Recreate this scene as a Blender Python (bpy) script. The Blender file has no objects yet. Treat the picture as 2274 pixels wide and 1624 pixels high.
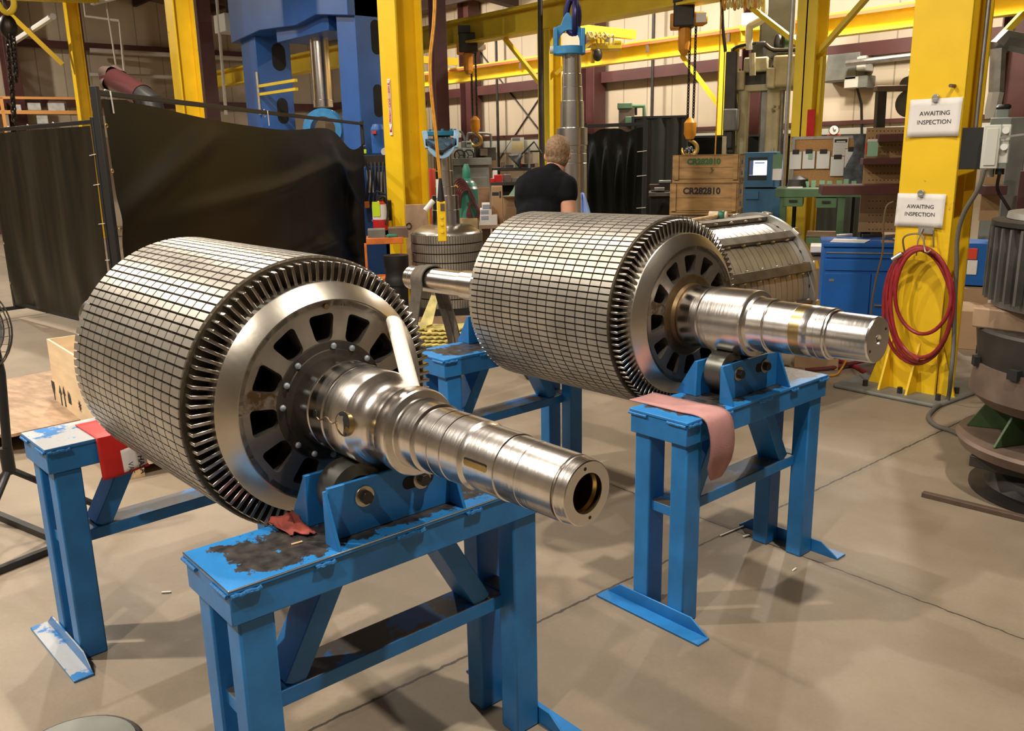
import bpy, math, random
from mathutils import Vector as V, Matrix, noise as MN
random.seed(7)
SC = bpy.context.scene
COL = SC.collection
PI = math.pi
R = math.radians
# ---------------------------------------------------------------- camera
F_PX, PITCH, ROLL, T0 = 1917.18, R(13.828), R(-1.1333), R(39.9)
EYE = V((0, 0, 1.65))
_M = Matrix(((math.sin(T0), -math.cos(T0), 0), (math.cos(T0), math.sin(T0), 0), (0, 0, 1)))
_cp, _sp, _cr, _sr = math.cos(PITCH), math.sin(PITCH), math.cos(ROLL), math.sin(ROLL)
_fw = _M @ V((0, _cp, -_sp)); _u0 = _M @ V((0, _sp, _cp)); _r0 = _M @ V((1, 0, 0))
_rt = _cr * _r0 + _sr * _u0; _up = -_sr * _r0 + _cr * _u0
cam = bpy.data.cameras.new('camera'); camo = bpy.data.objects.new('camera', cam); COL.objects.link(camo)
mw = Matrix((_rt, _up, -_fw)).transposed().to_4x4(); mw.translation = EYE
camo.matrix_world = mw
cam.sensor_fit = 'HORIZONTAL'; cam.sensor_width = 36; cam.lens = F_PX * 36 / 2274
cam.clip_start = .05; cam.clip_end = 200
SC.camera = camo
vs = SC.view_settings
vs.view_transform = 'Standard'; vs.look = 'None'; vs.gamma = 1; vs.exposure = 1.2; vs.use_curve_mapping = False
def ray(px, py): return _fw + _rt * ((px - 1137) / F_PX) - _up * ((py - 812) / F_PX)
def at(px, py, z=0.0):                      # the point of a horizontal plane seen at a photo pixel
    d = ray(px, py); return EYE + d * ((z - 1.65) / d.z)
def dp(px, py, depth): return EYE + ray(px, py) * depth
def facing(px): return R(50.1) - math.atan((px - 1137) / F_PX)   # z-turn that shows a thing's -Y side to the viewer
# ---------------------------------------------------------------- light
W = bpy.data.worlds.new('hall'); SC.world = W; W.use_nodes = True
W.node_tree.nodes['Background'].inputs[0].default_value = (1, .92, .82, 1)
W.node_tree.nodes['Background'].inputs[1].default_value = .12
def lamp(x, y, z, power, size=.22, col=(1, .90, .765)):
    l = bpy.data.lights.new('high_bay_or_added_lamp', 'AREA'); l.shape = 'DISK'; l.size = size; l.energy = power; l.color = col
    o = bpy.data.objects.new('high_bay_or_added_lamp', l); COL.objects.link(o); o.location = (x, y, z); return o
for (x, y, z, p) in ((-5.2, -2.2, 6.0, 210), (-.5, -2.5, 6.0, 95), (-.2, 2.2, 6.0, 110), (-5.2, 2.0, 6.2, 120), (-3.4, 6.8, 6.0, 130), (-10.5, 3.2, 6.2, 150),
                     (-10.0, 8.6, 5.6, 150), (-5.6, 10.6, 5.2, 110), (-15.5, 6.0, 6.2, 170), (-16.5, 10.2, 5.4, 150), (-20.5, 1.5, 6.0, 170), (-11.5, -1.5, 6.2, 150), (2.5, 7.5, 5.8, 90)):
    lamp(x, y, z, p)
for (x, y) in ((-16.5, 10.4), (-12.6, 10.4), (-9.2, 10.4), (-6.2, 10.4)):       # lamps added and tilted to brighten the far wall
    l = lamp(x, y, 4.75, 75, .45); l.rotation_euler = (R(24), 0, 0)
# ---------------------------------------------------------------- materials
MATS = {}
def mat(name, col, rough=.5, metal=0.0, var=0.0, vs_=6.0, bump=0.0, bs=40.0, col2=None, wear=None, spec=.5, emit=None, aniso=0, stretch=None, coat=0, alpha=1.0, trans=0):
    m = bpy.data.materials.new(name); m.use_nodes = True; nt = m.node_tree; N, L = nt.nodes, nt.links
    b = N['Principled BSDF']
    b.inputs['Roughness'].default_value = rough; b.inputs['Metallic'].default_value = metal
    b.inputs['Specular IOR Level'].default_value = spec
    b.inputs['Base Color'].default_value = (*col, 1)
    b.inputs['Coat Weight'].default_value = coat
    b.inputs['Alpha'].default_value = alpha
    b.inputs['Transmission Weight'].default_value = trans
    tc = N.new('ShaderNodeTexCoord'); vec = tc.outputs['Object']
    if stretch:
        mp = N.new('ShaderNodeMapping'); mp.inputs['Scale'].default_value = stretch; L.new(vec, mp.inputs[0]); vec = mp.outputs[0]
    out = None
    if var or col2:
        n = N.new('ShaderNodeTexNoise'); n.inputs['Scale'].default_value = vs_; n.inputs['Detail'].default_value = 6; L.new(vec, n.inputs['Vector'])
        rp = N.new('ShaderNodeValToRGB'); L.new(n.outputs['Fac'], rp.inputs[0])
        c2 = col2 or tuple(max(0, c * (1 - var)) for c in col); c1 = col if col2 else tuple(min(1, c * (1 + var)) for c in col)
        rp.color_ramp.elements[0].position = .33; rp.color_ramp.elements[0].color = (*c2, 1)
        rp.color_ramp.elements[1].position = .67; rp.color_ramp.elements[1].color = (*c1, 1)
        out = rp.outputs[0]; L.new(out, b.inputs['Base Color'])
    if wear:                                 # (colour, scale, threshold, only_up)
        wc, wsc, th, up = wear
        n = N.new('ShaderNodeTexNoise'); n.inputs['Scale'].default_value = wsc; n.inputs['Detail'].default_value = 8; n.inputs['Roughness'].default_value = .65; L.new(tc.outputs['Object'], n.inputs['Vector'])
        rp = N.new('ShaderNodeValToRGB'); rp.color_ramp.elements[0].position = th; rp.color_ramp.elements[1].position = th + .04; L.new(n.outputs['Fac'], rp.inputs[0])
        fac = rp.outputs[0]
        if up:
            g = N.new('ShaderNodeNewGeometry'); sx = N.new('ShaderNodeSeparateXYZ'); L.new(g.outputs['True Normal'], sx.inputs[0])
            gt = N.new('ShaderNodeMath'); gt.operation = 'GREATER_THAN'; gt.inputs[1].default_value = .8; L.new(sx.outputs[2], gt.inputs[0])
            mu = N.new('ShaderNodeMath'); mu.operation = 'MULTIPLY'; L.new(gt.outputs[0], mu.inputs[0]); L.new(fac, mu.inputs[1]); fac = mu.outputs[0]
        mx = N.new('ShaderNodeMix'); mx.data_type = 'RGBA'; L.new(fac, mx.inputs['Factor'])
        if out: L.new(out, mx.inputs['A'])
        else: mx.inputs['A'].default_value = (*col, 1)
        mx.inputs['B'].default_value = (*wc, 1); L.new(mx.outputs['Result'], b.inputs['Base Color'])
    if bump:
        n = N.new('ShaderNodeTexNoise'); n.inputs['Scale'].default_value = bs; n.inputs['Detail'].default_value = 4; L.new(vec, n.inputs['Vector'])
        bp = N.new('ShaderNodeBump'); bp.inputs['Strength'].default_value = bump; bp.inputs['Distance'].default_value = .01; L.new(n.outputs['Fac'], bp.inputs['Height']); L.new(bp.outputs[0], b.inputs['Normal'])
    if aniso:
        b.inputs['Anisotropic'].default_value = aniso
        t = N.new('ShaderNodeTangent'); t.direction_type = 'RADIAL'; t.axis = 'X'; L.new(t.outputs[0], b.inputs['Tangent'])
    if emit:
        b.inputs['Emission Color'].default_value = (*emit[0], 1); b.inputs['Emission Strength'].default_value = emit[1]
    MATS[name] = m; return m
mat('turned_steel', (.74, .71, .675), .22, 1, var=.08, vs_=4, bump=.04, bs=14, stretch=(9, 1, 1), aniso=.5)
mat('bright_steel', (.78, .765, .745), .22, 1, var=.06, vs_=5, bump=.04, bs=14, stretch=(9, 1, 1), aniso=.4)
mat('hanging_steel', (.70, .69, .67), .28, 1, var=.08, vs_=6)
mat('machined_ring', (.62, .575, .50), .31, 1, var=.16, vs_=4, bump=.03, bs=30)
mat('spider_steel', (.40, .36, .31), .42, 1, var=.2, vs_=9, bump=.05, bs=60, wear=((.18, .12, .06), 3.2, .60, False))
mat('tile_steel', (.475, .445, .395), .42, .8, var=.14, vs_=7, bump=.03, bs=90)
mat('tile_steel_dull', (.40, .36, .30), .5, .7, var=.14, vs_=7)
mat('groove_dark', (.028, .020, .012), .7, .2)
mat('end_plate_brown', (.085, .066, .04), .55, .5, var=.3, vs_=14)
mat('bar_metal', (.50, .47, .43), .22, 1, var=.2, vs_=20)
mat('dark_hub', (.055, .045, .036), .5, .6, var=.3, vs_=18)
mat('hub_brown', (.22, .15, .08), .42, .9, var=.35, vs_=10)
mat('brass_tint', (.50, .38, .17), .3, 1, var=.15, vs_=12)
mat('bolt_grey', (.30, .34, .38), .5, .3, var=.2, vs_=30)
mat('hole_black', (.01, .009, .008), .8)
mat('stand_blue', (.018, .185, .50), .42, 0, var=.14, vs_=9, bump=.06, bs=70, wear=((.045, .05, .055), 11, .72, False))
mat('stand_blue_scraped', (.03, .20, .52), .36, 0, var=.14, vs_=9, bump=.08, bs=60, wear=((.46, .47, .48), 7, .44, True))
mat('weld_blue', (.02, .185, .50), .4, 0, bump=.6, bs=160)
mat('rail_worn', (.018, .185, .50), .42, 0, var=.14, vs_=9, wear=((.10, .085, .07), 5, .46, True))
mat('roller_steel', (.13, .13, .115), .38, .8, var=.25, vs_=9)
mat('zinc_bolt', (.52, .47, .36), .33, 1, var=.15, vs_=30)
mat('black_bolt', (.06, .055, .05), .4, .8)
mat('yellow_paint', (.86, .56, .012), .45, 0, var=.07, vs_=3, bump=.03, bs=30, wear=((.30, .19, .03), 4.5, .66, False))
mat('yellow_beam', (.82, .60, .035), .45, 0, var=.1, vs_=2)
mat('maroon_paint', (.088, .030, .028), .5, 0, var=.15, vs_=3)
mat('roof_maroon', (.05, .026, .022), .6, 0, var=.2, vs_=2)
mat('press_blue', (.022, .105, .37), .42, 0, var=.1, vs_=2)
mat('yoke_blue', (.04, .24, .50), .42, 0, var=.15, vs_=14, wear=((.25, .3, .33), 12, .66, False))
mat('yoke_pale_blue', (.30, .52, .75), .45, 0, var=.15, vs_=20)
mat('teal_blue', (.015, .16, .27), .4, 0, var=.1, vs_=14)
mat('cabinet_blue', (.010, .12, .46), .45, 0, var=.08, vs_=5)
mat('console_blue', (.035, .13, .24), .5, 0, var=.1, vs_=5)
mat('curtain_vinyl', (.006, .0065, .0048), .36, 0, var=.2, vs_=1.2, spec=.16)
mat('curtain_vinyl_streaked', (.010, .0098, .007), .38, 0, col2=(.024, .019, .010), vs_=2.2, stretch=(5, 5, .35), spec=.2)
mat('screen_green', (.018, .020, .013), .6, 0, var=.2, vs_=2)
mat('frame_black', (.012, .012, .013), .5)
mat('tie_white', (.75, .72, .66), .5)
mat('grommet_brass', (.55, .38, .15), .4, .8)
mat('plywood', (.86, .67, .43), .6, 0, var=.1, vs_=3, stretch=(1, 1, 6))
mat('plywood_edge', (.66, .45, .25), .7, 0, var=.25, vs_=30)
mat('old_board', (.36, .24, .15), .6, 0, var=.3, vs_=3, stretch=(2, 6, 1))
mat('crate_wood', (.40, .23, .085), .6, 0, var=.28, vs_=4, stretch=(1, 1, 5), wear=((.11, .06, .025), 6, .64, False))
mat('crate_end', (.62, .44, .24), .6, 0, var=.25, vs_=5)
mat('cardboard', (.42, .27, .15), .75, 0, var=.08, vs_=3)
mat('wrapped_board', (.33, .21, .12), .35, 0, var=.3, vs_=7, coat=.6)
mat('paper', (.80, .77, .74), .7, 0, var=.03, vs_=8)
mat('paper_bright', (.86, .85, .84), .7)
mat('ink', (.025, .025, .03), .7)
mat('ink_green', (.05, .16, .06), .8)
mat('ink_blue', (.14, .20, .40), .8)
mat('red_sheet', (.62, .018, .014), .5, 0, var=.1, vs_=8)
mat('red_rag', (.27, .05, .035), .75, 0, var=.3, vs_=18, bump=.4, bs=60)
mat('felt_pink', (.46, .235, .225), .85, 0, var=.1, vs_=14, bump=.15, bs=220)
mat('sling_brown', (.125, .105, .085), .85, 0, var=.2, vs_=20, bump=.4, bs=240)
mat('roll_white', (.86, .81, .74), .6, 0, var=.04, vs_=8)
mat('rubber_black', (.014, .013, .013), .5)
mat('hose_red', (.30, .022, .03), .38, 0, var=.2, vs_=12)
mat('hose_maroon', (.13, .035, .035), .45, 0, var=.2, vs_=12)
mat('cable_grey', (.125, .118, .10), .6)
mat('cord_brown', (.11, .065, .025), .6)
mat('cord_orange', (.65, .30, .03), .5, 0, var=.2, vs_=20)
mat('wire_steel', (.40, .34, .26), .35, 1)
mat('galvanised', (.52, .52, .50), .38, .9, var=.15, vs_=12)
mat('panel_grey', (.60, .60, .54), .5)
mat('panel_black', (.018, .018, .018), .45)
mat('hoist_orange', (.74, .30, .022), .42, 0, var=.15, vs_=6)
mat('chain_dark', (.055, .045, .035), .45, .8)
mat('chain_steel', (.30, .31, .34), .35, .9)
mat('hook_gold', (.62, .42, .12), .35, .9)
mat('shackle_navy', (.035, .035, .13), .35, .6)
mat('green_tool', (.12, .24, .13), .5, 0, var=.15, vs_=6)
mat('bench_green', (.105, .20, .095), .5, 0, var=.15, vs_=5)
mat('dark_green_cast', (.038, .075, .026), .45, 0, var=.35, vs_=4)
mat('cream_cast', (.44, .40, .25), .5, 0, var=.18, vs_=5, wear=((.10, .09, .05), 4, .60, False))
mat('lathe_grey', (.17, .175, .155), .5, 0, var=.2, vs_=5)
mat('lathe_light', (.30, .34, .31), .5, 0, var=.15, vs_=6)
mat('cast_dark', (.045, .04, .035), .5, .4, var=.3, vs_=5)
mat('cast_brown', (.15, .105, .08), .55, .3, var=.3, vs_=4)
mat('fin_steel', (.23, .225, .215), .45, .8, var=.25, vs_=6)
mat('disc_steel', (.52, .52, .50), .42, .8, var=.1, vs_=6)
mat('stator_steel', (.44, .425, .395), .42, .7, var=.14, vs_=6)
mat('stator_bar', (.20, .18, .155), .45, .8, var=.25, vs_=12)
mat('corkboard', (.50, .27, .10), .8, 0, var=.12, vs_=60)
mat('pegboard', (.43, .27, .125), .7, 0, var=.08, vs_=8)
mat('clip_black', (.03, .028, .025), .4)
mat('mint_card', (.33, .58, .40), .6)
mat('gas_green', (.05, .27, .19), .4, 0, var=.1, vs_=8)
mat('ext_red', (.50, .02, .022), .3, 0, var=.1, vs_=6)
mat('conductor_orange', (.42, .13, .05), .5)
mat('drum_red', (.72, .07, .035), .45)
mat('tag_lime', (.62, .86, .02), .5)
mat('orange_paint', (.66, .17, .03), .5, 0, var=.2, vs_=10)
mat('rack_orange', (.72, .33, .09), .5)
mat('skin', (.62, .31, .20), .5, 0, var=.06, vs_=12)
mat('hair', (.23, .135, .07), .6, 0, var=.4, vs_=60, bump=.5, bs=160)
mat('shirt', (.0055, .006, .008), .9, 0, var=.2, vs_=12, bump=.35, bs=14, spec=.15)
mat('jeans', (.03, .045, .085), .8)
mat('cloth_blue', (.26, .38, .74), .8)
mat('camo', (.05, .055, .06), .85, 0, col2=(.14, .15, .17), vs_=16)
mat('tube_glow', (.8, .85, 1), .3, 0, emit=((.55, .68, 1), 1.3))
mat('lens_white', (.8, .8, .76), .3)
mat('wood_light', (.66, .44, .22), .6, 0, var=.15, vs_=20)
mat('mallet_hide', (.58, .47, .31), .7, 0, var=.15, vs_=40)
mat('mallet_green', (.03, .13, .08), .45)
mat('fan_wire', (.22, .2, .17), .35, .9)
mat('lamination_yellow', (.62, .52, .17), .5, 0, var=.3, vs_=14)
mat('plastic_bag', (.62, .66, .78), .25, 0, var=.2, vs_=14)
mat('pipe_white', (.62, .58, .50), .5)
mat('duct_red', (.085, .026, .026), .34, 0, coat=.3)
mat('roof_panel', (.24, .17, .13), .8, 0, var=.12, vs_=1)
mat('poster_yellow', (.72, .56, .08), .7, 0, col2=(.62, .6, .48), vs_=9)
mat('chip_white', (.8, .76, .68), .7)
mat('stain_dark', (.07, .06, .05), .6)

def worn_top():                               # paint scuffed to dark steel in the middle of a stand's top, blue kept along its rim
    m = mat('stand_blue_worn', (.022, .21, .55), .40, 0, var=.14, vs_=9, bump=.1, bs=60); nt = m.node_tree; N, L = nt.nodes, nt.links; b = N['Principled BSDF']
    tc = N.new('ShaderNodeTexCoord'); sx = N.new('ShaderNodeSeparateXYZ'); L.new(tc.outputs['Object'], sx.inputs[0])
    def ma(op, a, c):
        x = N.new('ShaderNodeMath'); x.operation = op
        for i, q in enumerate((a, c)):
            if isinstance(q, (int, float)): x.inputs[i].default_value = q
            else: L.new(q, x.inputs[i])
        return x.outputs[0]
    d = ma('MINIMUM', ma('MINIMUM', ma('MULTIPLY', sx.outputs[0], 1), ma('SUBTRACT', .2555, sx.outputs[0])), ma('SUBTRACT', sx.outputs[1], .03))
    n = N.new('ShaderNodeTexNoise'); n.inputs['Scale'].default_value = 16; n.inputs['Detail'].default_value = 9; n.inputs['Roughness'].default_value = .7; L.new(tc.outputs['Object'], n.inputs['Vector'])
    f = ma('ADD', ma('MULTIPLY', ma('MINIMUM', d, .055), 13), ma('MULTIPLY', ma('SUBTRACT', n.outputs['Fac'], .5), 2.6))
    r = N.new('ShaderNodeValToRGB'); r.color_ramp.elements[0].position = .34; r.color_ramp.elements[1].position = .44; L.new(f, r.inputs[0])
    n2 = N.new('ShaderNodeTexNoise'); n2.inputs['Scale'].default_value = 30; n2.inputs['Detail'].default_value = 6; L.new(tc.outputs['Object'], n2.inputs['Vector'])
    r2 = N.new('ShaderNodeValToRGB'); e = r2.color_ramp.elements; e[0].position, e[1].position = .35, .7; e[0].color = (.020, .018, .018, 1); e[1].color = (.070, .062, .056, 1); L.new(n2.outputs['Fac'], r2.inputs[0])
    x = N.new('ShaderNodeMix'); x.data_type = 'RGBA'; L.new(r.outputs[0], x.inputs['Factor']); src = b.inputs['Base Color'].links[0].from_socket; L.new(src, x.inputs['A']); L.new(r2.outputs[0], x.inputs['B']); L.new(x.outputs['Result'], b.inputs['Base Color'])
worn_top()
def floor_mat():
    m = bpy.data.materials.new('concrete_floor'); m.use_nodes = True; nt = m.node_tree; N, L = nt.nodes, nt.links; b = N['Principled BSDF']
    g = N.new('ShaderNodeNewGeometry'); P = g.outputs['Position']
    def noise(s, d=6, r=.55):
        n = N.new('ShaderNodeTexNoise'); n.inputs['Scale'].default_value = s; n.inputs['Detail'].default_value = d; n.inputs['Roughness'].default_value = r; L.new(P, n.inputs['Vector']); return n.outputs['Fac']
    def ramp(f, p0, c0, p1, c1):
        r = N.new('ShaderNodeValToRGB'); e = r.color_ramp.elements; e[0].position, e[1].position = p0, p1; e[0].color = (*c0, 1); e[1].color = (*c1, 1); L.new(f, r.inputs[0]); return r.outputs[0]
    def mix(f, a, c, mode='MIX'):
        x = N.new('ShaderNodeMix'); x.data_type = 'RGBA'; x.blend_type = mode
        if isinstance(f, float): x.inputs['Factor'].default_value = f
        else: L.new(f, x.inputs['Factor'])
        L.new(a, x.inputs['A']); 
        if isinstance(c, tuple): x.inputs['B'].default_value = (*c, 1)
        else: L.new(c, x.inputs['B'])
        return x.outputs['Result']
    def ma(op, a, c):
        x = N.new('ShaderNodeMath'); x.operation = op
        for i, q in enumerate((a, c)):
            if isinstance(q, (int, float)): x.inputs[i].default_value = q
            else: L.new(q, x.inputs[i])
        return x.outputs[0]
    c = ramp(noise(.75), .3, (.235, .185, .135), .7, (.335, .272, .200))
    c = mix(1.0, c, ramp(noise(4.5, 8), .3, (.86, .85, .83), .7, (1, 1, 1)), 'MULTIPLY')
    c = mix(1.0, c, ramp(noise(60, 3), .35, (.94, .94, .93), .65, (1, 1, 1)), 'MULTIPLY')
    st = ramp(noise(1.7, 9, .7), .66, (0, 0, 0), .74, (1, 1, 1)); st = ma('MULTIPLY', st, .5); c = mix(st, c, (.12, .095, .075))
    sx = N.new('ShaderNodeSeparateXYZ'); L.new(P, sx.inputs[0])
    wob = ma('MULTIPLY', ma('SUBTRACT', noise(22, 5), .5), .022)
    for k, (o, x0, wd) in enumerate(((0, -2.108, .0055), (1, 3.022, .0042), (0, -6.75, .005), (1, 9.1, .005))):
        d = ma('ABSOLUTE', ma('SUBTRACT', ma('ADD', sx.outputs[o], wob), x0), 0)
        j = ma('LESS_THAN', d, wd); c = mix(j, c, (.035, .028, .022))
        halo = ma('MULTIPLY', ma('LESS_THAN', d, wd * 6), .22); c = mix(halo, c, (.16, .135, .105))
    L.new(c, b.inputs['Base Color'])
    rr = ramp(noise(3, 6), .3, (.48, .48, .48), .7, (.66, .66, .66)); L.new(rr, b.inputs['Roughness'])
    bp = N.new('ShaderNodeBump'); bp.inputs['Strength'].default_value = .12; bp.inputs['Distance'].default_value = .004; L.new(noise(90, 4), bp.inputs['Height']); L.new(bp.outputs[0], b.inputs['Normal'])
    MATS['concrete_floor'] = m
floor_mat()
def siding_mat(name, axis, col, sp):
    m = bpy.data.materials.new(name); m.use_nodes = True; nt = m.node_tree; N, L = nt.nodes, nt.links; b = N['Principled BSDF']
    g = N.new('ShaderNodeNewGeometry'); sx = N.new('ShaderNodeSeparateXYZ'); L.new(g.outputs['Position'], sx.inputs[0])
    fr = N.new('ShaderNodeMath'); fr.operation = 'PINGPONG'; fr.inputs[1].default_value = sp / 2; L.new(sx.outputs[axis], fr.inputs[0])
    lt = N.new('ShaderNodeMath'); lt.operation = 'LESS_THAN'; lt.inputs[1].default_value = .012; L.new(fr.outputs[0], lt.inputs[0])
    n = N.new('ShaderNodeTexNoise'); n.inputs['Scale'].default_value = 1.4; n.inputs['Detail'].default_value = 5
    mp = N.new('ShaderNodeMapping'); mp.inputs['Scale'].default_value = (1, 1, .35); L.new(g.outputs['Position'], mp.inputs[0]); L.new(mp.outputs[0], n.inputs['Vector'])
    rp = N.new('ShaderNodeValToRGB'); e = rp.color_ramp.elements; e[0].position, e[1].position = .35, .65; e[0].color = (*[c * .86 for c in col], 1); e[1].color = (*col, 1); L.new(n.outputs['Fac'], rp.inputs[0])
    mx = N.new('ShaderNodeMix'); mx.data_type = 'RGBA'; L.new(lt.outputs[0], mx.inputs['Factor']); L.new(rp.outputs[0], mx.inputs['A']); mx.inputs['B'].default_value = (*[c * .55 for c in col], 1)
    L.new(mx.outputs['Result'], b.inputs['Base Color']); b.inputs['Roughness'].default_value = .6
    MATS[name] = m
siding_mat('siding_far', 0, (.56, .47, .35), .6)
siding_mat('siding_left', 1, (.56, .47, .35), .6)

# ---------------------------------------------------------------- mesh helpers
class MB:
    def __init__(s): s.v = []; s.f = []
    def add(s, vs, fs):
        o = len(s.v); s.v += [tuple(p) for p in vs]; s.f += [tuple(i + o for i in f) for f in fs]; return s
    def box(s, x0, x1, y0, y1, z0, z1):
        return s.add([(x0, y0, z0), (x1, y0, z0), (x1, y1, z0), (x0, y1, z0), (x0, y0, z1), (x1, y0, z1), (x1, y1, z1), (x0, y1, z1)],
                     [(0, 3, 2, 1), (4, 5, 6, 7), (0, 1, 5, 4), (1, 2, 6, 5), (2, 3, 7, 6), (3, 0, 4, 7)])
    def bar(s, p, q, w, h, up=(0, 0, 1)):    # box beam from p to q, w across, h along up
        p, q = V(p), V(q); d = (q - p).normalized(); u = V(up); a = d.cross(u)
        if a.length < 1e-4: a = d.cross(V((1, 0, 0)))
        a.normalize(); b = a.cross(d)
        c = [(-1, -1), (1, -1), (1, 1), (-1, 1)]
        vs = [e + a * (i * w / 2) + b * (j * h / 2) for e in (p, q) for i, j in c]
        return s.add(vs, [(0, 1, 2, 3), (7, 6, 5, 4), (0, 4, 5, 1), (1, 5, 6, 2), (2, 6, 7, 3), (3, 7, 4, 0)])
    def lathe(s, prof, p=(0, 0, 0), d=(0, 0, 1), n=32, caps=True, a0=0, a1=2 * PI):
        p, d = V(p), V(d).normalized(); a = d.orthogonal().normalized() if abs(d.x) < .9 else d.cross(V((0, 0, 1))).normalized(); b = d.cross(a)
        full = abs(a1 - a0 - 2 * PI) < 1e-6; m = n if full else n + 1; vs = []
        for (t, r) in prof:
            for k in range(m):
                g = a0 + (a1 - a0) * k / n; vs.append(p + d * t + a * (r * math.cos(g)) + b * (r * math.sin(g)))
        fs = []
        for i in range(len(prof) - 1):
            for k in range(n):
                k2 = (k + 1) % m; fs.append((i * m + k, i * m + k2, (i + 1) * m + k2, (i + 1) * m + k))
        if caps and full:
            if prof[0][1] > 1e-6: fs.append(tuple(range(m))[::-1])
            if prof[-1][1] > 1e-6: fs.append(tuple((len(prof) - 1) * m + k for k in range(m)))
        return s.add(vs, fs)
    def cyl(s, p, q, r, r2=None, n=20, caps=True):
        p, q = V(p), V(q); return s.lathe([(0, r), ((q - p).length, r if r2 is None else r2)], p, q - p, n, caps)
    def tube(s, pts, r, n=8, closed=False):
        P = [V(p) for p in pts]; m = len(P); ring = []; prev = None
        for i in range(m):
            t = (P[(i + 1) % m] - P[i - 1]) if closed else (P[min(i + 1, m - 1)] - P[max(i - 1, 0)])
            if t.length < 1e-9: t = V((0, 0, 1))
            t.normalize()
            if prev is None: a = t.orthogonal().normalized()
            else:
                a = prev - t * prev.dot(t)
                a = a.normalized() if a.length > 1e-6 else t.orthogonal().normalized()
            prev = a; b = t.cross(a); rr = r[i] if isinstance(r, (list, tuple)) else r
            ring.append([P[i] + a * (rr * math.cos(2 * PI * k / n)) + b * (rr * math.sin(2 * PI * k / n)) for k in range(n)])
        vs = [x for q in ring for x in q]; fs = []
        for i in range(m if closed else m - 1):
            j = (i + 1) % m
            for k in range(n): fs.append((i * n + k, i * n + (k + 1) % n, j * n + (k + 1) % n, j * n + k))
        if not closed: fs += [tuple(range(n))[::-1], tuple((m - 1) * n + k for k in range(n))]
        return s.add(vs, fs)
    def ribbon(s, pts, wdir, w, th):         # flat strap following pts
        P = [V(p) for p in pts]; wd = V(wdir).normalized(); vs = []; m = len(P)
        for i in range(m):
            t = (P[min(i + 1, m - 1)] - P[max(i - 1, 0)]).normalized(); nn = t.cross(wd).normalized()
            for a, b in ((-1, -1), (1, -1), (1, 1), (-1, 1)): vs.append(P[i] + wd * (a * w / 2) + nn * (b * th / 2))
        fs = [(i * 4 + k, i * 4 + (k + 1) % 4, i * 4 + 4 + (k + 1) % 4, i * 4 + 4 + k) for i in range(m - 1) for k in range(4)]
        fs += [(3, 2, 1, 0), tuple((m - 1) * 4 + k for k in range(4))]
        return s.add(vs, fs)
    def prism(s, poly, o, ax, ay, th):       # polygon in the plane (ax, ay) at o, extruded th along ax x ay
        o, ax, ay = V(o), V(ax).normalized(), V(ay).normalized(); nz = ax.cross(ay); n = len(poly)
        vs = [o + ax * x + ay * y for x, y in poly] + [o + ax * x + ay * y + nz * th for x, y in poly]
        fs = [tuple(range(n))[::-1], tuple(range(n, 2 * n))] + [(i, (i + 1) % n, n + (i + 1) % n, n + i) for i in range(n)]
        return s.add(vs, fs)
    def ball(s, c, rx, ry=None, rz=None, n=16, m=10):
        ry = ry or rx; rz = rz or rx; c = V(c); vs = [c + V((0, 0, rz))]; fs = []
        for i in range(1, m):
            t = PI * i / m
            for k in range(n): g = 2 * PI * k / n; vs.append(c + V((rx * math.sin(t) * math.cos(g), ry * math.sin(t) * math.sin(g), rz * math.cos(t))))
        vs.append(c - V((0, 0, rz)))
        for k in range(n):
            fs.append((0, 1 + k, 1 + (k + 1) % n)); fs.append((len(vs) - 1, 1 + (m - 2) * n + (k + 1) % n, 1 + (m - 2) * n + k))
            for i in range(m - 2): fs.append((1 + i * n + k, 1 + (i + 1) * n + k, 1 + (i + 1) * n + (k + 1) % n, 1 + i * n + (k + 1) % n))
        return s.add(vs, fs)
    def sheet(s, fn, nu, nv, th=0.0):        # fn(u, v) -> point
        vs = [fn(i / nu, j / nv) for j in range(nv + 1) for i in range(nu + 1)]
        return s.add(vs, [(j * (nu + 1) + i, j * (nu + 1) + i + 1, (j + 1) * (nu + 1) + i + 1, (j + 1) * (nu + 1) + i) for j in range(nv) for i in range(nu)])
    def xf(s, mtx): s.v = [tuple(mtx @ V(p)) for p in s.v]; return s
    def build(s, name, m, parent=None, smooth=35, bev=0, solid=0, seg=2, sub=0):
        me = bpy.data.meshes.new(name); me.from_pydata(s.v, [], s.f); me.update()
        if smooth:
            me.polygons.foreach_set('use_smooth', [True] * len(me.polygons)); me.set_sharp_from_angle(angle=R(smooth))
        me.materials.append(MATS[m])
        o = bpy.data.objects.new(name, me); COL.objects.link(o)
        if parent: o.parent = parent
        if solid:
            k = o.modifiers.new('thickness', 'SOLIDIFY'); k.thickness = solid; k.offset = 0
        if bev:
            k = o.modifiers.new('edge', 'BEVEL'); k.width = bev; k.segments = seg; k.limit_method = 'ANGLE'; k.angle_limit = R(40)
        if sub:
            k = o.modifiers.new('sub', 'SUBSURF'); k.levels = sub; k.render_levels = sub
        return o
def B(x0, x1, y0, y1, z0, z1): return MB().box(x0, x1, y0, y1, z0, z1)
def tag(o, label, cat, group=None, kind=None):
    o['label'] = label; o['category'] = cat
    if group: o['group'] = group
    if kind: o['kind'] = kind
    return o
def thing(name, label, cat, loc=(0, 0, 0), rz=0.0, group=None):
    o = bpy.data.objects.new(name, None); COL.objects.link(o); o.location = loc; o.rotation_euler = (0, 0, rz); o.empty_display_size = .1
    return tag(o, label, cat, group)
def struct(o): o['kind'] = 'structure'; return o
def kids(o): return [c for c in bpy.data.objects if c.parent == o]
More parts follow.
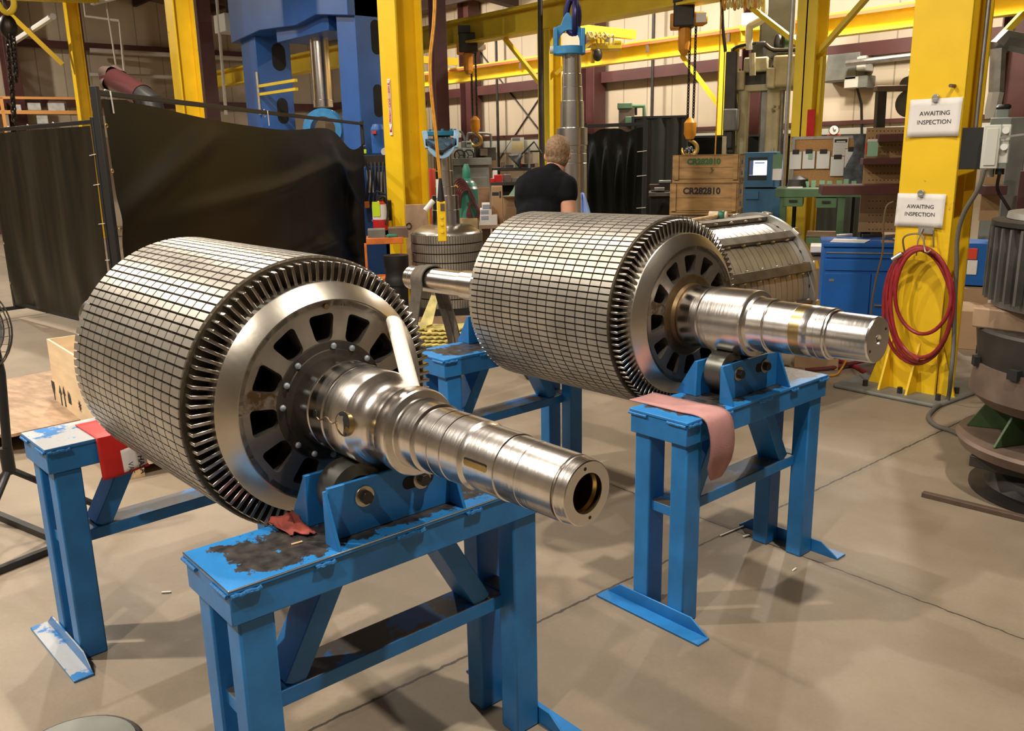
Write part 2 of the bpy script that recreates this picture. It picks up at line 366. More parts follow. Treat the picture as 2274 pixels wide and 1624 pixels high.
def copy_tree(o, loc, rz, label, group=None, parent=None):
    c = o.copy(); COL.objects.link(c)
    if parent: c.parent = parent
    else:
        c.location = loc; c.rotation_euler = (0, 0, rz)
        if label: c['label'] = label
        if group: c['group'] = group
    for k in kids(o):
        copy_tree(k, None, None, None, None, c)
    return c
def text(body, size, m, parent, mtx, name='lettering', th=.0006, bold=0.0, align='CENTER', sx=1.0):
    cu = bpy.data.curves.new(name, 'FONT'); cu.body = body; cu.size = size; cu.extrude = th; cu.offset = bold; cu.align_x = align; cu.align_y = 'CENTER'; cu.resolution_u = 3
    t = bpy.data.objects.new(name + '_src', cu); COL.objects.link(t); bpy.context.view_layer.update()
    me = bpy.data.meshes.new_from_object(t.evaluated_get(bpy.context.evaluated_depsgraph_get())); bpy.data.objects.remove(t)
    me.name = name
    for v_ in me.vertices: v_.co.x *= sx
    me.transform(mtx); me.materials.clear(); me.materials.append(MATS[m])
    o = bpy.data.objects.new(name, me); COL.objects.link(o); o.parent = parent; return o
def TM(loc, x, y):                           # text frame: x = reading direction, y = up of the letters
    x, y = V(x).normalized(), V(y).normalized(); z = x.cross(y); m = Matrix((x, y, z)).transposed().to_4x4(); m.translation = V(loc); return m
# ---------------------------------------------------------------- hall shell
YW, XL = 13.0, -24.0
def zr(y): return 5.0 + (YW - y) * .13
struct(B(XL - .2, 12, -12, YW + .2, -.2, 0).build('floor', 'concrete_floor', smooth=0))
w = MB().add([(XL, YW, 0), (12, YW, 0), (12, YW, 5.4), (XL, YW, 5.4), (XL, YW + .15, 0), (12, YW + .15, 0), (12, YW + .15, 5.4), (XL, YW + .15, 5.4)],
             [(0, 1, 2, 3), (5, 4, 7, 6), (0, 4, 5, 1), (3, 2, 6, 7), (0, 3, 7, 4), (1, 5, 6, 2)])
wf = struct(w.build('wall_far', 'siding_far', smooth=0))
w = MB().prism([(-12, 0), (YW, 0), (YW, 5.05), (-12, zr(-12))], (XL - .15, 0, 0), (0, 1, 0), (0, 0, 1), .15)
wl = struct(w.build('wall_left', 'siding_left', smooth=0))
struct(B(12, 12.15, -12, YW, 0, 6).build('wall_right', 'siding_left', smooth=0))
struct(B(XL, 12, -12.15, -12, 0, 8.3).build('wall_near', 'siding_far', smooth=0))
ce = struct(MB().add([(XL, YW, 5.0), (12, YW, 5.0), (12, -12, zr(-12)), (XL, -12, zr(-12))], [(0, 1, 2, 3)]).build('ceiling', 'roof_panel', smooth=0, solid=.05))
# girts along the walls, base sill and wall columns
for z, h, t in ((3.12, .22, .2), (4.45, .2, .18)):
    struct(MB().box(XL, 12, YW - t, YW, z, z + .03).box(XL, 12, YW - t, YW - t + .03, z - h + .05, z).build('trim_1', 'maroon_paint'))
    struct(MB().box(XL, XL + t, -12, YW, z, z + .03).box(XL + t - .03, XL + t, -12, YW, z - h + .05, z).build('trim_2', 'maroon_paint'))
struct(B(XL, 12, YW - .06, YW, 1.98, 2.04).build('trim_3', 'maroon_paint'))
struct(B(XL, 12, YW - .03, YW, 1.66, 1.93).build('trim_4', 'panel_grey'))
def wcol(x, y, w=.3, d=.36, h=5.2, rot=0):
    m = MB().box(-w / 2, w / 2, -d / 2, -d / 2 + .02, 0, h).box(-w / 2, w / 2, d / 2 - .02, d / 2, 0, h).box(-.008, .008, -d / 2 + .02, d / 2 - .02, 0, h)
    m.xf(Matrix.Translation((x, y, 0)) @ Matrix.Rotation(rot, 4, 'Z')); return m
for i, px in enumerate((1037, 1303, 1660, 2230)):
    d = ray(px, 340); t = (YW - .38) / d.y
    struct(wcol(d.x * t, YW - .22, .32, .4, 5.0, PI / 2).build('wall_column', 'maroon_paint'))
for y in (9.2, 4.0, -1.5):
    struct(wcol(XL + .22, y, .3, .4, zr(y)).build('wall_column', 'maroon_paint'))
# roof rafters and purlins
for x in (-21, -15.2, -9.4, -3.6, 2.2):
    struct(MB().add([(x - .12, -10, zr(-10) - .62), (x + .12, -10, zr(-10) - .62), (x + .12, YW, 4.7), (x - .12, YW, 4.7), (x - .12, -10, zr(-10) - .14), (x + .12, -10, zr(-10) - .14), (x + .12, YW, 4.88), (x - .12, YW, 4.88)],
                     [(0, 3, 2, 1), (4, 5, 6, 7), (0, 1, 5, 4), (1, 2, 6, 5), (2, 3, 7, 6), (3, 0, 4, 7)]).build('roof_rafter', 'roof_maroon', smooth=0))
for k in range(14):
    y = 12.2 - k * 1.45
    struct(B(XL, 12, y - .04, y + .04, zr(y) - .24, zr(y) - .03).build('roof_purlin', 'roof_maroon', smooth=0))

# ---------------------------------------------------------------- rotor stands
SL, SD, SH, SB = .908, .2555, .765, .087
def make_stand(top, label):
    t = thing('rotor_stand', label, 'stand')
    B(.004, SD - .004, .004, SL - .004, SH - SB, SH - .010).build('beam', 'stand_blue', t, bev=.003)
    B(0, SD, 0, SL, SH - .0105, SH).build('top_plate', top, t, bev=.002)
    for (u, l) in ((.0, .07), (.2, .05), (.42, .08), (.63, .05), (.83, .07)):
        MB().tube([(SD + .001, u + l * k / 6 + .005, SH - .015 + .002 * math.sin(k * 2.3)) for k in range(7)], .0055, 7).build('weld_bead', 'weld_blue', t)
    for v0 in (.0, .17): MB().tube([(v0 + .08 * k / 6, -.001, SH - .015) for k in range(7)], .005, 7).build('weld_bead', 'weld_blue', t)
    for v0 in (.0126, SD - .0126 - .07):
        for u0 in (.02, SL - .02 - .085):
            B(v0, v0 + .07, u0, u0 + .085, 0, SH - SB + .001).build('leg', 'stand_blue', t, bev=.006)
    B(.07, .185, .10, SL - .10, .39, .432).build('rail', 'rail_worn', t, bev=.003)
    for u0 in (.035, SL - .035 - .055):
        B(.075, SD - .075, u0, u0 + .055, .392, .43).build('cross_rail', 'rail_worn', t, bev=.003)
    for a, b in ((.165, .305), (SL - .165, SL - .305)):
        MB().bar((.128, a, .43), (.128, b, SH - SB + .002), .055, .10, (1, 0, 0)).build('brace', 'stand_blue', t, bev=.003)
    for s_, u0 in ((-1, .0), (1, SL)):
        f = MB()
        i, o = (u0 + .02, u0 + .014) if s_ < 0 else (u0 - .02, u0 - .014)
        # angle iron: flat leg lies outward, upright leg against the posts
        lo, hi = (u0 - .045, u0 + .018) if s_ < 0 else (u0 - .018, u0 + .045)
        f.box(-.112, .362, lo, hi, 0, .008)
        y = u0 + .012 if s_ < 0 else u0 - .018
        f.prism([(-.112, .004), (.362, .004), (.285, .056), (-.045, .056)], (0, y + .006, 0), (1, 0, 0), (0, 0, 1), .006)
        f.build('foot', 'stand_blue_scraped' if top == 'stand_blue_scraped' else 'stand_blue', t, bev=.0015)
    # roller cradle: two plates across, gussets at their ends, two rollers on bolts
    for vp, sg in ((.185, 1), (.072, -1)):
        MB().box(vp - .006, vp + .006, .282, .646, SH, .899).build('cradle_plate', 'stand_blue', t, bev=.002)
        for u in (.282, .646):
            base = .058 if sg > 0 else .085
            MB().prism([(0, 0), (base, 0), (.004, .132), (0, .132)], (vp + sg * .006, u - sg * .005, SH), (sg, 0, 0), (0, 0, 1), .010).build('gusset', 'stand_blue', t, bev=.0015)
    for u in (.377, .535):
        MB().lathe([(0, .046), (.004, .056), (.012, .073), (.082, .073), (.090, .056), (.094, .046), (.078, .044), (.078, .02), (.0785, 0)], (.0805, u, .856), (1, 0, 0), 40, caps=False).build('roller', 'roller_steel', t, smooth=30)
    sl = MB(); sl.prism([(math.cos(g) * .017 + (.03 if math.cos(g) > 0 else -.03), math.sin(g) * .017) for g in [2 * PI * k / 24 for k in range(24)]], (.1912, .535, .854), (0, 1, 0), (0, 0, 1), .0008)
    sl.build('slot', 'hole_black', t)
    for u, mm in ((.377, 'black_bolt'), (.545, 'black_bolt' if top != 'stand_blue_worn2' else 'zinc_bolt')):
        ws = MB().cyl((.1912, u, .855), (.1965, u, .855), .0265, n=28).build('washer', 'zinc_bolt', t, bev=.001)
        MB().cyl((.1965, u, .855), (.2125, u, .855), .0165, n=6).build('bolt', mm, ws, smooth=20, bev=.0015)
    return t
BLUE = 'blue steel rotor stands'
st1 = make_stand('stand_blue_worn', 'blue steel stand with black worn top under the near shaft of the front rotor')
ed = MB().tube([(.001, SL - .002, SH), (SD, SL - .002, SH)], .001, 5) if 0 else MB().tube([(.002, .0005, SH - .0004), (SD - .001, .0005, SH - .0004), (SD - .0005, .002, SH - .0004), (SD - .0005, SL - .002, SH - .0004)], .0016, 6); ed.build('bare_edge', 'bright_steel', st1)['label'] = 'bare shiny edge of the top plate'
st1.location = (-1.911, .590, 0); st1.rotation_euler.z = R(.69); st1['group'] = BLUE
st2 = make_stand('stand_blue_scraped', 'blue steel stand with scraped silvery top at the far left, red sheet over its beam')
st2.location = (-3.2, .509, 0); st2.rotation_euler.z = R(3.67); st2['group'] = BLUE
st3 = make_stand('stand_blue_worn', 'blue steel stand with pink felt strip under the near shaft of the rear rotor')
st3.location = (-1.985, 2.197, 0); st3.rotation_euler.z = R(1.19); st3['group'] = BLUE
st4 = make_stand('stand_blue_worn', 'blue steel stand behind the front shaft, carrying the far end of the rear rotor')
st4.location = (-3.301, 2.15, 0); st4.rotation_euler.z = R(1.0); st4['group'] = BLUE

# ---------------------------------------------------------------- rotors
NB, NT = 94, 15
def remap(prof, xs, ys):                     # stretch a turned profile so that its shoulders sit at measured stations
    def f(x):
        if x <= xs[0]: return x + ys[0] - xs[0]
        for i in range(len(xs) - 1):
            if x <= xs[i + 1]: return ys[i] + (ys[i + 1] - ys[i]) * (x - xs[i]) / (xs[i + 1] - xs[i])
        return x + ys[-1] - xs[-1]
    return [(f(x), r) for x, r in prof]
def core_mb(r, s0, s1, nb, nt, gw=.0060, gs=.0060, deep=.011):
    m = MB()
    for k in range(nb):
        a0 = 2 * PI * k / nb; dw = gs / r / 2; aa = [a0 + dw, a0 + PI / nb, a0 + 2 * PI / nb - dw]
        for j in range(nt):
            x0 = s0 + (s1 - s0) * j / nt + (gw / 2 if j else 0); x1 = s0 + (s1 - s0) * (j + 1) / nt - (gw / 2 if j < nt - 1 else 0)
            vs = []
            for rr in (r, r - deep):
                for x in (x0, x1):
                    for a in aa: vs.append((x, rr * math.sin(a), rr * math.cos(a)))
            m.add(vs, [(0, 1, 4, 3), (1, 2, 5, 4), (3, 4, 10, 9), (4, 5, 11, 10), (1, 0, 6, 7), (2, 1, 7, 8), (0, 3, 9, 6), (5, 2, 8, 11)])
    return m
def spider_mb(r0, r1, w0, w1, n, s, th, half=.62):
    # flat web ring from r0 to r1 with n rounded trapezoid windows between w0 and w1
    m = MB(); st = 2 * PI / n; K = 6
    def hole():
        hw0, hw1 = st * half / 2 * .88, st * half / 2
        pts = []; c = [(w0, -hw0), (w1, -hw1), (w1, hw1), (w0, hw0)]
        rc = .016
        for i in range(4):
            r_, a_ = c[i]; p = V((r_ * math.sin(a_), r_ * math.cos(a_), 0)); rp, ap = c[i - 1]; rn, an = c[(i + 1) % 4]
            q0 = V((rp * math.sin(ap), rp * math.cos(ap), 0)); q1 = V((rn * math.sin(an), rn * math.cos(an), 0))
            e0 = p + (q0 - p).normalized() * rc; e1 = p + (q1 - p).normalized() * rc
            for k in range(5):
                t = k / 4; pts.append((e0 * (1 - t) + p * t) * (1 - t) + (p * (1 - t) + e1 * t) * t)
        return pts
    H = hole(); nh = len(H)
    def outer(p):                            # matching point on the sector boundary
        rr = p.length; a = math.atan2(p.x, p.y); u = a / (st / 2); v_ = (rr - (w0 + w1) / 2) / ((w1 - w0) / 2); u /= half
        k = max(abs(u), abs(v_)); u /= k; v_ /= k
        r_ = (r0 + r1) / 2 + (r1 - r0) / 2 * v_; return r_, u * st / 2
    O = [outer(p) for p in H]
    for i in range(n):
        g = i * st
        def P(x, y, sx):
            c, s_ = math.cos(g), math.sin(g); return (sx, x * c + y * s_, -x * s_ + y * c)
        vs = []
        for p in H: vs.append(P(p.x, p.y, s))
        for r_, a in O: vs.append(P(r_ * math.sin(a), r_ * math.cos(a), s))
        for p in H: vs.append(P(p.x, p.y, s - th))
        fs = []
        for k in range(nh):
            k2 = (k + 1) % nh; fs.append((nh + k, nh + k2, k2, k)); fs.append((k, k2, 2 * nh + k2, 2 * nh + k))
        m.add(vs, fs)
    # close corners of each sector (boundary between sample points) with a thin ring grid behind
    m.lathe([(s - .0008, r1), (s - .0008, w1 + .004)], (0, 0, 0), (1, 0, 0), 120, caps=False)
    m.lathe([(s - .0008, w0 - .004), (s - .0008, r0)], (0, 0, 0), (1, 0, 0), 120, caps=False)
    return m
def make_rotor(name, label, o, az, tilt, Rr, L, shaft, far, hub, window_turn, R2):
    t = thing(name, label, 'rotor', o); t['group'] = 'large motor rotors lying on blue stands'
    a = V((math.cos(az) * math.cos(tilt), math.sin(az) * math.cos(tilt), math.sin(tilt))); y = V((0, 0, 1)).cross(a).normalized(); z = a.cross(y)
    t.rotation_mode = 'QUATERNION'; t.rotation_quaternion = Matrix((a, y, z)).transposed().to_quaternion()
    cs = -.048
    core_mb(Rr, -L, cs, NB, NT).build('core_stack', 'tile_steel', t, smooth=40)
    MB().lathe([(-L + .004, .10), (-L + .004, Rr - .0085), (cs - .003, Rr - .0085), (cs - .003, .29)], (0, 0, 0), (1, 0, 0), 80, caps=False).build('core_drum', 'groove_dark', t)
    MB().lathe([(cs - .003, Rr - .002), (cs + .004, Rr - .006), (cs + .004, .27)], (0, 0, 0), (1, 0, 0), 80, caps=False).build('end_plate', 'end_plate_brown', t)
    bm = None
    for k in range(NB):
        g = 2 * PI * (k + .5) / NB
        if bm is None:
            ob = MB().prism([(-.0050, 0), (.0050, 0), (.0046, .054), (-.0046, .054)], (cs - .004, 0, 0), (0, 1, 0), (0, 0, 1), .047)
            ob = ob.xf(Matrix.Translation((0, 0, Rr - .066))).build('rotor_bar', 'bar_metal', t, bev=.0022, seg=2); bm = ob
        else:
            ob = bm.copy(); COL.objects.link(ob); ob.parent = t
        ob.rotation_euler = (-g, 0, 0)
    # far end bars and ring in one plain mesh behind the stack
    fb = MB()
    for k in range(NB):
        g = 2 * PI * (k + .5) / NB; c, s_ = math.cos(g), math.sin(g)
        fb.bar((-L - .03, (Rr - .05) * s_, (Rr - .05) * c), (-L + .01, (Rr - .05) * s_, (Rr - .05) * c), .010, .05, (0, s_, c))
    fb.build('far_bar_crown', 'bar_metal', t)
    MB().lathe([(-L - .05, .12), (-L - .05, .27), (-L - .02, R2), (-L + .01, R2)], (0, 0, 0), (1, 0, 0), 64, caps=False).build('far_ring', 'machined_ring', t)
    MB().lathe([(-.046, R2 - .012), (-.03, R2), (.014, R2), (.017, R2 - .002), (.050, .268), (.051, .2655), (.042, .2645), (.042, .25)], (0, 0, 0), (1, 0, 0), 120, caps=False).build('retaining_ring', 'machined_ring', t, smooth=18)
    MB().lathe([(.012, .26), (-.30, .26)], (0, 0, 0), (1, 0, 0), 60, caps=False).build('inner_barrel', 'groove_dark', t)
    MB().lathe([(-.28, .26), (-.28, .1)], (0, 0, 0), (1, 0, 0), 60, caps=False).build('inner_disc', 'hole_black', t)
    sp = spider_mb(.118, .2665, .160, .234, 12, .042, .055).build('spider_web', 'spider_steel', t, smooth=25); sp.rotation_euler.x = window_turn
    hub(t)
    shaft(t); far(t)
    return t
def groove(s, r, w=.006, d=.004): return [(s - w / 2, r), (s - w / 2 + .0008, r - d), (s + w / 2 - .0008, r - d), (s + w / 2, r)]
def front_shaft(t):
    prof = [(-.25, .1175), (.095, .1175)] + groove(.105, .1185, .004, .0025) + groove(.135, .1185, .007, .003) + [(.255, .1185), (.262, .116), (.275, .108), (.295, .0985), (.315, .0955), (.335, .0965), (.352, .1005), (.358, .103), (.392, .103), (.3955, .100), (.3965, .0835)] \
        + [(.400, .0815), (.450, .0815), (.4515, .080), (.454, .0745), (.462, .0745), (.464, .0765)] + groove(.500, .0765, .003, .0018) + groove(.528, .0765, .003, .0018) + [(.556, .0765), (.558, .0735), (.561, .070), (.566, .070), (.568, .0718), (.662, .0718), (.6635, .0695), (.74, .0693), (.741, .0686)] + groove(.876, .0683, .010, .007) + [(.884, .0672), (.934, .0645), (.9365, .0625), (.9368, .0405)]
    prof = remap(prof, (.09, .105, .135, .255, .315, .3955, .450, .500, .528, .562, .664, .876, .9368), (.09, .120, .187, .275, .337, .423, .487, .539, .583, .654, .747, .907, .9368))
    MB().lathe(prof, (0, 0, 0), (1, 0, 0), 96, caps=False).build('shaft', 'turned_steel', t, smooth=22)
    MB().lathe([(.9369, .0405), (.930, .0402), (.922, .0430), (.915, .0395), (.905, .0425), (.80, .0390), (.799, 0)], (0, 0, 0), (1, 0, 0), 48, caps=False).build('bore', 'brass_tint', t, smooth=22)
    MB().lathe([(.845, .0385), (.844, 0)], (0, 0, 0), (1, 0, 0), 32, caps=False).build('bore_plug', 'hole_black', t)
    h = MB()
    for g in (R(82), R(-98)):
        h.cyl((.9362, -.0515 * math.cos(g), .0515 * math.sin(g)), (.9372, -.0515 * math.cos(g), .0515 * math.sin(g)), .0037, n=12)
    h.build('tapped_hole', 'hole_black', t)
    # cross bore, small drilled hole and rust run on the big journal
    g = R(7.3); d = V((0, -math.cos(g), math.sin(g))).normalized()
    q = MB()
    rr = .1186; c0 = math.atan2(d.z, -d.y)
    def ring(sc, rad, n=40):
        pts = []
        for k in range(n):
            a = 2 * PI * k / n; x = sc + rad * math.cos(a); w = rad * math.sin(a) / rr; pts.append(V((x, -rr * math.cos(c0 + w), rr * math.sin(c0 + w))))
        return pts
    def bore(sc, rad, dep, m1, nm):
        P = ring(sc, rad); n = len(P); P2 = [p * 1.0 + V((0, -d.y, -d.z)) * dep for p in P]
        MB().add([p * 1.0015 for p in P] + [p + V((0, -d.y, -d.z)) * .0006 for p in P2], [(k, (k + 1) % n, n + (k + 1) % n, n + k) for k in range(n)]).build(nm, m1, t)
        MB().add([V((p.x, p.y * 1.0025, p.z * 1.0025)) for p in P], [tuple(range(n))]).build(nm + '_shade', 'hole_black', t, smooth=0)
        return P
    bore(.276, .030, .03, 'brass_tint', 'cross_bore'); bore(.154, .0085, .01, 'brass_tint', 'drilled_hole')
    P = ring(.276, .030); n = len(P)
    # bright lower lip of the cross bore
    lip = MB(); idx = [k for k in range(n) if V((P[k].x - .276, 0, P[k].z - sum(p.z for p in P) / n)).z < -.002]
    vs = []; 
    for k in idx:
        p = P[k]; vs += [p * 1.003, V((.276 + (p.x - .276) * .45, 0, 0)) + V((0, p.y * .45 + .55 * sum(q_.y for q_ in P) / n, p.z * .45 + .55 * sum(q_.z for q_ in P) / n)) * 1.004]
    lip.add(vs, [(2 * i, 2 * i + 2, 2 * i + 3, 2 * i + 1) for i in range(len(idx) - 1)]).build('cross_bore_lip', 'brass_tint', t)
    rs = MB(); pts = []
    for k in range(12):
        x = .162 + .09 * k / 11; w = -.008 - .006 * math.sin(k * .9) + .008 * k / 11; pts.append((x, -rr * math.cos(c0 + w / rr) * 1.001, rr * math.sin(c0 + w / rr) * 1.001))
    rs.tube(pts, .0017, 5).build('rust_run', 'hub_brown', t)
    # keyway
    kw = MB(); pts = []; rk = .0722; ck = R(8.3)
    for k in range(28):
        a = 2 * PI * k / 28; x = .694 + (.029 if math.cos(a) > 0 else -.029) + .0066 * math.cos(a); w = .0066 * math.sin(a) / rk; pts.append((x, -rk * math.cos(ck + w), rk * math.sin(ck + w)))
    kw.add(pts, [tuple(range(28))]).build('keyway', 'brass_tint', t, smooth=0)
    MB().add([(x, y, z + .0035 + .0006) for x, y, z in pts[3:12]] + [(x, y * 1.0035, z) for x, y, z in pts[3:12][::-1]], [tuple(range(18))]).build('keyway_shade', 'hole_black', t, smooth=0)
def front_far(t):
    MB().lathe([(-.80, .1185), (-1.22, .1185), (-1.224, .085), (-1.6, .082), (-1.604, .070), (-1.74, .070), (-1.743, .066), (-1.744, 0)], (0, 0, 0), (1, 0, 0), 64, caps=False).build('far_shaft', 'turned_steel', t, smooth=22)
def front_hub(t):
    MB().lathe([(.0425, .16), (.044, .157), (.0442, .138), (.048, .136), (.048, .117)], (0, 0, 0), (1, 0, 0), 72, caps=False).build('hub_ring', 'dark_hub', t, smooth=20)
    for k in range(16):
        g = 2 * PI * (k + .2) / 16
        if k % 4 == 3: continue
        MB().ball((.048, .146 * math.sin(g), .146 * math.cos(g)), .007, .0085, .0085, 10, 6).build('hub_bolt', 'bolt_grey', t)
    MB().cyl((.0425, -.002, .250), (.0505, -.002, .250), .007, n=14).build('ring_hole', 'hub_brown', t)
def rear_hub(t):
    MB().lathe([(.0425, .157), (.045, .152), (.046, .124), (.060, .118), (.060, .11)], (0, 0, 0), (1, 0, 0), 72, caps=False).build('hub_ring', 'hub_brown', t, smooth=20)
def rear_shaft(t):
    prof = [(-.25, .112), (.075, .112), (.085, .1175), (.182, .1175), (.1835, .1155), (.187, .113), (.193, .113), (.1945, .1195)] + [(.338, .1215), (.342, .1195), (.3435, .1035), (.352, .098), (.37, .0965), (.408, .0965), (.4095, .0945), (.411, .0885), (.417, .0885), (.4185, .0908), (.499, .0900), (.5, .0893)]
    XS, YS = (.075, .187, .343, .411, .5, .537, .577, .598, .636, .792), (.06, .157, .345, .419, .519, .557, .587, .609, .646, .792)
    prof = remap(prof, XS, YS)
    MB().lathe(prof, (0, 0, 0), (1, 0, 0), 96, caps=False).build('shaft', 'turned_steel', t, smooth=22)
    MB().lathe([(.519, .0895), (.557, .0895)], (0, 0, 0), (1, 0, 0), 96, caps=False).build('tinted_band', 'brass_tint', t)['label'] = 'dull brass tinted band round the shaft'
    MB().lathe(remap([(.537, .0893), (.575, .0885)] + groove(.577, .0882, .002, .0012) + groove(.598, .088, .002, .0012) + [(.628, .0875), (.63, .085), (.633, .0835), (.638, .0835), (.6395, .080), (.641, .0775), (.785, .0765), (.7915, .0735), (.792, .018)], XS, YS), (0, 0, 0), (1, 0, 0), 96, caps=False).build('shaft_end', 'bright_steel', t, smooth=22)
    MB().lathe([(.7925, .019), (.789, .0165), (.772, .011), (.77, 0)], (0, 0, 0), (1, 0, 0), 32, caps=False).build('centre_hole', 'bright_steel', t, smooth=20)
    h = MB()
    for y, z in ((.048, .030), (-.050, -.030)): h.cyl((.7915, y, z), (.7926, y, z), .0048, n=12)
    h.build('tapped_hole', 'hole_black', t)
def rear_far(t):
    MB().lathe([(-.80, .1185), (-1.19, .1185), (-1.194, .076), (-1.36, .074), (-1.362, .066), (-1.80, .0645)] + [(-1.801, .062), (-1.805, .062), (-1.806, .0645), (-1.842, .0640), (-1.848, .058), (-1.848, 0)], (0, 0, 0), (1, 0, 0), 64, caps=False).build('far_shaft', 'bright_steel', t, smooth=22)
_oF = _M @ V((-.50150095, 2.20837533, 1.02989715)); _oB = _M @ V((.66435576, 3.3147175, 1.02922271))
rotF = make_rotor('rotor', 'front rotor nearest the viewer, gridded steel drum with long stepped hollow ended shaft', _oF, R(43.048 - 39.9), R(-.42), .3716, .812, front_shaft, front_far, front_hub, R(4), .3095)
rotB = make_rotor('rotor', 'rear rotor behind the first one, gridded steel drum with solid shaft end pointing right', _oB, R(40.728 - 39.9), R(.948), .3760, .861, rear_shaft, rear_far, rear_hub, R(1), .3125)
# ---------------------------------------------------------------- placing helpers
_hd = V((_fw.x, _fw.y, 0)).normalized()
def gp(px, py, g):                           # point seen at a photo pixel, g metres ahead along the view heading
    d = ray(px, py); return EYE + d * (g / (d.x * _hd.x + d.y * _hd.y))
class Fr:                                    # a thing's own upright frame: x along its front, y away from the viewer, z up
    def __init__(s, px, g, rz=None, p=None):
        s.o = gp(px, 340, g) if p is None else V(p); s.o.z = 0
        s.rz = facing(px) if rz is None else rz
        s.X = V((math.cos(s.rz), math.sin(s.rz), 0)); s.N = V((-math.sin(s.rz), math.cos(s.rz), 0))
    def q(s, px, py, y=0.0):
        d = ray(px, py); t = ((s.o - EYE).dot(s.N) + y) / d.dot(s.N); p = EYE + d * t - s.o; return p.dot(s.X), p.z
    def x(s, px, py=340, y=0.0): return s.q(px, py, y)[0]
    def z(s, px, py, y=0.0): return s.q(px, py, y)[1]
def rot_z(p, a): return V((p[0] * math.cos(a) - p[1] * math.sin(a), p[0] * math.sin(a) + p[1] * math.cos(a), p[2] if len(p) > 2 else 0))
def arc(c, r, a0, a1, n, ux, uy): return [V(c) + V(ux) * (r * math.cos(a0 + (a1 - a0) * k / n)) + V(uy) * (r * math.sin(a0 + (a1 - a0) * k / n)) for k in range(n + 1)]
def smooth_path(P, n=6):                     # Catmull-Rom through the points
    P = [V(p) for p in P]; out = []
    for i in range(len(P) - 1):
        a, b, c, d = P[max(i - 1, 0)], P[i], P[i + 1], P[min(i + 2, len(P) - 1)]
        for k in range(n):
            t = k / n; out.append(.5 * ((2 * b) + (c - a) * t + (2 * a - 5 * b + 4 * c - d) * t * t + (3 * b - a - 3 * c + d) * t ** 3))
    out.append(P[-1]); return out
def chain_mb(p, q, link=.05, r=.006, w=.016):
    m = MB(); p, q = V(p), V(q); n = max(2, int((q - p).length / (link * .72))); d = (q - p).normalized(); a = d.orthogonal().normalized(); b = d.cross(a)
    for k in range(n):
        c = p.lerp(q, (k + .5) / n); s = a if k % 2 else b
        m.tube([c + d * (link / 2 * math.sin(g)) + s * (w * math.cos(g)) for g in [2 * PI * i / 8 for i in range(8)]], r, 5, closed=True)
    return m
def hook_mb(c, s, ax, up=(0, 0, 1)):          # lifting hook hanging at c, size s, opening along ax
    c, ax, up = V(c), V(ax).normalized(), V(up)
    pts = [c, c - up * (.25 * s)] + [c - up * (.62 * s) + ax * (.36 * s * math.sin(a)) + up * (.36 * s * math.cos(a)) for a in [.25 + .33 * k for k in range(15)]]
    return MB().tube(pts, [.07 * s] * 2 + [.085 * s + .035 * s * math.sin(PI * k / 14) for k in range(13)] + [.07 * s, .035 * s], 10)

# ---------------------------------------------------------------- things lying on the front stands and rotors
# red rubber sheet wrapped over the far-left stand's beam, printed tag at its edge
t = thing('red_sheet', 'red sheet draped over the beam of the far left stand with a white printed patch', 'sheet', (-3.2, .509, 0), R(3.67))
pts = [(0.06, 0, SH + .004), (.14, 0, SH + .004), (.23, 0, SH + .004), (.260, 0, SH), (.264, 0, .72), (.268, 0, .67), (.272, 0, .622)]
def _rs(u, v):
    k = min(int(v * 6), 5); f = v * 6 - k; a, b = V(pts[k]), V(pts[k + 1]); p = a.lerp(b, f)
    sh = max(0, v - .5) * .05; return (p.x + .010 * math.sin(u * 5) * max(0, v - .45) + .035 * u * max(0, v - .5), .155 + u * (.075 + .12 * max(0, v - .35)) , p.z + .03 * u * max(0, v - .5))
MB().sheet(_rs, 10, 18).build('sheet', 'red_sheet', t, solid=.003)
lp = MB().sheet(lambda u, v: (_rs(.95, .72 + .28 * v)[0] + .003 + .01 * u, .222 + .075 * u, _rs(.9, .72 + .28 * v)[2] + .016 * u), 3, 6)
lpo = lp.build('printed_patch', 'paper', t, solid=.0015); lpo['label'] = 'white patch with black lettering'
text('PHASA', .026, 'ink', lpo, TM((.304, .274, .662), (0, .06, -1), (.12, 1, 0)), bold=.0004)
text('VAS', .024, 'ink', lpo, TM((.302, .240, .652), (0, .06, -1), (.12, 1, 0)))
# torn red rag on the front stand's top
t1f = Matrix.Translation((-1.911, .590, 0)) @ Matrix.Rotation(R(.69), 4, 'Z')
random.seed(3)
def _rag(u, v):
    c4 = [at(590, 1164, SH + .003), at(652, 1143, SH + .003), at(640, 1189, SH + .003), at(704, 1190, SH + .003)]
    uu = u + .05 * math.sin(9 * v); vv = v + .06 * math.sin(11 * u + 1) + .03 * math.sin(23 * u)
    p = c4[0].lerp(c4[1], uu).lerp(c4[2].lerp(c4[3], uu), vv); p.z = SH + .004 + .007 * abs(math.sin(7 * u + 3 * v)) + .010 * max(0, .35 - v); return p
tag(MB().sheet(_rag, 16, 10).build('rag', 'red_rag', solid=.003), 'torn red rag lying on the black worn stand top under the front rotor', 'rag')
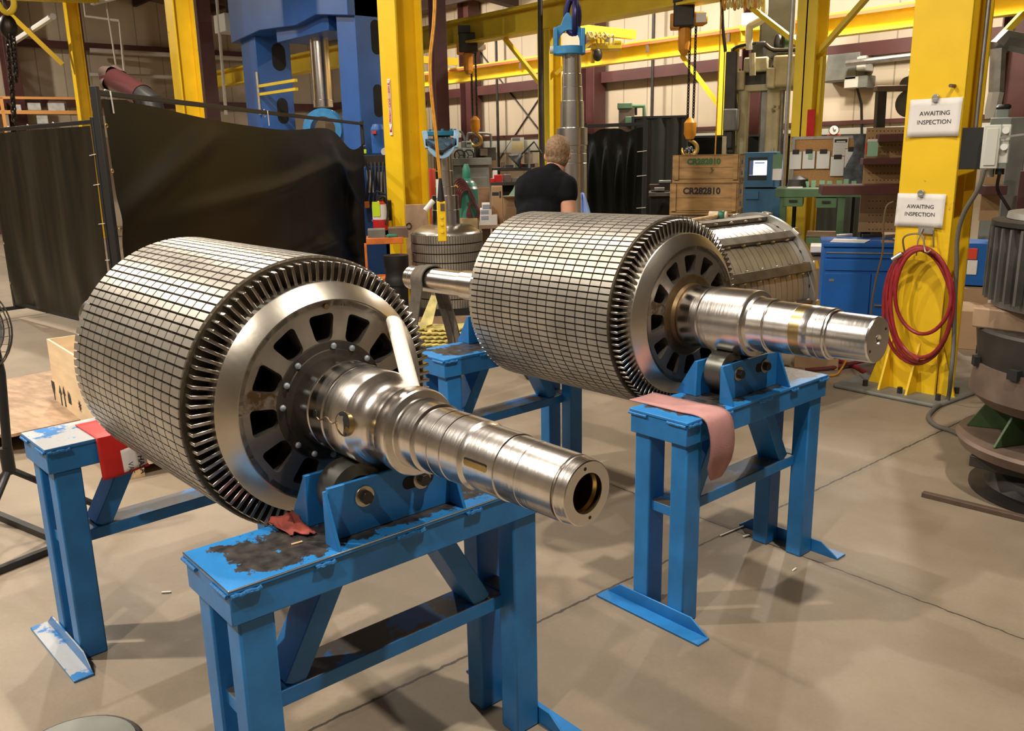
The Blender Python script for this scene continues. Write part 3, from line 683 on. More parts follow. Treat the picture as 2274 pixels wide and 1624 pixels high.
# pink felt strip across the rear stand
t3f = Matrix.Translation((-1.985, 2.197, 0)) @ Matrix.Rotation(R(1.19), 4, 'Z')
_fp = smooth_path([(-.06, .085, SH + .003), (.06, .088, SH + .004), (.16, .09, SH + .004), (.235, .092, SH + .006), (.275, .094, SH - .012), (.29, .098, SH - .07), (.288, .102, SH - .13), (.275, .106, SH - .185), (.262, .112, SH - .235)], 4)
def _felt(u, v):
    k = min(int(v * (len(_fp) - 1)), len(_fp) - 2); f = v * (len(_fp) - 1) - k; p = _fp[k].lerp(_fp[k + 1], f)
    w = .135 * (1 - .55 * max(0, v - .86) / .14); return t3f @ V((p.x + .004 * math.sin(u * 3), p.y - .015 + u * w + max(0, v - .86) * .25, p.z + .0 * u))
tag(MB().sheet(_felt, 6, 36).build('felt_strip', 'felt_pink', solid=.005), 'pink felt strip laid over the beam of the right stand with its end hanging down', 'felt')
# white paper roll leaning between disc and shaft of the front rotor
a_, b_ = gp(908, 838, 2.06), gp(878, 724, 2.25)
ax = (b_ - a_).normalized(); L_ = (b_ - a_).length + .11; a_ = a_ - ax * .09
def _roll(u, v):
    g = 2 * PI * u * 1.25; r = .0185 + .0015 * u; o1 = ax.orthogonal().normalized(); o2 = ax.cross(o1)
    end = L_ + .008 * math.sin(g + 1) * (1 if v > .95 else 0); return a_ + ax * (v * end) + o1 * (r * math.cos(g)) + o2 * (r * math.sin(g))
tag(MB().sheet(_roll, 40, 8).build('paper_roll', 'roll_white', solid=.0015), 'bright white rolled sheet standing between disc and shaft of the front rotor', 'roll')
# web sling over the rear rotor's far shaft, ends hanging
dirB = V((math.cos(R(.828)) * math.cos(R(.948)), math.sin(R(.828)) * math.cos(R(.948)), math.sin(R(.948))))
cS = _oB + dirB * -1.72; yS = V((0, 0, 1)).cross(dirB).normalized(); zS = dirB.cross(yS)
ps = [cS + yS * -.088 + V((0, 0, -.36)) + dirB * -.07, cS + yS * -.078 + V((0, 0, -.2)) + dirB * -.035, cS + yS * -.071 + V((0, 0, -.05))] + [cS + yS * (-.072 * math.cos(a)) + zS * (.070 * math.sin(a)) for a in [PI * k / 8 for k in range(9)]] + [cS + yS * .076 + V((0, 0, -.1)) + dirB * .02, cS + yS * .09 + V((0, 0, -.32)) + dirB * .09, cS + yS * .10 + V((0, 0, -.62)) + dirB * .14]
t = thing('lifting_sling', 'grey brown web sling looped over the far shaft of the rear rotor', 'sling', (cS.x, cS.y, cS.z))
im = Matrix.Translation(-cS)
MB().ribbon(smooth_path(ps, 4), dirB, .062, .007).xf(im).build('web', 'sling_brown', t, smooth=60)
ps2 = [p + dirB * .05 + V((0, 0, .006)) + yS * (.006 if i > 6 else -.006) for i, p in enumerate(ps)]
MB().ribbon(smooth_path(ps2, 4), dirB, .055, .007).xf(im).build('web', 'sling_brown', t, smooth=60)
# wood splinter on the stand top, litter on the floor
p0 = t1f @ V((.14, .205, SH + .002)); tag(MB().bar(p0, p0 + V((.004, .026, .001)), .005, .002).build('splinter', 'wood_light'), 'small yellow wood splinter on the black worn stand top', 'splinter')
for (a, b, r_) in (((1600, 1190), (1660, 1165), .004), ((1651, 1192), (1664, 1188), .006), ((1760, 1268), (1768, 1262), .003), ((359, 1316), (380, 1315), .004)):
    p, q = at(*a, .004), at(*b, .004); s_ = {1600: 'forked pale wood chip on the floor crack under the right stand', 1651: 'tiny white chip beside the forked wood chip', 1760: 'speck of pale litter right of the forked chip', 359: 'short pale chip on the floor left of the front stand'}[a[0]]
    tag(MB().bar(p, q, r_ * 2, .005).build('wood_chip', 'chip_white', bev=.001), s_, 'chip', 'chips on the floor')
# dark round drum lid at the bottom left edge of the picture
c = at(160, 1662, .436); t = thing('drum', 'top rim of a dark grey round drum at the bottom left edge', 'drum', (c.x, c.y, 0))
MB().lathe([(0, .135), (.40, .135), (.412, .142), (.42, .135), (.412, .125)], (0, 0, 0), (0, 0, 1), 40).build('drum_body', 'cast_dark', t)
MB().lathe([(.395, .130), (.424, .126), (.432, .10), (.436, 0)], (0, 0, 0), (0, 0, 1), 40).build('lid', 'lathe_grey', t)

# ---------------------------------------------------------------- pedestal fan on the left edge
hb = gp(20, 1042, 3.6); t = thing('pedestal_fan', 'black pedestal fan cut by the left edge, wire cage on a pole with splayed legs', 'fan', (hb.x, hb.y, 0))
o = V((hb.x, hb.y, 0)); rt = V((math.cos(R(65)), math.sin(R(65)), 0)); aw = V((-math.sin(R(65)), math.cos(R(65)), 0))
hz = hb.z
tp = gp(2, 830, 3.6) - o
MB().tube([V((0, 0, hz)), tp, tp + V((0, 0, .35)) - rt * .02], .019, 12).build('pole', 'frame_black', t)
MB().cyl((0, 0, hz - .02), (0, 0, hz + .10), .027).build('collar', 'frame_black', t)
for a_ in (R(15), R(135), R(255)):
    d = rt * math.cos(a_) + aw * math.sin(a_)
    MB().tube([V((0, 0, hz + .0)), d * (.42) + V((0, 0, .02))], .015, 10).build('leg', 'frame_black', t)
for (a, b) in (((-40, 1130), (110, 1192)), ((-40, 1282), (110, 1222))):
    p, q = at(*a, .016) - o, at(*b, .016) - o
    MB().bar(p, q, .03, .03).build('base_bar', 'frame_black', t)
cc = gp(-112, 735, 3.55) - o; fx, fz = rt, V((0, 0, 1))
cg = MB()
for rr, off in ((.235, 0), (.232, .03), (.225, -.03), (.19, .06), (.19, -.05), (.13, .075), (.07, .08)):
    cg.tube([cc + aw * -off + fx * (rr * math.cos(g)) + fz * (rr * math.sin(g)) for g in [2 * PI * k / 40 for k in range(40)]], .003, 5, closed=True)
for k in range(40):
    g = 2 * PI * k / 40; d = fx * math.cos(g) + fz * math.sin(g)
    cg.tube([cc + d * .235, cc + aw * -.045 + d * .21, cc + aw * -.075 + d * .13, cc + aw * -.08 + d * .05], .0016, 4)
cg.build('cage', 'fan_wire', t)
MB().cyl(cc + aw * .02, cc + aw * .16, .08).build('motor', 'frame_black', t)
bl = MB()
for k in range(3):
    g = 2 * PI * k / 3
    bl.sheet(lambda u, v: cc + fx * ((.04 + .16 * u) * math.cos(g + (v - .5) * .9)) + fz * ((.04 + .16 * u) * math.sin(g + (v - .5) * .9)) + aw * (.02 * (v - .5)), 4, 4)
bl.build('blade', 'galvanised', t, solid=.002)

# ---------------------------------------------------------------- plywood crate and sheet on the floor, far left
c0 = at(288, 1066)
_l = ray(103, 753); _p = EYE + _l * (c0.y / _l.y); Wx, Hc, Ly = c0.x - _p.x, _p.z, .55
t = thing('plywood_crate', 'pale plywood crate with black arrow marks behind the far left stand', 'crate', (c0.x, c0.y, 0))
spn = B(-Wx, 0, 0, .012, .075, Hc).build('marked_panel', 'plywood', t); B(-Wx, 0, Ly - .012, Ly, .075, Hc).build('side_panel', 'plywood', t)
B(-.012, 0, .012, Ly - .012, .075, Hc).build('end_panel', 'plywood', t); B(-Wx, -Wx + .012, .012, Ly - .012, .075, Hc).build('end_panel', 'plywood', t)
B(-Wx, 0, 0, Ly, .06, .075).build('crate_floor', 'plywood', t)
for y in (0, Ly / 2 - .04, Ly - .08): B(-Wx, 0, y, y + .08, 0, .06).build('skid', 'plywood_edge', t)
def cq(px, py): l_ = ray(px, py); p_ = EYE + l_ * (c0.y / l_.y); return p_.x - c0.x, p_.z
def mk(nm, poly, px, py, s=1.0):
    x, z = cq(px, py); MB().prism([(a_ * s, b_ * s) for a_, b_ in poly], (x, -.0012, z), (1, 0, 0), (0, 0, 1), .001).build(nm, 'ink', spn, smooth=0)
ARR = [(-.010, -.05), (.010, -.05), (.010, .012), (.028, .012), (0, .055), (-.028, .012), (-.010, .012)]
mk('glass_mark', [(-.03, -.06), (.03, -.06), (.03, -.048), (.008, -.048), (.008, -.01), (.032, .03), (.03, .06), (-.03, .06), (-.032, .03), (-.008, -.01), (-.008, -.048), (-.03, -.048)], 121, 872, 1.3)
mk('arrow_mark', ARR, 136, 880, 1.3); mk('arrow_mark', ARR, 144, 882, 1.3); mk('hand_mark', [(-.03, -.03), (.03, -.03), (.03, .01), (.012, .04), (0, .015), (-.016, .045), (-.03, .01)], 155, 886, 1.1)
mk('star_mark', [(.04 * math.cos(k * PI / 8) * (1 if k % 2 else .4), .04 * math.sin(k * PI / 8) * (1 if k % 2 else .4)) for k in range(16)], 178, 902)
mk('bar_mark', [(-.06, -.006), (.06, -.006), (.06, .006), (-.06, .006)], 136, 906)
bx, bz = cq(163, 748); bg = V((c0.x + bx - .05, c0.y + .22, 0))
def _bag(u, v):
    g = 2 * PI * u; r = .15 * (1 - v * .6) + .014 * math.sin(5 * g + 4 * v); return (bg.x + r * math.cos(g), bg.y + r * math.sin(g), Hc - .14 + v * .26)
tag(MB().sheet(_bag, 28, 8).build('plastic_bag', 'plastic_bag', solid=.002), 'pale blue plastic bag bunched inside the plywood crate', 'bag')
t = thing('floor_sheet', 'stained plywood sheet lying on a low black pallet behind the far left stand', 'sheet', (*at(70, 900, .13).xy, 0), R(12))
pw = [(-.85, -.62), (-.2, -.70), (.25, -.62), (.55, -.35), (.62, .2), (.5, .75), (-.85, .75)]
MB().prism(pw, (0, 0, .115), (1, 0, 0), (0, 1, 0), .018).build('sheet', 'old_board', t)
for y in (-.5, 0, .5): B(-.8, .42, y - .05, y + .05, 0, .115).build('pallet_bar', 'frame_black', t)

# ---------------------------------------------------------------- welding screens
def screen(name, label, p, q, Hs, sag, streak, ties, group):
    p, q = V((p[0], p[1], 0)), V((q[0], q[1], 0)); L = (q - p).length; rz = math.atan2((q - p).y, (q - p).x)
    t = thing(name, label, 'screen', p, rz, group)
    for x in (0, L): B(x - .022, x + .022, -.022, .022, .09, Hs + .02).build('post', 'frame_black', t, bev=.003)
    B(0, L, -.018, .018, Hs - .035, Hs).build('top_rail', 'frame_black', t, bev=.003)
    B(0, L, -.018, .018, .14, .18).build('base_rail', 'frame_black', t, bev=.003)
    for x in (0, L):
        B(x - .02, x + .02, -.35, .35, .09, .13).build('foot_bar', 'frame_black', t, bev=.003)
        for y in (-.32, .32):
            c = MB().cyl((x - .015, y, .04), (x + .015, y, .04), .04, n=16); c.box(x - .005, x + .005, y - .02, y + .02, .05, .10); c.build('caster', 'rubber_black', t)
    def f(u, v):
        x = .035 + u * (L - .07); s_ = sum(a * math.exp(-((u - c) / w) ** 2) for c, w, a in sag)
        z0 = Hs - .05 - s_ * 1.0; z = .17 + v * (z0 - .17)
        fold = .035 * MN.noise(V((u * 5 + 2, v * 1.2, 3.3))) + .022 * math.sin(u * 26 + 3 * math.sin(v * 3)) * (.3 + .7 * (1 - v)) * (.5 + .5 * MN.noise(V((u * 3, 7, 1))))
        pull = 0
        for (cu, cv, dx_, dz_, a, w) in streak:
            e = ((u - cu) * dz_ - (v - cv) * dx_); al = (u - cu) * dx_ + (v - cv) * dz_
            if 0 < al < .55: pull += a * math.exp(-(e / w) ** 2) * math.sin(PI * al / .55)
        return (x, -.025 - fold - pull, z)
    MB().sheet(f, 110, 46).build('curtain', ties[1], t, smooth=80)
    for u in ties[0]:
        x = u * L; m = MB().tube([(x + .026 * math.cos(a), 0, Hs - .025 + .034 * math.sin(a)) for a in [2 * PI * k / 10 for k in range(10)]], .004, 5, closed=True)
        if ties[2]: m.tube([(x, -.03, Hs + .0), (x + .004, -.034, Hs - .14)], .005, 5)
        m.build('cable_tie', 'tie_white', t)
    for v in (.12, .36, .55, .75, .9):
        MB().tube([(.03 + .012 * math.cos(a), -.032, .17 + v * (Hs - .2) + .012 * math.sin(a)) for a in [2 * PI * k / 10 for k in range(10)]], .004, 5, closed=True).build('grommet', 'grommet_brass', t)
        MB().bar((L - .09, -.032, .17 + v * (Hs - .3)), (L + .02, -.03, .18 + v * (Hs - .3)), .006, .006).build('side_tie', 'tie_white', t)
    return t
WS = 'black welding screens on castors'
pA, qA = at(40, 705), at(207, 263, 2.01)
screen('welding_screen', 'streaked black welding screen at the far left edge', V((-10.66, 1.85, 0)), V((qA.x, qA.y, 0)), 2.0, ((.0, .1, .03),), (), ((.22, .42, .66), 'curtain_vinyl_streaked', False), WS)
pB, qB = at(210, 199, 2.09), at(803, 272, 2.09)
screen('welding_screen', 'large glossy black welding screen standing behind the front rotor', pB, qB, 2.09, ((.5, .25, .12), (.93, .12, .30), (.24, .13, .03)),
       ((.28, .98, -.55, -.8, .05, .035), (.72, .95, .35, -.75, .05, .03), (.55, .6, .25, -.9, .03, .03), (.02, .55, .5, .15, .04, .02), (.02, .12, .5, .12, .05, .025), (.62, .35, .55, -.5, .05, .04)), ((.02, .45), 'curtain_vinyl', True), WS)

# ---------------------------------------------------------------- yellow crane columns
def column(px, g, label, h=7.2, w=.33, d=.33, y0=None):
    o = gp(px, 340, g); t = thing('crane_column', label, 'column', (o.x, o.y, 0), 0, 'yellow crane columns')
    B(-w / 2, w / 2, -d / 2, -d / 2 + .022, .02, h).build('flange', 'yellow_paint', t, bev=.003); B(-w / 2, w / 2, d / 2 - .022, d / 2, .02, h).build('flange', 'yellow_paint', t, bev=.003)
    B(-.008, .008, -d / 2 + .022, d / 2 - .022, .02, h).build('web', 'yellow_paint', t)
    B(-.25, .25, -.25, .25, 0, .022).build('base_plate', 'yellow_paint', t, bev=.003)
    return t
cR = column(2088, 5.76, 'wide yellow column at the right with two paper signs and a red hose', 7.2, .36, .30)
oR = cR.location.copy(); FY = -.15
for x in (-.13, .06): MB().prism([(0, 0), (.14, 0), (.006, .34), (0, .34)], (x, FY, .022), (0, -1, 0), (0, 0, 1), .014).build('gusset', 'yellow_paint', cR)
for sx in (-1, 1): MB().prism([(0, 0), (.12, 0), (.006, .36), (0, .36)], (sx * .18, -.1, .022), (sx, 0, 0), (0, 0, 1), .014 * sx).build('gusset', 'yellow_paint', cR)
for x, y in ((-.25, -.25), (0, -.26), (.25, -.25), (.26, 0), (-.26, 0)): MB().cyl((x, y, .022), (x, y, .07), .018, n=6).build('anchor_bolt', 'cast_dark', cR, smooth=20)
MB().prism([(-.42, -.36), (.27, -.36), (.30, -.30), (.34, .40), (-.44, .40), (-.44, -.34)], (0, 0, -.001), (1, 0, 0), (0, 1, 0), .03).build('grout_pad', 'lathe_grey', cR, bev=.012)['label'] = 'grey grout pad'
cM = column(902, 9.55, 'yellow column with a red EXTINGUISHER sign behind the front rotor')
c3 = column(432, 14.3, 'yellow column rising behind the large black welding screen')
c4 = column(200, 19.3, 'yellow column with a diagonal brace at the upper left', 7.2, .24, .24)
br = [gp(139, 143, 19.0), gp(12, 22, 18.6)]
MB().bar(br[0] - c4.location, br[1] - c4.location, .09, .09).build('brace', 'yellow_paint', c4)
rb = [gp(210, 2, 19.3), gp(-60, -8, 17.0)]
MB().bar(rb[0] - c4.location + V((0, 0, .1)), rb[1] - c4.location + V((0, 0, .1)), .2, .28).build('top_beam', 'yellow_beam', c4)
# signs on the right column
def sign(px0, px1, py0, py1, label, tilt):
    f = Fr((px0 + px1) / 2, 1, 0, p=oR + V((0, FY - .004, 0))); x0, z1 = f.q(px0, py0); x1, z0 = f.q(px1, py1)
    w, h, cx, cz = (x1 - x0), (z1 - z0), (x0 + x1) / 2, (z0 + z1) / 2
    t = thing('paper_sign', label, 'sign', f.o + V((cx, -.002, cz)), 0, 'awaiting inspection signs'); t.rotation_euler.y = tilt
    MB().sheet(lambda u, v: ((u - .5) * w, -.004 - .012 * (abs(u - .5) * 2) ** 3 * (1 - v) , (v - .5) * h), 10, 6).build('paper', 'paper', t, solid=.0006); pp_ = kids(t)[0]
    text('AWAITING', h * .165, 'ink', pp_, TM((0, -.0062, h * .11), (1, 0, 0), (0, 0, 1)), bold=.0)
    text('INSPECTION', h * .165, 'ink', pp_, TM((0, -.0062, -h * .12), (1, 0, 0), (0, 0, 1)), bold=.0)
    m = MB().cyl((.0, -.004, h * .52), (0, -.02, h * .52), .022, n=18); mc = m.build('magnet_clip', 'galvanised', t, bev=.003)
    MB().box(-.016, .016, -.022, -.006, h * .40, h * .50).build('clip_jaw', 'galvanised', mc, bev=.003)
    return t
sign(2023, 2131, 222, 302, 'AWAITING INSPECTION paper sign, the upper of two on the yellow column', R(0))
sign(1995, 2095, 429, 507, 'AWAITING INSPECTION paper sign, the lower one above the red hose', R(0))
f = Fr(2120, 1, 0, p=oR + V((0, FY, 0))); x, z = f.q(2120, 191)
MB().cyl((x, FY, z), (x, FY - .06, z), .011, n=14).build('peg', 'cast_brown', cR)
# hose hanger and the red air hose coil
f = Fr(2040, 1, 0, p=oR + V((0, FY - .02, 0)))
def hq(px, py, y=0.0): x, z = f.q(px, py, -y); return f.o + V((x, -y, z))
t = thing('hose_hanger', 'bent steel wire hanger on the yellow column holding the red hose', 'hanger', hq(2030, 520))
io = -V(hq(2030, 520))
MB().tube([p + io for p in smooth_path([hq(2009, 560, .10), hq(2006, 530, .12), hq(2025, 520, .12), hq(2048, 524, .12), hq(2054, 555, .14), hq(2060, 561, .16), hq(2068, 556, .16)], 5)], .006, 8).build('front_wire', 'wire_steel', t)
MB().tube([p + io for p in (hq(2050, 508, .01), hq(2038, 535, .03), hq(2035, 568, .05))], .005, 8).build('back_wire', 'wire_steel', t)
MB().tube([p + io for p in (hq(2073, 512, .01), hq(2073, 550, .02))], .005, 8).build('back_wire', 'wire_steel', t)
MB().box(-.05, .05, -.01, .0, -.02, .02).xf(Matrix.Translation(hq(2058, 512) + io)).build('mount', 'galvanised', t)
t = thing('air_hose', 'red air hose hung in loops on the yellow column hanger', 'hose', hq(2045, 680, .1)); io = -V(hq(2045, 680, .1))
loops = [((2042, 676, 72, 128), .07), ((2046, 672, 70, 122), .10), ((2036, 681, 76, 127), .055), ((2050, 648, 62, 94), .12)]
for i, ((cx, cy, rx, ry), y) in enumerate(loops):
    P = []
    for k in range(40):
        a = 2 * PI * k / 40; P.append(hq(cx + rx * math.cos(a) * (1 + .03 * math.sin(3 * a + i)), cy - ry * math.sin(a), y + .01 * math.sin(2 * a + i)) + io)
    MB().tube(P, .0125, 10, closed=True).build('coil', 'hose_red', t)
MB().tube([p + io for p in smooth_path([hq(2000, 560, .09), hq(1990, 620, .1), hq(1972, 700, .1), hq(2005, 770, .1), hq(2040, 800, .11)], 6)], .0125, 10).build('tail', 'hose_red', t)
MB().cyl(hq(2003, 563, .10) + io, hq(1981, 577, .12) + io, .016, n=14).build('coupling', 'galvanised', t)
# grey power cable down the column and along the floor
kb = [hq(2186, 376, .10), hq(2172, 420, .10), hq(2140, 475, .08), hq(2126, 530, .06), hq(2124, 600, .05), hq(2120, 680, .05), hq(2118, 760, .06), hq(2112, 830, .12)] + [at(2104, 888, .03), at(2078, 905, .016), at(2062, 926, .014), at(2078, 945, .014), at(2112, 957, .014), at(2150, 975, .014)]
tag(MB().tube(smooth_path(kb, 7), .014, 10).build('power_cable', 'cable_grey'), 'grey power cable running down the right column and curling on the floor', 'cable')
bc = [hq(1984, 448, .03), hq(1968, 460, .05), hq(1962, 500, .06), hq(1960, 560, .06), hq(1948, 610, .06), hq(1938, 660, .06), hq(1934, 705, .05), hq(1932, 790, .04)]
tag(MB().tube(smooth_path(bc, 6), .006, 8).build('hanging_cord', 'cord_brown'), 'thin brown cord hanging left of the lower paper sign', 'cord')  # a plain brown cord, not an air hose
# disconnect box on the right column's side
t = thing('disconnect_box', 'grey electrical disconnect box with black side plate on the right column', 'box', oR + V((.19, -.06, 0)), R(0))
f = Fr(2170, 1, R(18), p=oR + V((.10, -.16, 0))); t.location = f.o; t.rotation_euler.z = f.rz
x0, z1 = f.q(2138, 284); x1, z0 = f.q(2181, 376)
B(x0, x1, -.008, 0, z0, z1).build('back_plate', 'panel_black', t, bev=.002)
x2 = f.x(2222, 330); zt, zb = f.z(2200, 278), f.z(2200, 374)
enc = B(x1 - .005, x2, -.14, .02, zb, zt).build('enclosure', 'panel_grey', t, bev=.006)
B(x1 + .012, x2 - .012, -.147, -.14, zb + .02, zt - .02).build('door', 'panel_grey', enc, bev=.004)
x3 = f.x(2243, 330); swb = B(x2, x3, -.12, .0, zb + .03, zt).build('switch_block', 'panel_grey', t, bev=.006)
for dz in (.035, .13): MB().cyl(((x2 + x3) / 2, -.12, zt - dz), ((x2 + x3) / 2, -.15, zt - dz), .02, n=14).build('knob', 'lens_white', swb)
MB().bar((x2, -.15, zt - .075), (x3 + .07, -.15, zt - .06), .01, .012).build('lever', 'galvanised', swb)
MB().cyl((x1 + .05, -.05, zb), (x1 + .05, -.05, zb - .05), .022, n=14).build('gland', 'galvanised', t); MB().cyl((x1 + .10, -.05, zb), (x1 + .10, -.05, zb - .035), .025, n=14).build('gland', 'rubber_black', t)
k2 = [f.o + f.X * (x1 + .10) + f.N * -.05 + V((0, 0, zb - .03)), gp(2215, 420, 5.5), gp(2232, 450, 5.5), gp(2246, 475, 5.5), gp(2252, 500, 5.5)]
MB().tube(smooth_path(k2, 6), .010, 8).xf((Matrix.Translation(t.location) @ Matrix.Rotation(t.rotation_euler.z, 4, 'Z')).inverted()).build('cord', 'rubber_black', t)
# thin conduit up the column's side
tag(MB().cyl(oR + V((.215, -.03, zt - .02)), oR + V((.215, -.03, 4.2)), .014, n=12).build('conduit', 'galvanised'), 'grey conduit running up the right edge of the wide yellow column', 'conduit')
# extinguisher, tag and sign on the middle column
f = Fr(868, 1, 0, p=cM.location + V((0, -.165, 0))); x0, z1 = f.q(861, 176); x1, z0 = f.q(873, 300)
t = thing('extinguisher_sign', 'tall narrow red and white EXTINGUISHER arrow sign on the yellow column', 'sign', f.o + V((0, -.004, 0)))
B(x0, x1, -.004, 0, z0, z1).build('white_border', 'paper_bright', t); wS = x1 - x0
B(x0 + .12 * wS, x1 - .12 * wS, -.0055, -.004, z0 + .03, z1 - .015).build('red_field', 'ext_red', t)
wbr = B(x0 + .24 * wS, x1 - .24 * wS, -.0062, -.0055, z0 + .12, z1 - .06).build('white_bar', 'paper_bright', t)
MB().prism([(-.03, 0), (.03, 0), (0, -.07)], ((x0 + x1) / 2, -.0062, z0 + .115), (1, 0, 0), (0, 0, 1), .001).build('arrow', 'paper_bright', t, smooth=0)
MB().prism([(-.022, 0), (0, -.03), (.022, 0)], ((x0 + x1) / 2, -.0062, z1 - .02), (1, 0, 0), (0, 0, 1), .001).build('arrow', 'paper_bright', t, smooth=0)
n_ = len('EXTINGUISHER')
for i, ch in enumerate('EXTINGUISHER'):
    text(ch, .042, 'ext_red', wbr, TM(((x0 + x1) / 2, -.0070, z1 - .085 - i * (z1 - z0 - .225) / (n_ - 1)), (1, 0, 0), (0, 0, 1)), bold=.0012)
f = Fr(866, 1, R(35), p=cM.location + V((-.10, -.30, 0))); t = thing('fire_extinguisher', 'red fire extinguisher with a lime tag hung on the yellow column', 'extinguisher', f.o, f.rz)
zb, zt = f.z(866, 512), f.z(866, 446)
MB().lathe([(zb, .06), (zb + .01, .085), (zt - .07, .085), (zt - .02, .05), (zt, .03)], (0, 0, 0), (0, 0, 1), 24).build('cylinder', 'ext_red', t)
B(-.03, .03, -.03, .03, zt, zt + .06).build('valve', 'panel_black', t); MB().tube(smooth_path([(.02, -.03, zt + .03), (.09, -.05, zt + .04), (.10, -.03, zt - .12), (.085, -.06, zt - .25)], 5), .013).build('hose', 'rubber_black', t)
MB().tube(smooth_path([(-.06, 0, zt + .05), (-.02, -.02, zt + .10), (.06, 0, zt + .07)], 4), .008).build('handle', 'panel_black', t)
B(-.05, .035, -.094, -.09, zt - .16, zt - .005).build('inspection_tag', 'tag_lime', t)['label'] = 'lime green inspection tag'
MB().lathe([(zb + .12, .0865), (zb + .28, .0865)], (0, 0, 0), (0, 0, 1), 24, caps=False).build('label_band', 'paper', t)
B(-.09, .09, .08, .10, zb + .1, zt).build('wall_bracket', 'panel_black', t)
# ================================================================ middle distance
def pb(fr, t, name, m, px0, py0, px1, py1, y0=0.0, y1=.1, bev=.004, label=None, **k):
    x0, zt = fr.q(px0, py0, y0); x1, zb = fr.q(px1, py1, y0)
    o = B(min(x0, x1), max(x0, x1), y0, y1, max(0, min(zb, zt)), max(zb, zt)).build(name, m, t, bev=bev, **k)
    if label: o['label'] = label
    return o
def th(fr, name, label, cat, group=None): return thing(name, label, cat, fr.o, fr.rz, group)
def lp(fr, px, py, y=0.0): x, z = fr.q(px, py, y); return V((x, y, z))
def top_at(fr, px, py): return fr.z(px, py)

# ---- stator core lying behind the rear rotor, axis along the hall
Xc, Yf, Yn, zc, Rs = -3.60, 5.30, 4.25, .70, .50
t = thing('stator_core', 'slotted steel stator drum with welded bars and rim lying behind the rear rotor', 'stator', (Xc, Yn, 0))
Ls = Yf - Yn
body = MB(); ns = 15
for k in range(ns):
    y0, y1 = .03 + (Ls - .08) * k / ns, .03 + (Ls - .08) * (k + 1) / ns - .006
    body.lathe([(y0, .40), (y0, Rs - .035), (y1, Rs - .035), (y1, .40)], (0, 0, zc), (0, 1, 0), 96, caps=False)
body.build('lamination_stack', 'stator_steel', t, smooth=25)
MB().lathe([(.03, Rs - .045), (Ls - .05, Rs - .045)], (0, 0, zc), (0, 1, 0), 72, caps=False).build('groove_shade', 'groove_dark', t)
MB().lathe([(.0, .385), (.0, Rs - .032), (.03, Rs - .032), (.03, .385), (.0, .385)], (0, 0, zc), (0, 1, 0), 72, caps=False).build('near_plate', 'stator_bar', t)
fl = MB().lathe([(Ls - .05, .38), (Ls - .05, Rs + .012), (Ls - .022, Rs + .012), (Ls - .022, .38), (Ls - .05, .38)], (0, 0, zc), (0, 1, 0), 96, caps=False); fl.build('end_flange', 'stator_steel', t, smooth=25)
MB().lathe([(.03, .38), (Ls - .05, .38)], (0, 0, zc), (0, 1, 0), 60, caps=False).build('bore', 'stator_bar', t)
for k in range(12):
    g = R(20.5 + 30 * k); c, s_ = math.cos(g), math.sin(g); r_ = Rs - .014
    MB().bar((r_ * c, .02, zc + r_ * s_), (r_ * c, Ls - .04, zc + r_ * s_), .028, .062, (-s_, 0, c)).build('frame_bar', 'stator_bar', t, bev=.003)
    for j in range(6):
        for sd in (-1, 1):
            yy = .12 + j * (Ls - .24) / 5 + .03 * sd; p = V((r_ * c, yy, zc + r_ * s_)) + V((-s_, 0, c)) * (.036 * sd)
            MB().ball(p, .008, .028, .008, 8, 5).build('weld_nugget', 'bright_steel', t)
    g2 = R(35 + 30 * k); MB().cyl((.455 * math.cos(g2), Ls - .056, zc + .455 * math.sin(g2)), (.455 * math.cos(g2), Ls - .049, zc + .455 * math.sin(g2)), .016, n=16).build('flange_hole', 'hole_black', t)
    g3 = R(20.5 + 30 * k); MB().bar(((Rs + .008) * math.cos(g3), Ls - .04, zc + (Rs + .008) * math.sin(g3)), ((Rs + .008) * math.cos(g3), Ls + .006, zc + (Rs + .008) * math.sin(g3)), .03, .06, (-math.sin(g3), 0, math.cos(g3))).build('flange_lug', 'bright_steel', t, bev=.004)
for y in (.12, Ls - .25): MB().prism([(-.4, 0), (.4, 0), (.34, .29)] + [(.34 - .68 * k / 8, zc - math.sqrt(max(.001, (Rs - .033) ** 2 - (.34 - .68 * k / 8) ** 2))) for k in range(9)] + [(-.34, .29)], (0, y + .1, 0), (1, 0, 0), (0, 0, 1), .1).build('cradle', 'crate_wood', t)
# mallet on top of the stator
m0 = at(1594, 479, zc + Rs - .035 + .031); dm = V((.87, .45, 0)).normalized(); t = thing('mallet', 'rawhide mallet with green collar and wooden handle resting on the stator drum', 'mallet', m0)
hx = V((math.cos(R(28)), math.sin(R(28)), 0))
MB().lathe([(-.062, .026), (-.058, .031), (.062, .031), (.066, .026)], (0, 0, 0), hx, 28).build('head', 'mallet_hide', t)
MB().lathe([(.005, .0325), (.048, .0325)], (0, 0, 0), hx, 28, caps=False).build('collar', 'mallet_green', t, smooth=20, solid=.003)
hp = at(1535, 490, m0.z + .012) - m0; MB().tube([V((0, 0, 0)), hp * .5, hp * 1.6], [.012, .0125, .014], 10).build('handle', 'wood_light', t)

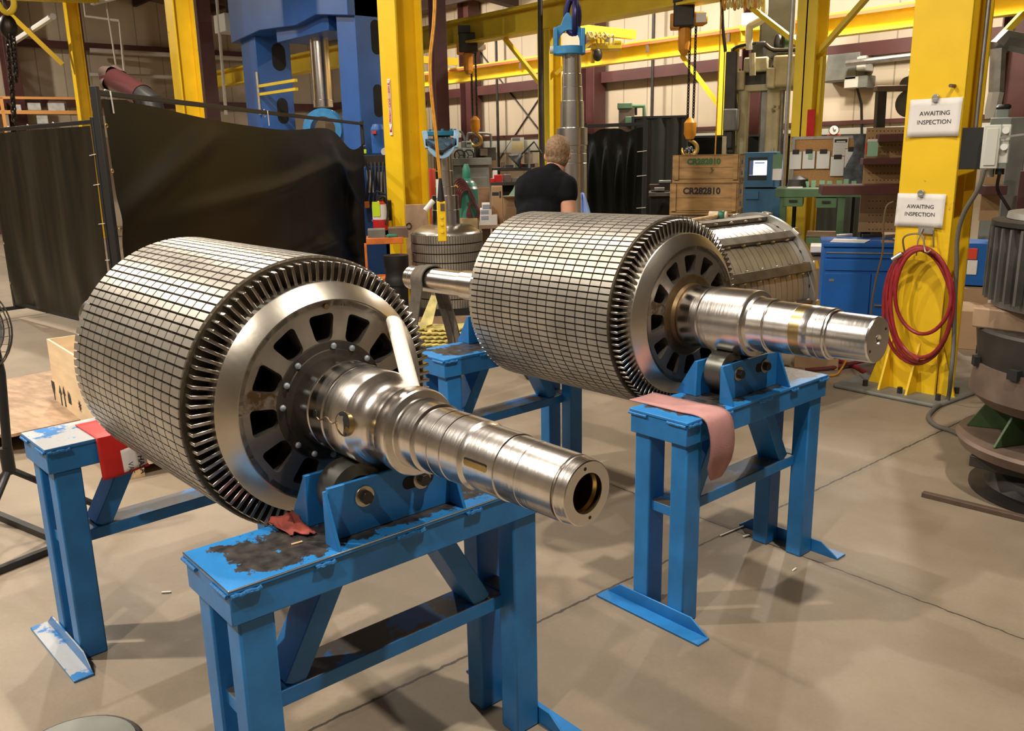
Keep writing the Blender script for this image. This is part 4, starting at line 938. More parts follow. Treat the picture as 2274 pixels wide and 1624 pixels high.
# ---- third rotor standing on end, with folded lifting yoke and hoist pendant
f = Fr(985, 8.75); t = th(f, 'rotor', 'darker rotor standing on end beside the yellow column, blue yoke on its shaft', 'rotor')
zT, zB_ = f.z(985, 512), .17; Rv = f.x(1068) * .98
mv = core_mb(Rv, zB_, zT - .02, 84, 8, .012, .005); mv.v = [(y, z, x) for x, y, z in mv.v]; mv.f = [q_[::-1] for q_ in mv.f]; mv.build('core_stack', 'tile_steel_dull', t, smooth=40)
MB().lathe([(zB_ + .003, .05), (zB_ + .003, Rv - .009), (zT - .03, Rv - .009), (zT - .02, .2)], (0, 0, 0), (0, 0, 1), 64, caps=False).build('core_drum', 'groove_dark', t)
MB().lathe([(zT - .03, Rv - .02), (zT - .005, Rv - .03), (zT + .002, .32), (zT + .05, .25), (zT + .05, .1)], (0, 0, 0), (0, 0, 1), 64, caps=False).build('retaining_ring', 'machined_ring', t)
zs_ = lambda py: f.z(985, py)
MB().lathe([(zT + .04, .14), (zs_(466), .14), (zs_(465), .134), (zs_(434), .134), (zs_(433), .100), (zs_(415), .098), (zs_(414), .092), (zs_(380), .090), (zs_(379), .084), (zs_(305), .080), (zs_(302), .06)], (0, 0, 0), (0, 0, 1), 40).build('shaft', 'bright_steel', t, smooth=25)
B(-.45, .45, -.45, .45, 0, .10).build('pallet', 'old_board', t); B(-.35, .35, -.35, .35, .10, .17).build('pallet', 'frame_black', t)
f2 = Fr(980, 8.6); t = th(f2, 'lifting_yoke', 'pale blue lifting yoke folded down over the shaft of the upright dark rotor', 'yoke')
zf = f2.z(980, 296); MB().lathe([(zf - .022, .02), (zf - .022, .152), (zf + .022, .152), (zf + .022, .02)], (.02, .12, 0), (0, 0, 1), 36).build('flange', 'teal_blue', t, bev=.004)
for k in range(8):
    g = k * PI / 4; MB().cyl((.02 + .12 * math.cos(g), .12 + .12 * math.sin(g), zf + .02), (.02 + .12 * math.cos(g), .12 + .12 * math.sin(g), zf + .042), .014, n=6).build('bolt', 'teal_blue', t)
xl, xr = f2.x(947), f2.x(1013); zc0, zc1 = f2.z(980, 352), f2.z(980, 322)
cr = [(xl, zc1 + .03)] + [(xl + (xr - xl) * k / 10, zc1 - .055 * math.sin(PI * k / 10)) for k in range(11)] + [(xr, zc1 + .03)] + [(xr - .02, zc1 - .05), (xr - .07, zc0 + .02), ((xl + xr) / 2 + .03, zc0), ((xl + xr) / 2 - .03, zc0), (xl + .07, zc0 + .02), (xl + .02, zc1 - .05)]
MB().prism([(x, z) for x, z in cr], (0, -.03, 0), (1, 0, 0), (0, 0, 1), .05).build('bail', 'yoke_pale_blue', t, bev=.004)
MB().prism([(xl + .05 + (xr - xl - .10) * k / 10, zc1 - .03 - .055 * math.sin(PI * k / 10) + .035) for k in range(11)] + [(xl + .05 + (xr - xl - .10) * k / 10, zc1 - .03 - .055 * math.sin(PI * k / 10) + .01) for k in range(10, -1, -1)], (0, -.085, 0), (1, 0, 0), (0, 0, 1), .01).build('bail_lip', 'frame_black', t)
for x in (xl - .01, xr + .01): MB().bar((x, -.02, zf + .02), (x + (.025 if x < 0 else -.015), -.05, zc1 - .03), .05, .06, (0, 1, 0)).build('side_arm', 'yoke_pale_blue', t, bev=.006)
MB().cyl(((xl + xr) / 2, -.085, zc0 + .05), ((xl + xr) / 2, -.08, zc0 + .05), .022, n=20).build('eye_hole', 'hole_black', t)
a_, b_ = lp(f, 944, 468, -.16), lp(f, 962, 446, -.13)
tag(MB().cyl(f.o + rot_z(a_, f.rz), f.o + rot_z(b_, f.rz), .026, n=18).build('paper_roll', 'roll_white'), 'small white roll stuck in the shaft hole of the upright dark rotor', 'roll')
pd = gp(981, 488, 6.9); t = thing('hoist_pendant', 'yellow hoist pendant control hanging on an orange cable', 'pendant', pd, facing(981))
fp = Fr(981, 6.9); zr_ = lambda py: fp.z(981, py) - pd.z; w_ = (fp.x(991) - fp.x(971)) / 2
B(-w_, w_, -.025, .025, zr_(536), zr_(447)).build('housing', 'yellow_paint', t, bev=.006); B(-w_ * .2, w_ * .75, -.03, -.024, zr_(468), zr_(452)).build('name_panel', 'cast_brown', t)
for i in range(3): MB().cyl((0, -.025, zr_(482 + i * 16)), (0, -.034, zr_(482 + i * 16)), .012, n=14).build('button', 'yellow_beam', t)
MB().lathe([(0, .030), (zr_(425) - zr_(447), .022), (zr_(396) - zr_(447), .012)], (0, 0, zr_(447)), (0, 0, 1), 16).build('strain_relief', 'rubber_black', t)
top = gp(966, -40, 6.9) - pd; top = rot_z(top, -facing(981))
for d_ in (-.006, .006): MB().tube(smooth_path([V((d_, 0, zr_(398))), V((-.02 + d_, 0, zr_(300))), V((-.045 + d_, 0, zr_(150))), V((top.x + d_, top.y, top.z)), V((top.x + d_, top.y, top.z + 1.6))], 5), .0075, 8).build('cable', 'cord_orange', t)
B(-.035, .0, .0, .004, zr_(440), zr_(398)).build('paper_tag', 'paper', t)

# ---- fourth shaft hanging upright behind the worker, with blue lifting yoke
f = Fr(1271, 7.5); t = th(f, 'upright_shaft', 'tall bright stepped shaft standing upright behind the person, blue yoke on top', 'shaft')
pr = [(120, 35), (164, 35), (165, 38), (193, 38.5), (194, 40), (224, 41), (225, 45), (256, 46), (258, 46), (283, 47), (285, 60), (322, 61), (324, 58), (333, 58), (334, 57), (341, 57), (342, 58), (360, 58.5), (361.5, 56), (363, 58.5), (480, 59), (520, 59)]
pts = [(f.z(1271, py), w / 2 * 7.5 * 1.085 / 1917) for py, w in pr][::-1]
MB().lathe([(.62, .115)] + pts + [(pts[-1][0], 0)], (0, 0, 0), (0, 0, 1), 56).build('shaft', 'hanging_steel', t, smooth=20)
zh = f.z(1271, 300)
for g in (-PI / 2 - 1.08, -PI / 2 + 1.08): MB().cyl((.1165 * math.cos(g), .1165 * math.sin(g), zh), (.1215 * math.cos(g), .1215 * math.sin(g), zh), .034, n=24).build('cross_hole', 'hole_black', t)
mv = core_mb(.366, .12, .92, 60, 8, .012, .006); mv.v = [(y, z, x) for x, y, z in mv.v]; mv.f = [q_[::-1] for q_ in mv.f]; mv.build('core_stack', 'tile_steel_dull', t, smooth=40)
MB().lathe([(.12, .0), (.12, .355), (.91, .355), (.95, .25), (.95, .1)], (0, 0, 0), (0, 0, 1), 48, caps=False).build('core_drum', 'groove_dark', t)
B(-.4, .4, -.4, .4, 0, .12).build('pallet', 'old_board', t)
t2 = th(f, 'lifting_yoke', 'worn blue lifting yoke bolted on top of the tall upright shaft', 'yoke')
x0, x1 = f.x(1231), f.x(1299); z0, z1 = f.z(1265, 122), f.z(1265, 104)
MB().lathe([(z0, .03), (z0, .13), (z1, .13), (z1, .03)], ((x0 + x1) / 2, 0, 0), (0, 0, 1), 32).build('flange', 'yoke_blue', t2, bev=.004)
za, zb2, zt2 = f.z(1265, 118), f.z(1265, 62), f.z(1265, 32)
out = [(x0, za), (x0, zb2), (x0 + .06, zb2 + .02), (x0 + .085, zt2 - .02), (x0 + .11, zt2 + .01), (x1 - .13, zt2 + .01), (x1 - .07, zb2 + .015), (x1, zb2 - .02), (x1, za)]
inn = [(x1 - .045, za)] + [((x0 + x1) / 2 + .085 * math.cos(PI * k / 10), f.z(1265, 92) + .085 * math.sin(PI * k / 10)) for k in range(11)] + [(x0 + .045, za)]
MB().prism(out + inn, (0, -.03, 0), (1, 0, 0), (0, 0, 1), .06).xf(Matrix.Translation((0, .06, 0))).build('bail', 'yoke_blue', t2, bev=.004)
for x in (x0, x1 - .035): B(x, x + .035, -.075, .075, za - .01, zb2 - .01).build('side_plate', 'yoke_blue', t2, bev=.006)
MB().cyl((x0 - .03, 0, za + .03), (x0 + .05, 0, za + .03), .03, n=18).build('pin', 'panel_grey', t2)
t3 = th(f, 'crane_hook', 'dark navy crane hook and shackle holding the blue yoke at the top of the picture', 'hook')
hz_ = f.z(1272, 10); xk = f.x(1272)
MB().tube([(xk + .05 * math.sin(g), .0 + .0 * g, hz_ - .09 + .13 * math.cos(g)) for g in [2 * PI * k / 24 for k in range(24)]], .026, 10, closed=True).build('shackle', 'shackle_navy', t3)
MB().tube([(xk + .02, .06 * math.cos(g), hz_ - .10 + .12 * math.sin(g)) for g in [2 * PI * k / 24 for k in range(24)]], .024, 10, closed=True).build('hook', 'shackle_navy', t3)
MB().lathe([(hz_ + .02, .035), (hz_ + .12, .05), (hz_ + .35, .05)], (xk, 0, 0), (0, 0, 1), 16).build('swivel', 'shackle_navy', t3)
MB().cyl((xk, 0, hz_ + .3), (xk, 0, 5.9), .012, n=8).build('hoist_rope', 'chain_dark', t3)

# ---- the worker
f = Fr(1208, 6.25); t = th(f, 'person', 'person seen from behind in a black T-shirt bending over work behind the rear rotor', 'person')
def blob(parts, name, m, vox, sm=6):
    mb = MB()
    for p in parts:
        if p[0] == 'b': mb.ball(p[1], *p[2], n=18, m=12)
        else:
            a, b, r0, r1 = p[1:]; mb.cyl(a, b, r0, r1, 18); mb.ball(a, r0, n=14, m=10); mb.ball(b, r1, n=14, m=10)
    o = mb.build(name, m, t, smooth=180)
    k = o.modifiers.new('join', 'REMESH'); k.mode = 'VOXEL'; k.voxel_size = vox; k.use_smooth_shade = True
    k = o.modifiers.new('soft', 'SMOOTH'); k.factor = .5; k.iterations = sm
    return o
hx_, hz_ = f.x(1239), f.z(1239, 341)
Hc_ = V((hx_, .18, hz_)); tl = V((.10, .42, -.28)).normalized()      # face looks ahead and down, slightly right
sd = V((.97, -.22, .05)).normalized(); upv = sd.cross(tl) * 1.0
shR, shL = V((.158, .01, 1.415)), V((-.135, .08, 1.42))
elR, wrR = V((.172, -.03, 1.19)), V((.12, .27, 1.10)); elL, wrL = V((-.16, .22, 1.17)), V((-.0, .40, 1.10))
def hand(w, d, side):
    d = d.normalized(); s_ = V((0, 0, 1)).cross(d).normalized() * side; u = d.cross(s_); P = []
    P.append(('c', w, w + d * .085, .024, .030)); P.append(('b', w + d * .06, (.034, .034, .02)))
    for i, (off, ln) in enumerate(((-.030, .070), (-.010, .080), (.010, .075), (.030, .058))):
        b = w + d * .09 + s_ * off; k1 = b + d * ln * .55 - V((0, 0, .012)); P += [('c', b, k1, .0095, .0085), ('c', k1, k1 + d * ln * .4 - V((0, 0, .03)), .0085, .007)]
    b = w + d * .03 - s_ * .03; P += [('c', b, b + d * .035 - s_ * .03, .012, .010), ('c', b + d * .035 - s_ * .03, b + d * .07 - s_ * .035, .010, .008)]
    return P
body = [('b', Hc_, (.084, .102, .118)), ('b', Hc_ + tl * .055 - V((0, 0, .035)), (.058, .058, .062)), ('c', Hc_ + tl * .10 + V((0, 0, .0)), Hc_ + tl * .115 - V((0, 0, .02)), .012, .015),
        ('b', Hc_ + sd * .090 - V((0, 0, .018)), (.012, .022, .034)), ('b', Hc_ - sd * .090 - V((0, 0, .018)), (.012, .022, .034)),
        ('c', V((.055, .08, 1.48)), Hc_ - V((.005, .010, .06)), .068, .064),
        ('b', V((.02, .07, 1.38)), (.15, .09, .11)), ('b', V((-.01, .05, 1.22)), (.145, .10, .2)), ('b', V((-.01, .02, 1.0)), (.165, .12, .14)),
        ('c', shR, elR, .062, .054), ('c', elR, wrR, .052, .034), ('c', shL, elL, .058, .045), ('c', elL, wrL, .044, .030)] + hand(wrR, V((-.12, .25, -.1)), 1) + hand(wrL, V((.12, .25, -.08)), -1)
for sx in (-1, 1):
    hp_, kn, an = V((sx * .095, .02, .93)), V((sx * .11, .05, .50)), V((sx * .12, .02, .10)); body += [('c', hp_, kn, .085, .058), ('c', kn, an, .055, .04), ('b', an + V((0, .07, -.055)), (.048, .13, .045))]
blob(body, 'body', 'skin', .009, 8)
blob([('b', Hc_ + V((0, -.012, .022)), (.093, .108, .112)), ('b', Hc_ + V((.0, -.040, -.040)), (.080, .074, .066)), ('b', Hc_ + V((.01, .03, .065)), (.082, .086, .065))], 'hair', 'hair', .009, 3)
blob([('b', V((-.005, .06, 1.365)), (.212, .135, .190)), ('b', V((.075, .06, 1.42)), (.14, .12, .11)), ('c', V((.045, .085, 1.46)), V((.055, .095, 1.500)), .100, .078), ('c', V((.04, .08, 1.445)), shR, .080, .066), ('c', V((.02, .08, 1.44)), shL, .080, .066),
      ('b', V((-.02, .05, 1.27)), (.188, .128, .20)), ('b', V((-.05, .02, 1.08)), (.19, .135, .17)), ('c', V((-.045, .03, 1.2)), V((-.045, .02, .93)), .165, .16),
      ('c', shR, shR.lerp(elR, .26), .080, .078), ('c', shL, shL.lerp(elL, .5), .078, .074)], 'shirt', 'shirt', .011, 6)
jn = [('b', V((-.01, .02, .95)), (.18, .135, .13))]
for sx in (-1, 1): jn += [('c', V((sx * .095, .02, .92)), V((sx * .11, .05, .50)), .095, .07), ('c', V((sx * .11, .05, .50)), V((sx * .12, .02, .09)), .07, .062)]
blob(jn, 'jeans', 'jeans', .012, 4)
for sx in (-1, 1): blob([('b', V((sx * .12, .08, .045)), (.054, .14, .05)), ('c', V((sx * .12, .02, .05)), V((sx * .12, .02, .1)), .055, .055)], 'boot', 'rubber_black', .012, 3)
f = Fr(1306, 7.0); p0 = f.q(1296, 428); p1 = f.q(1322, 478)
tag(MB().sheet(lambda u, v: f.o + rot_z((p0[0] - .02 + u * (.02 + (p1[0] - p0[0] + .02) * v ** .8), .02 * math.sin(6 * u), p0[1] - v * .40), f.rz), 8, 10).build('blue_cloth', 'cloth_blue', solid=.004), 'light blue cloth hanging right of the tall upright shaft', 'cloth')

# ---- stencilled wooden crates
f = Fr(1567, 8.7, facing(1567) + R(-9)); CG = 'stencilled wooden parts crates'
def crate(px0, px1, pyt, pyb, dep, label, stencil, sm):
    t = thing('wooden_crate', label, 'crate', f.o, f.rz, CG); x0, zt = f.q(px0, pyt); x1, zb = f.q(px1, pyb); h = zt - zb
    for z0, z1 in ((zb + .14 * h, zb + .55 * h), (zb + .555 * h, zt)):
        fb_ = B(x0, x1, 0, .018, z0, z1).build('front_board', 'crate_wood', t, bev=.003); B(x0, x1, dep - .018, dep, z0, z1).build('back_board', 'crate_wood', t, bev=.003)
        for x in (x0, x1 - .016): B(x, x + .016, .018, dep - .018, z0, z1).build('end_board', 'crate_end', t, bev=.003)
    for x in (x0 + .02, x1 - .06): B(x, x + .045, -.016, 0, zb + .14 * h, zt).build('batten', 'crate_wood', t, bev=.002)
    for z in (zb, zb + .075 * h): B(x0, x1, 0, dep, z + .01, z + .03).build('skid_board', 'crate_wood', t)
    for y in (.02, dep / 2 - .04, dep - .1): B(x0, x1, y, y + .08, zb, zb + .14 * h).build('skid', 'crate_end', t)
    B(x0, x1, 0, dep, zt - .012, zt).build('lid', 'crate_wood', t)
    text('CR282810', h * .27, sm, fb_, TM(((x0 + x1) / 2 - .02, -.001, zb + .76 * h), (1, 0, 0), (0, 0, 1)), 'stencil', bold=.004)
    for z in (.34, .72): text('CR28', h * .17, 'ink_blue', t, TM((x1 + .001, dep * .45, zb + z * h), (0, 1, 0), (0, 0, 1)), 'stencil', bold=.003)
    return t
crate(1488, 1637, 408, 480, .42, 'wooden crate with black CR282810 stencil, the lower of the stack', 'CR282810', 'ink')
crate(1494, 1641, 345, 408, .42, 'wooden crate with faded green CR282810 stencil, on top of the stack', 'CR282810', 'ink_green')
tt = thing('crate_stand', 'low wooden base hidden under the stencilled crates', 'stand', f.o, f.rz); x0, zt = f.q(1488, 480); x1 = f.q(1637, 480)[0]; B(x0, x1, .02, .4, 0, zt).build('base_box', 'old_board', tt); 

# ---- blue computer console
f = Fr(1695, 10.2, facing(1695) + R(-6)); t = th(f, 'computer_console', 'blue shop computer cabinet with a lit screen beside the crates', 'console')
pb(f, t, 'head', 'console_blue', 1654, 339, 1720, 416, 0, .45); pb(f, t, 'body', 'console_blue', 1652, 420, 1736, 800, .02, .55); 
x0, zt = f.q(1720, 339); x1, zb = f.q(1738, 416); B(x0, x0 + .03, .0, .45, zb, zt).build('side_flap', 'console_blue', t)
pb(f, t, 'screen_recess', 'panel_black', 1662, 350, 1702, 400, -.004, 0, bev=0); pb(f, t, 'display', 'tube_glow', 1665, 357, 1702, 389, -.008, -.004, bev=0)
pb(f, t, 'display_sidebar', 'ink_blue', 1665, 357, 1672, 389, -.010, -.008, bev=0); pb(f, t, 'display_title', 'ink_blue', 1676, 361, 1698, 363, -.010, -.008, bev=0)
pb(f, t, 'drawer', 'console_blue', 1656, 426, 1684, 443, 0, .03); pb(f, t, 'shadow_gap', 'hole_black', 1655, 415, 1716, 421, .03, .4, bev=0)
pb(f, t, 'coloured_picture', 'green_tool', 1717, 343, 1737, 374, -.004, 0, bev=0); pb(f, t, 'note_paper', 'paper', 1716, 375, 1737, 400, -.004, 0, bev=0)
MB().cyl(lp(f, 1716, 345, .2), lp(f, 1716, 330, .2), .02).build('antenna_cap', 'galvanised', t)

# ---- green desk with corkboard and clipboards
f = Fr(1830, 9.3, facing(1830) + R(0)); t = th(f, 'corkboard', 'framed corkboard with clipboards standing behind the green desk', 'board')
pb(f, t, 'cork', 'corkboard', 1759, 306, 1906, 416, .32, .345, bev=0); 
for a in ((1757, 304, 1906, 307), (1757, 304, 1760, 416)): pb(f, t, 'frame', 'galvanised', *a, .31, .35, bev=0)
for px in (1766, 1898): MB().bar(lp(f, px, 410, .36), (lp(f, px, 410, .36).x, .36, .0), .03, .03).build('post', 'frame_black', t)
CB = 'clipboards hung on the corkboard'
for i, (a, lb) in enumerate((((1754, 335, 1781, 376), 'leftmost clipboard with white sheet hung on the corkboard'), ((1783, 334, 1811, 375), 'clipboard with a small mint card over its white sheet'), ((1814, 334, 1844, 375), 'third clipboard from the left, its sheet curling at the corner'), ((1845, 346, 1876, 391), 'lowest clipboard, hung overlapping below the black headed notice'), ((1877, 329, 1906, 372), 'rightmost clipboard hung highest on the corkboard'))):
    p = lp(f, (a[0] + a[2]) / 2, a[1], .30); c = thing('clipboard', lb, 'clipboard', f.o + rot_z(p, f.rz), f.rz, CB); w2 = (f.x(a[2], 350, .3) - f.x(a[0], 350, .3)) / 2; h2 = p.z - f.z(a[0], a[3], .3)
    B(-w2, w2, 0, .006, -h2, .0).build('backing', 'pegboard', c); sh_ = B(-w2 * .95, w2 * .95, -.004, 0, -h2 * 1.0, -.01).build('sheet', 'paper_bright', c)
    B(-w2 * .55, w2 * .55, -.014, -.002, -.035, .012).build('clip', 'clip_black', c, bev=.004)
    if i == 1: B(-w2 * .1, w2 * .55, -.012, -.006, -h2 * .48, -.01).build('mint_card', 'mint_card', sh_)
    if i == 2: MB().prism([(w2 * .2, -h2), (w2 * .95, -h2 * .8), (w2 * .95, -h2)], (0, -.006, 0), (1, 0, 0), (0, 0, 1), .001).build('curled_corner', 'paper', sh_)
p = lp(f, 1868, 305, .305); c = thing('notice', 'white notice with black heading pinned to the corkboard top', 'notice', f.o + rot_z(p, f.rz), f.rz); w2 = .075; h2 = p.z - f.z(1868, 346, .305)
nsh = B(-w2, w2, 0, .003, -h2, .0).build('sheet', 'paper', c); B(-w2 * .85, w2 * .85, -.002, 0, -h2 * .28, -.02).build('heading', 'ink', nsh); B(-w2 * .6, w2 * .6, -.003, -.002, -h2 * .2, -.05).build('heading_line', 'paper', nsh)
for k in range(7): B(-w2 * .8, w2 * .8, -.001, 0, -h2 * (.36 + .085 * k), -h2 * (.34 + .085 * k)).build('text_line', 'panel_grey', nsh)
t = th(f, 'workbench', 'green steel desk in front of the corkboard, two drawers above open kneespace', 'desk')
pb(f, t, 'top', 'bench_green', 1722, 420, 1925, 438, -.35, .32); zt = f.z(1722, 424, -.35)
for px in (1733, 1862): pb(f, t, 'leg', 'bench_green', px, 430, px + 7, 560, -.33, -.28)
for px in (1733, 1915): pb(f, t, 'leg', 'bench_green', px, 430, px + 7, 540, .25, .30)
for a in ((1740, 438, 1782, 459), (1812, 440, 1857, 462)): d_ = pb(f, t, 'drawer', 'bench_green', *a, -.34, .2); x_, z_ = f.q((a[0] + a[2]) / 2, (a[1] + a[3]) / 2, -.34); B(x_ - .04, x_ + .04, -.36, -.34, z_, z_ + .02).build('pull', 'panel_black', d_)
pb(f, t, 'low_shelf', 'old_board', 1790, 522, 1862, 527, -.3, .2); pb(f, t, 'low_rail', 'bench_green', 1790, 527, 1862, 545, -.3, -.26)
for i, (px, py, w) in enumerate(((1787, 403, 10), (1802, 401, 10), (1820, 401, 12), (1837, 402, 11), (1858, 401, 12), (1874, 398, 11), (1891, 402, 11))):
    a = lp(f, px, py, .05); b = lp(f, px + w, py, .05); zc_ = zt
    c = MB().box(a.x, b.x, .05, .06, zc_ + .003, a.z).box(a.x, b.x, .0, .05, zc_ + .0, zc_ + .004); c.v = [tuple(f.o + rot_z(p_, f.rz)) for p_ in c.v]
    tag(c.build('index_card', 'mint_card'), 'mint green index card standing on the green desk, %s' % ('leaning leftmost of the row', 'second from the left', 'third from the left', 'middle of the row', 'third from the right', 'second from the right and tallest', 'rightmost and smallest')[i], 'card', 'mint cards on the green desk')
c = MB().box(*[f.x(1748, 420, -.2), f.x(1782, 420, -.2)], -.25, -.1, zt, zt + .03); c.v = [tuple(f.o + rot_z(p_, f.rz)) for p_ in c.v]; tag(c.build('paper_stack', 'paper'), 'short stack of white paper on the left end of the green desk', 'paper')
p = lp(f, 1771, 424, .1); c = MB().lathe([(0, .12), (.1, .1), (.14, .03)], f.o + rot_z((p.x, .12, zt), f.rz), (0, 0, 1), 24); tag(c.build('desk_dome', 'cast_dark'), 'dark rounded lump on the green desk behind the paper stack', 'fixture')
# clock above the corkboard
p = gp(1852, 289, 12.0); c = thing('wall_clock', 'round white clock above the corkboard', 'clock', p, facing(1852)); rr = 18 * 12 / 1917 / 2 * 1.2
MB().lathe([(0, rr), (.04, rr)], (0, .04, 0), (0, -1, 0), 32).build('case', 'panel_black', c); dl = MB().lathe([(.041, rr * .86), (.042, 0)], (0, .04, 0), (0, -1, 0), 32, caps=False).build('dial', 'paper_bright', c)
for a_, l_ in ((R(110), .6), (R(20), .4)): MB().bar((0, -.004, 0), (l_ * rr * math.cos(a_), -.004, l_ * rr * math.sin(a_)), .008, .003).build('hand', 'ink', dl)
B(-rr * 1.2, rr * 1.3, .02, .06, -rr * 1.55, -rr * .8).build('orange_bracket', 'drum_red', c)
MB().bar((0, .06, 0), (0, 1.0, 0), .03, .03).build('stalk', 'frame_black', c)
# camouflage jacket hung on the board edge
p = lp(f, 1912, 300, .2)
def _jk(u, v):
    g = 2 * PI * u; r = .07 + .03 * v + .018 * math.sin(3 * g + 5 * v); return f.o + rot_z((p.x + r * math.cos(g) - .03 * v + .02 * math.sin(7 * v), .22 + .5 * r * math.sin(g), p.z - v * (p.z - f.z(1912, 415, .2))), f.rz)
tag(MB().sheet(_jk, 24, 22).build('camo_jacket', 'camo'), 'dark camouflage jacket hanging between the corkboard and the pegboard rack', 'jacket')
# big tyres / rings under and behind the desk
for i, (px, py, r_, lb) in enumerate(((1800, 490, .2, 'grey ring casting under the green desk, left of the two'), (1880, 500, .27, 'black tyre standing under the right end of the green desk'))):
    f3 = Fr(px, 9.9); c = f3.o + V((0, 0, r_ + .02)); n = f3.N.cross(V((0, 0, 1)))
    d1 = (f3.X * .8 + f3.N * .6).normalized(); MB_ = MB().lathe([(-.09, r_ * .62), (-.1, r_ * .95), (-.05, r_), (.05, r_), (.1, r_ * .95), (.09, r_ * .62), (-.09, r_ * .62)], (0, 0, 0), f3.N.lerp(f3.X, .35).normalized(), 40, caps=False).xf(Matrix.Translation(c)); tag(MB_.build('ring_casting' if i == 0 else 'tyre', 'roller_steel' if i == 0 else 'rubber_black'), lb, 'ring' if i == 0 else 'tyre')

# ---- pegboard rack with maroon shelves
f = Fr(1965, 7.9, facing(1965) + R(8)); t = th(f, 'pegboard_rack', 'brown pegboard tool rack with three maroon shelves left of the wide yellow column', 'rack')
pb(f, t, 'panel', 'pegboard', 1925, 284, 2075, 415, .1, .12, bev=0); pb(f, t, 'panel', 'pegboard', 1912, 432, 2075, 516, .1, .12, bev=0)
hol = MB()
for i in range(17):
    for j in range(15):
        a = lp(f, 1930 + i * 8.4, 291 + j * 15.6, .1)
        if 415 < 291 + j * 15.6 < 436: continue
        hol.box(a.x - .004, a.x + .004, .098, .1, a.z - .004, a.z + .004)
o_ = hol.build('peg_holes', 'hole_black', t, smooth=0); o_['kind'] = 'stuff'
for a, y0 in (((1952, 298, 2075, 313), -.1), ((1917, 352, 2075, 364), -.12), ((1826, 413, 2075, 432), -.3)): pb(f, t, 'shelf', 'maroon_paint', *a, y0, .1)
for px in (1918, 1926): pb(f, t, 'post', 'frame_black', px, 420, px + 4, 560, .13, .17)
pb(f, t, 'post', 'frame_black', 2060, 284, 2068, 560, .13, .17)
pb(f, t, 'right_panel', 'pegboard', 2178, 378, 2225, 410, .1, .12, bev=0); pb(f, t, 'right_panel', 'pegboard', 2180, 432, 2216, 490, .1, .12, bev=0); pb(f, t, 'right_shelf', 'maroon_paint', 2188, 413, 2236, 433, -.1, .1)
p = lp(f, 1939, 309, -.02); c = thing('hanging_card', 'mint green card in a clear pouch on the pegboard rack', 'card', f.o + rot_z(p, f.rz), f.rz); h2 = p.z - f.z(1939, 347, -.02)
B(-.045, .045, -.01, 0, -h2, -.02).build('card', 'mint_card', c); B(-.045, .045, -.012, 0, -.02, .0).build('rail', 'paper', c); B(-.06, -.045, -.012, 0, -h2 * .9, -.03).build('red_strip', 'drum_red', c)
# ---- blue cabinet with papers
f = Fr(1925, 7.45, facing(1925) + R(5)); t = th(f, 'tool_cabinet', 'bright blue steel tool cabinet with drawers left of the wide yellow column', 'cabinet')
zt = f.z(1925, 541); x0, x1 = f.x(1844), f.x(2012)
B(x0, x1, 0, .55, .0, zt - .03).build('body', 'cabinet_blue', t, bev=.004); B(x0 - .015, x1 + .015, -.02, .57, zt - .03, zt).build('top', 'cabinet_blue', t, bev=.004)
dw = B(x0 + .02, x1 - .02, -.012, 0, zt - .125, zt - .045).build('drawer', 'cabinet_blue', t, bev=.003); B(x0 + .02, x1 - .02, -.02, -.008, zt - .085, zt - .075).build('drawer_lip', 'galvanised', dw)
B(x0 + .02, x1 - .02, -.012, 0, zt - .235, zt - .14).build('drawer', 'cabinet_blue', t, bev=.003); B(x0 + .02, (x0 + x1) / 2 + .1, -.012, 0, .06, zt - .26).build('door', 'cabinet_blue', t, bev=.003); B((x0 + x1) / 2 + .11, x1 - .02, -.012, 0, .06, zt - .26).build('door', 'cabinet_blue', t, bev=.003)
B(x0 + .06, x0 + .10, -.016, -.01, zt - .33, zt - .31).build('lock', 'galvanised', t); B(x1 - .15, x1 - .08, -.03, -.012, .30, .315).build('handle', 'galvanised', t)
MB().prism([(x0 + .07, .1), (x0 + .35, .05), (x0 + .45, .35), (x0 + .12, .4)], f.o * 0 + V((0, 0, zt)), (1, 0, 0), (0, 1, 0), .004).build('x', 'paper_bright', t) if 0 else None
def flat(fr, name, m, pts, z, h, label, cat, group=None):
    mb = MB().prism(pts, (0, 0, z), (1, 0, 0), (0, 1, 0), h); mb.v = [tuple(fr.o + rot_z(p_, fr.rz)) for p_ in mb.v]; return tag(mb.build(name, m), label, cat, group)
flat(f, 'drawing', 'paper_bright', [(x0 + .05, .08), (x0 + .33, .03), (x0 + .40, .3), (x0 + .10, .38)], zt + .001, .003, 'large white paper sheet lying on the blue tool cabinet', 'paper')
flat(f, 'cardboard_sheet', 'cardboard', [(x0 + .46, .04), (x1 - .02, .06), (x1 - .03, .25), (x0 + .48, .22)], zt + .001, .006, 'tan cardboard sheet on the right end of the blue cabinet', 'cardboard')
for i, (dx, dy, l_, lb) in enumerate(((.12, .45, .14, 'grey wrench lying at the back of the blue cabinet top, left'), (.34, .46, .18, 'dark file lying at the back of the blue cabinet top, middle'), (.52, .42, .12, 'small dark clamp at the back of the blue cabinet top, right'))):
    c = MB().bar((x0 + dx, dy, zt + .02), (x0 + dx + l_, dy + .03, zt + .025), .03, .03); c.v = [tuple(f.o + rot_z(p_, f.rz)) for p_ in c.v]; tag(c.build('hand_tool', ('galvanised', 'cast_dark', 'fin_steel')[i], bev=.005), lb, 'tool')
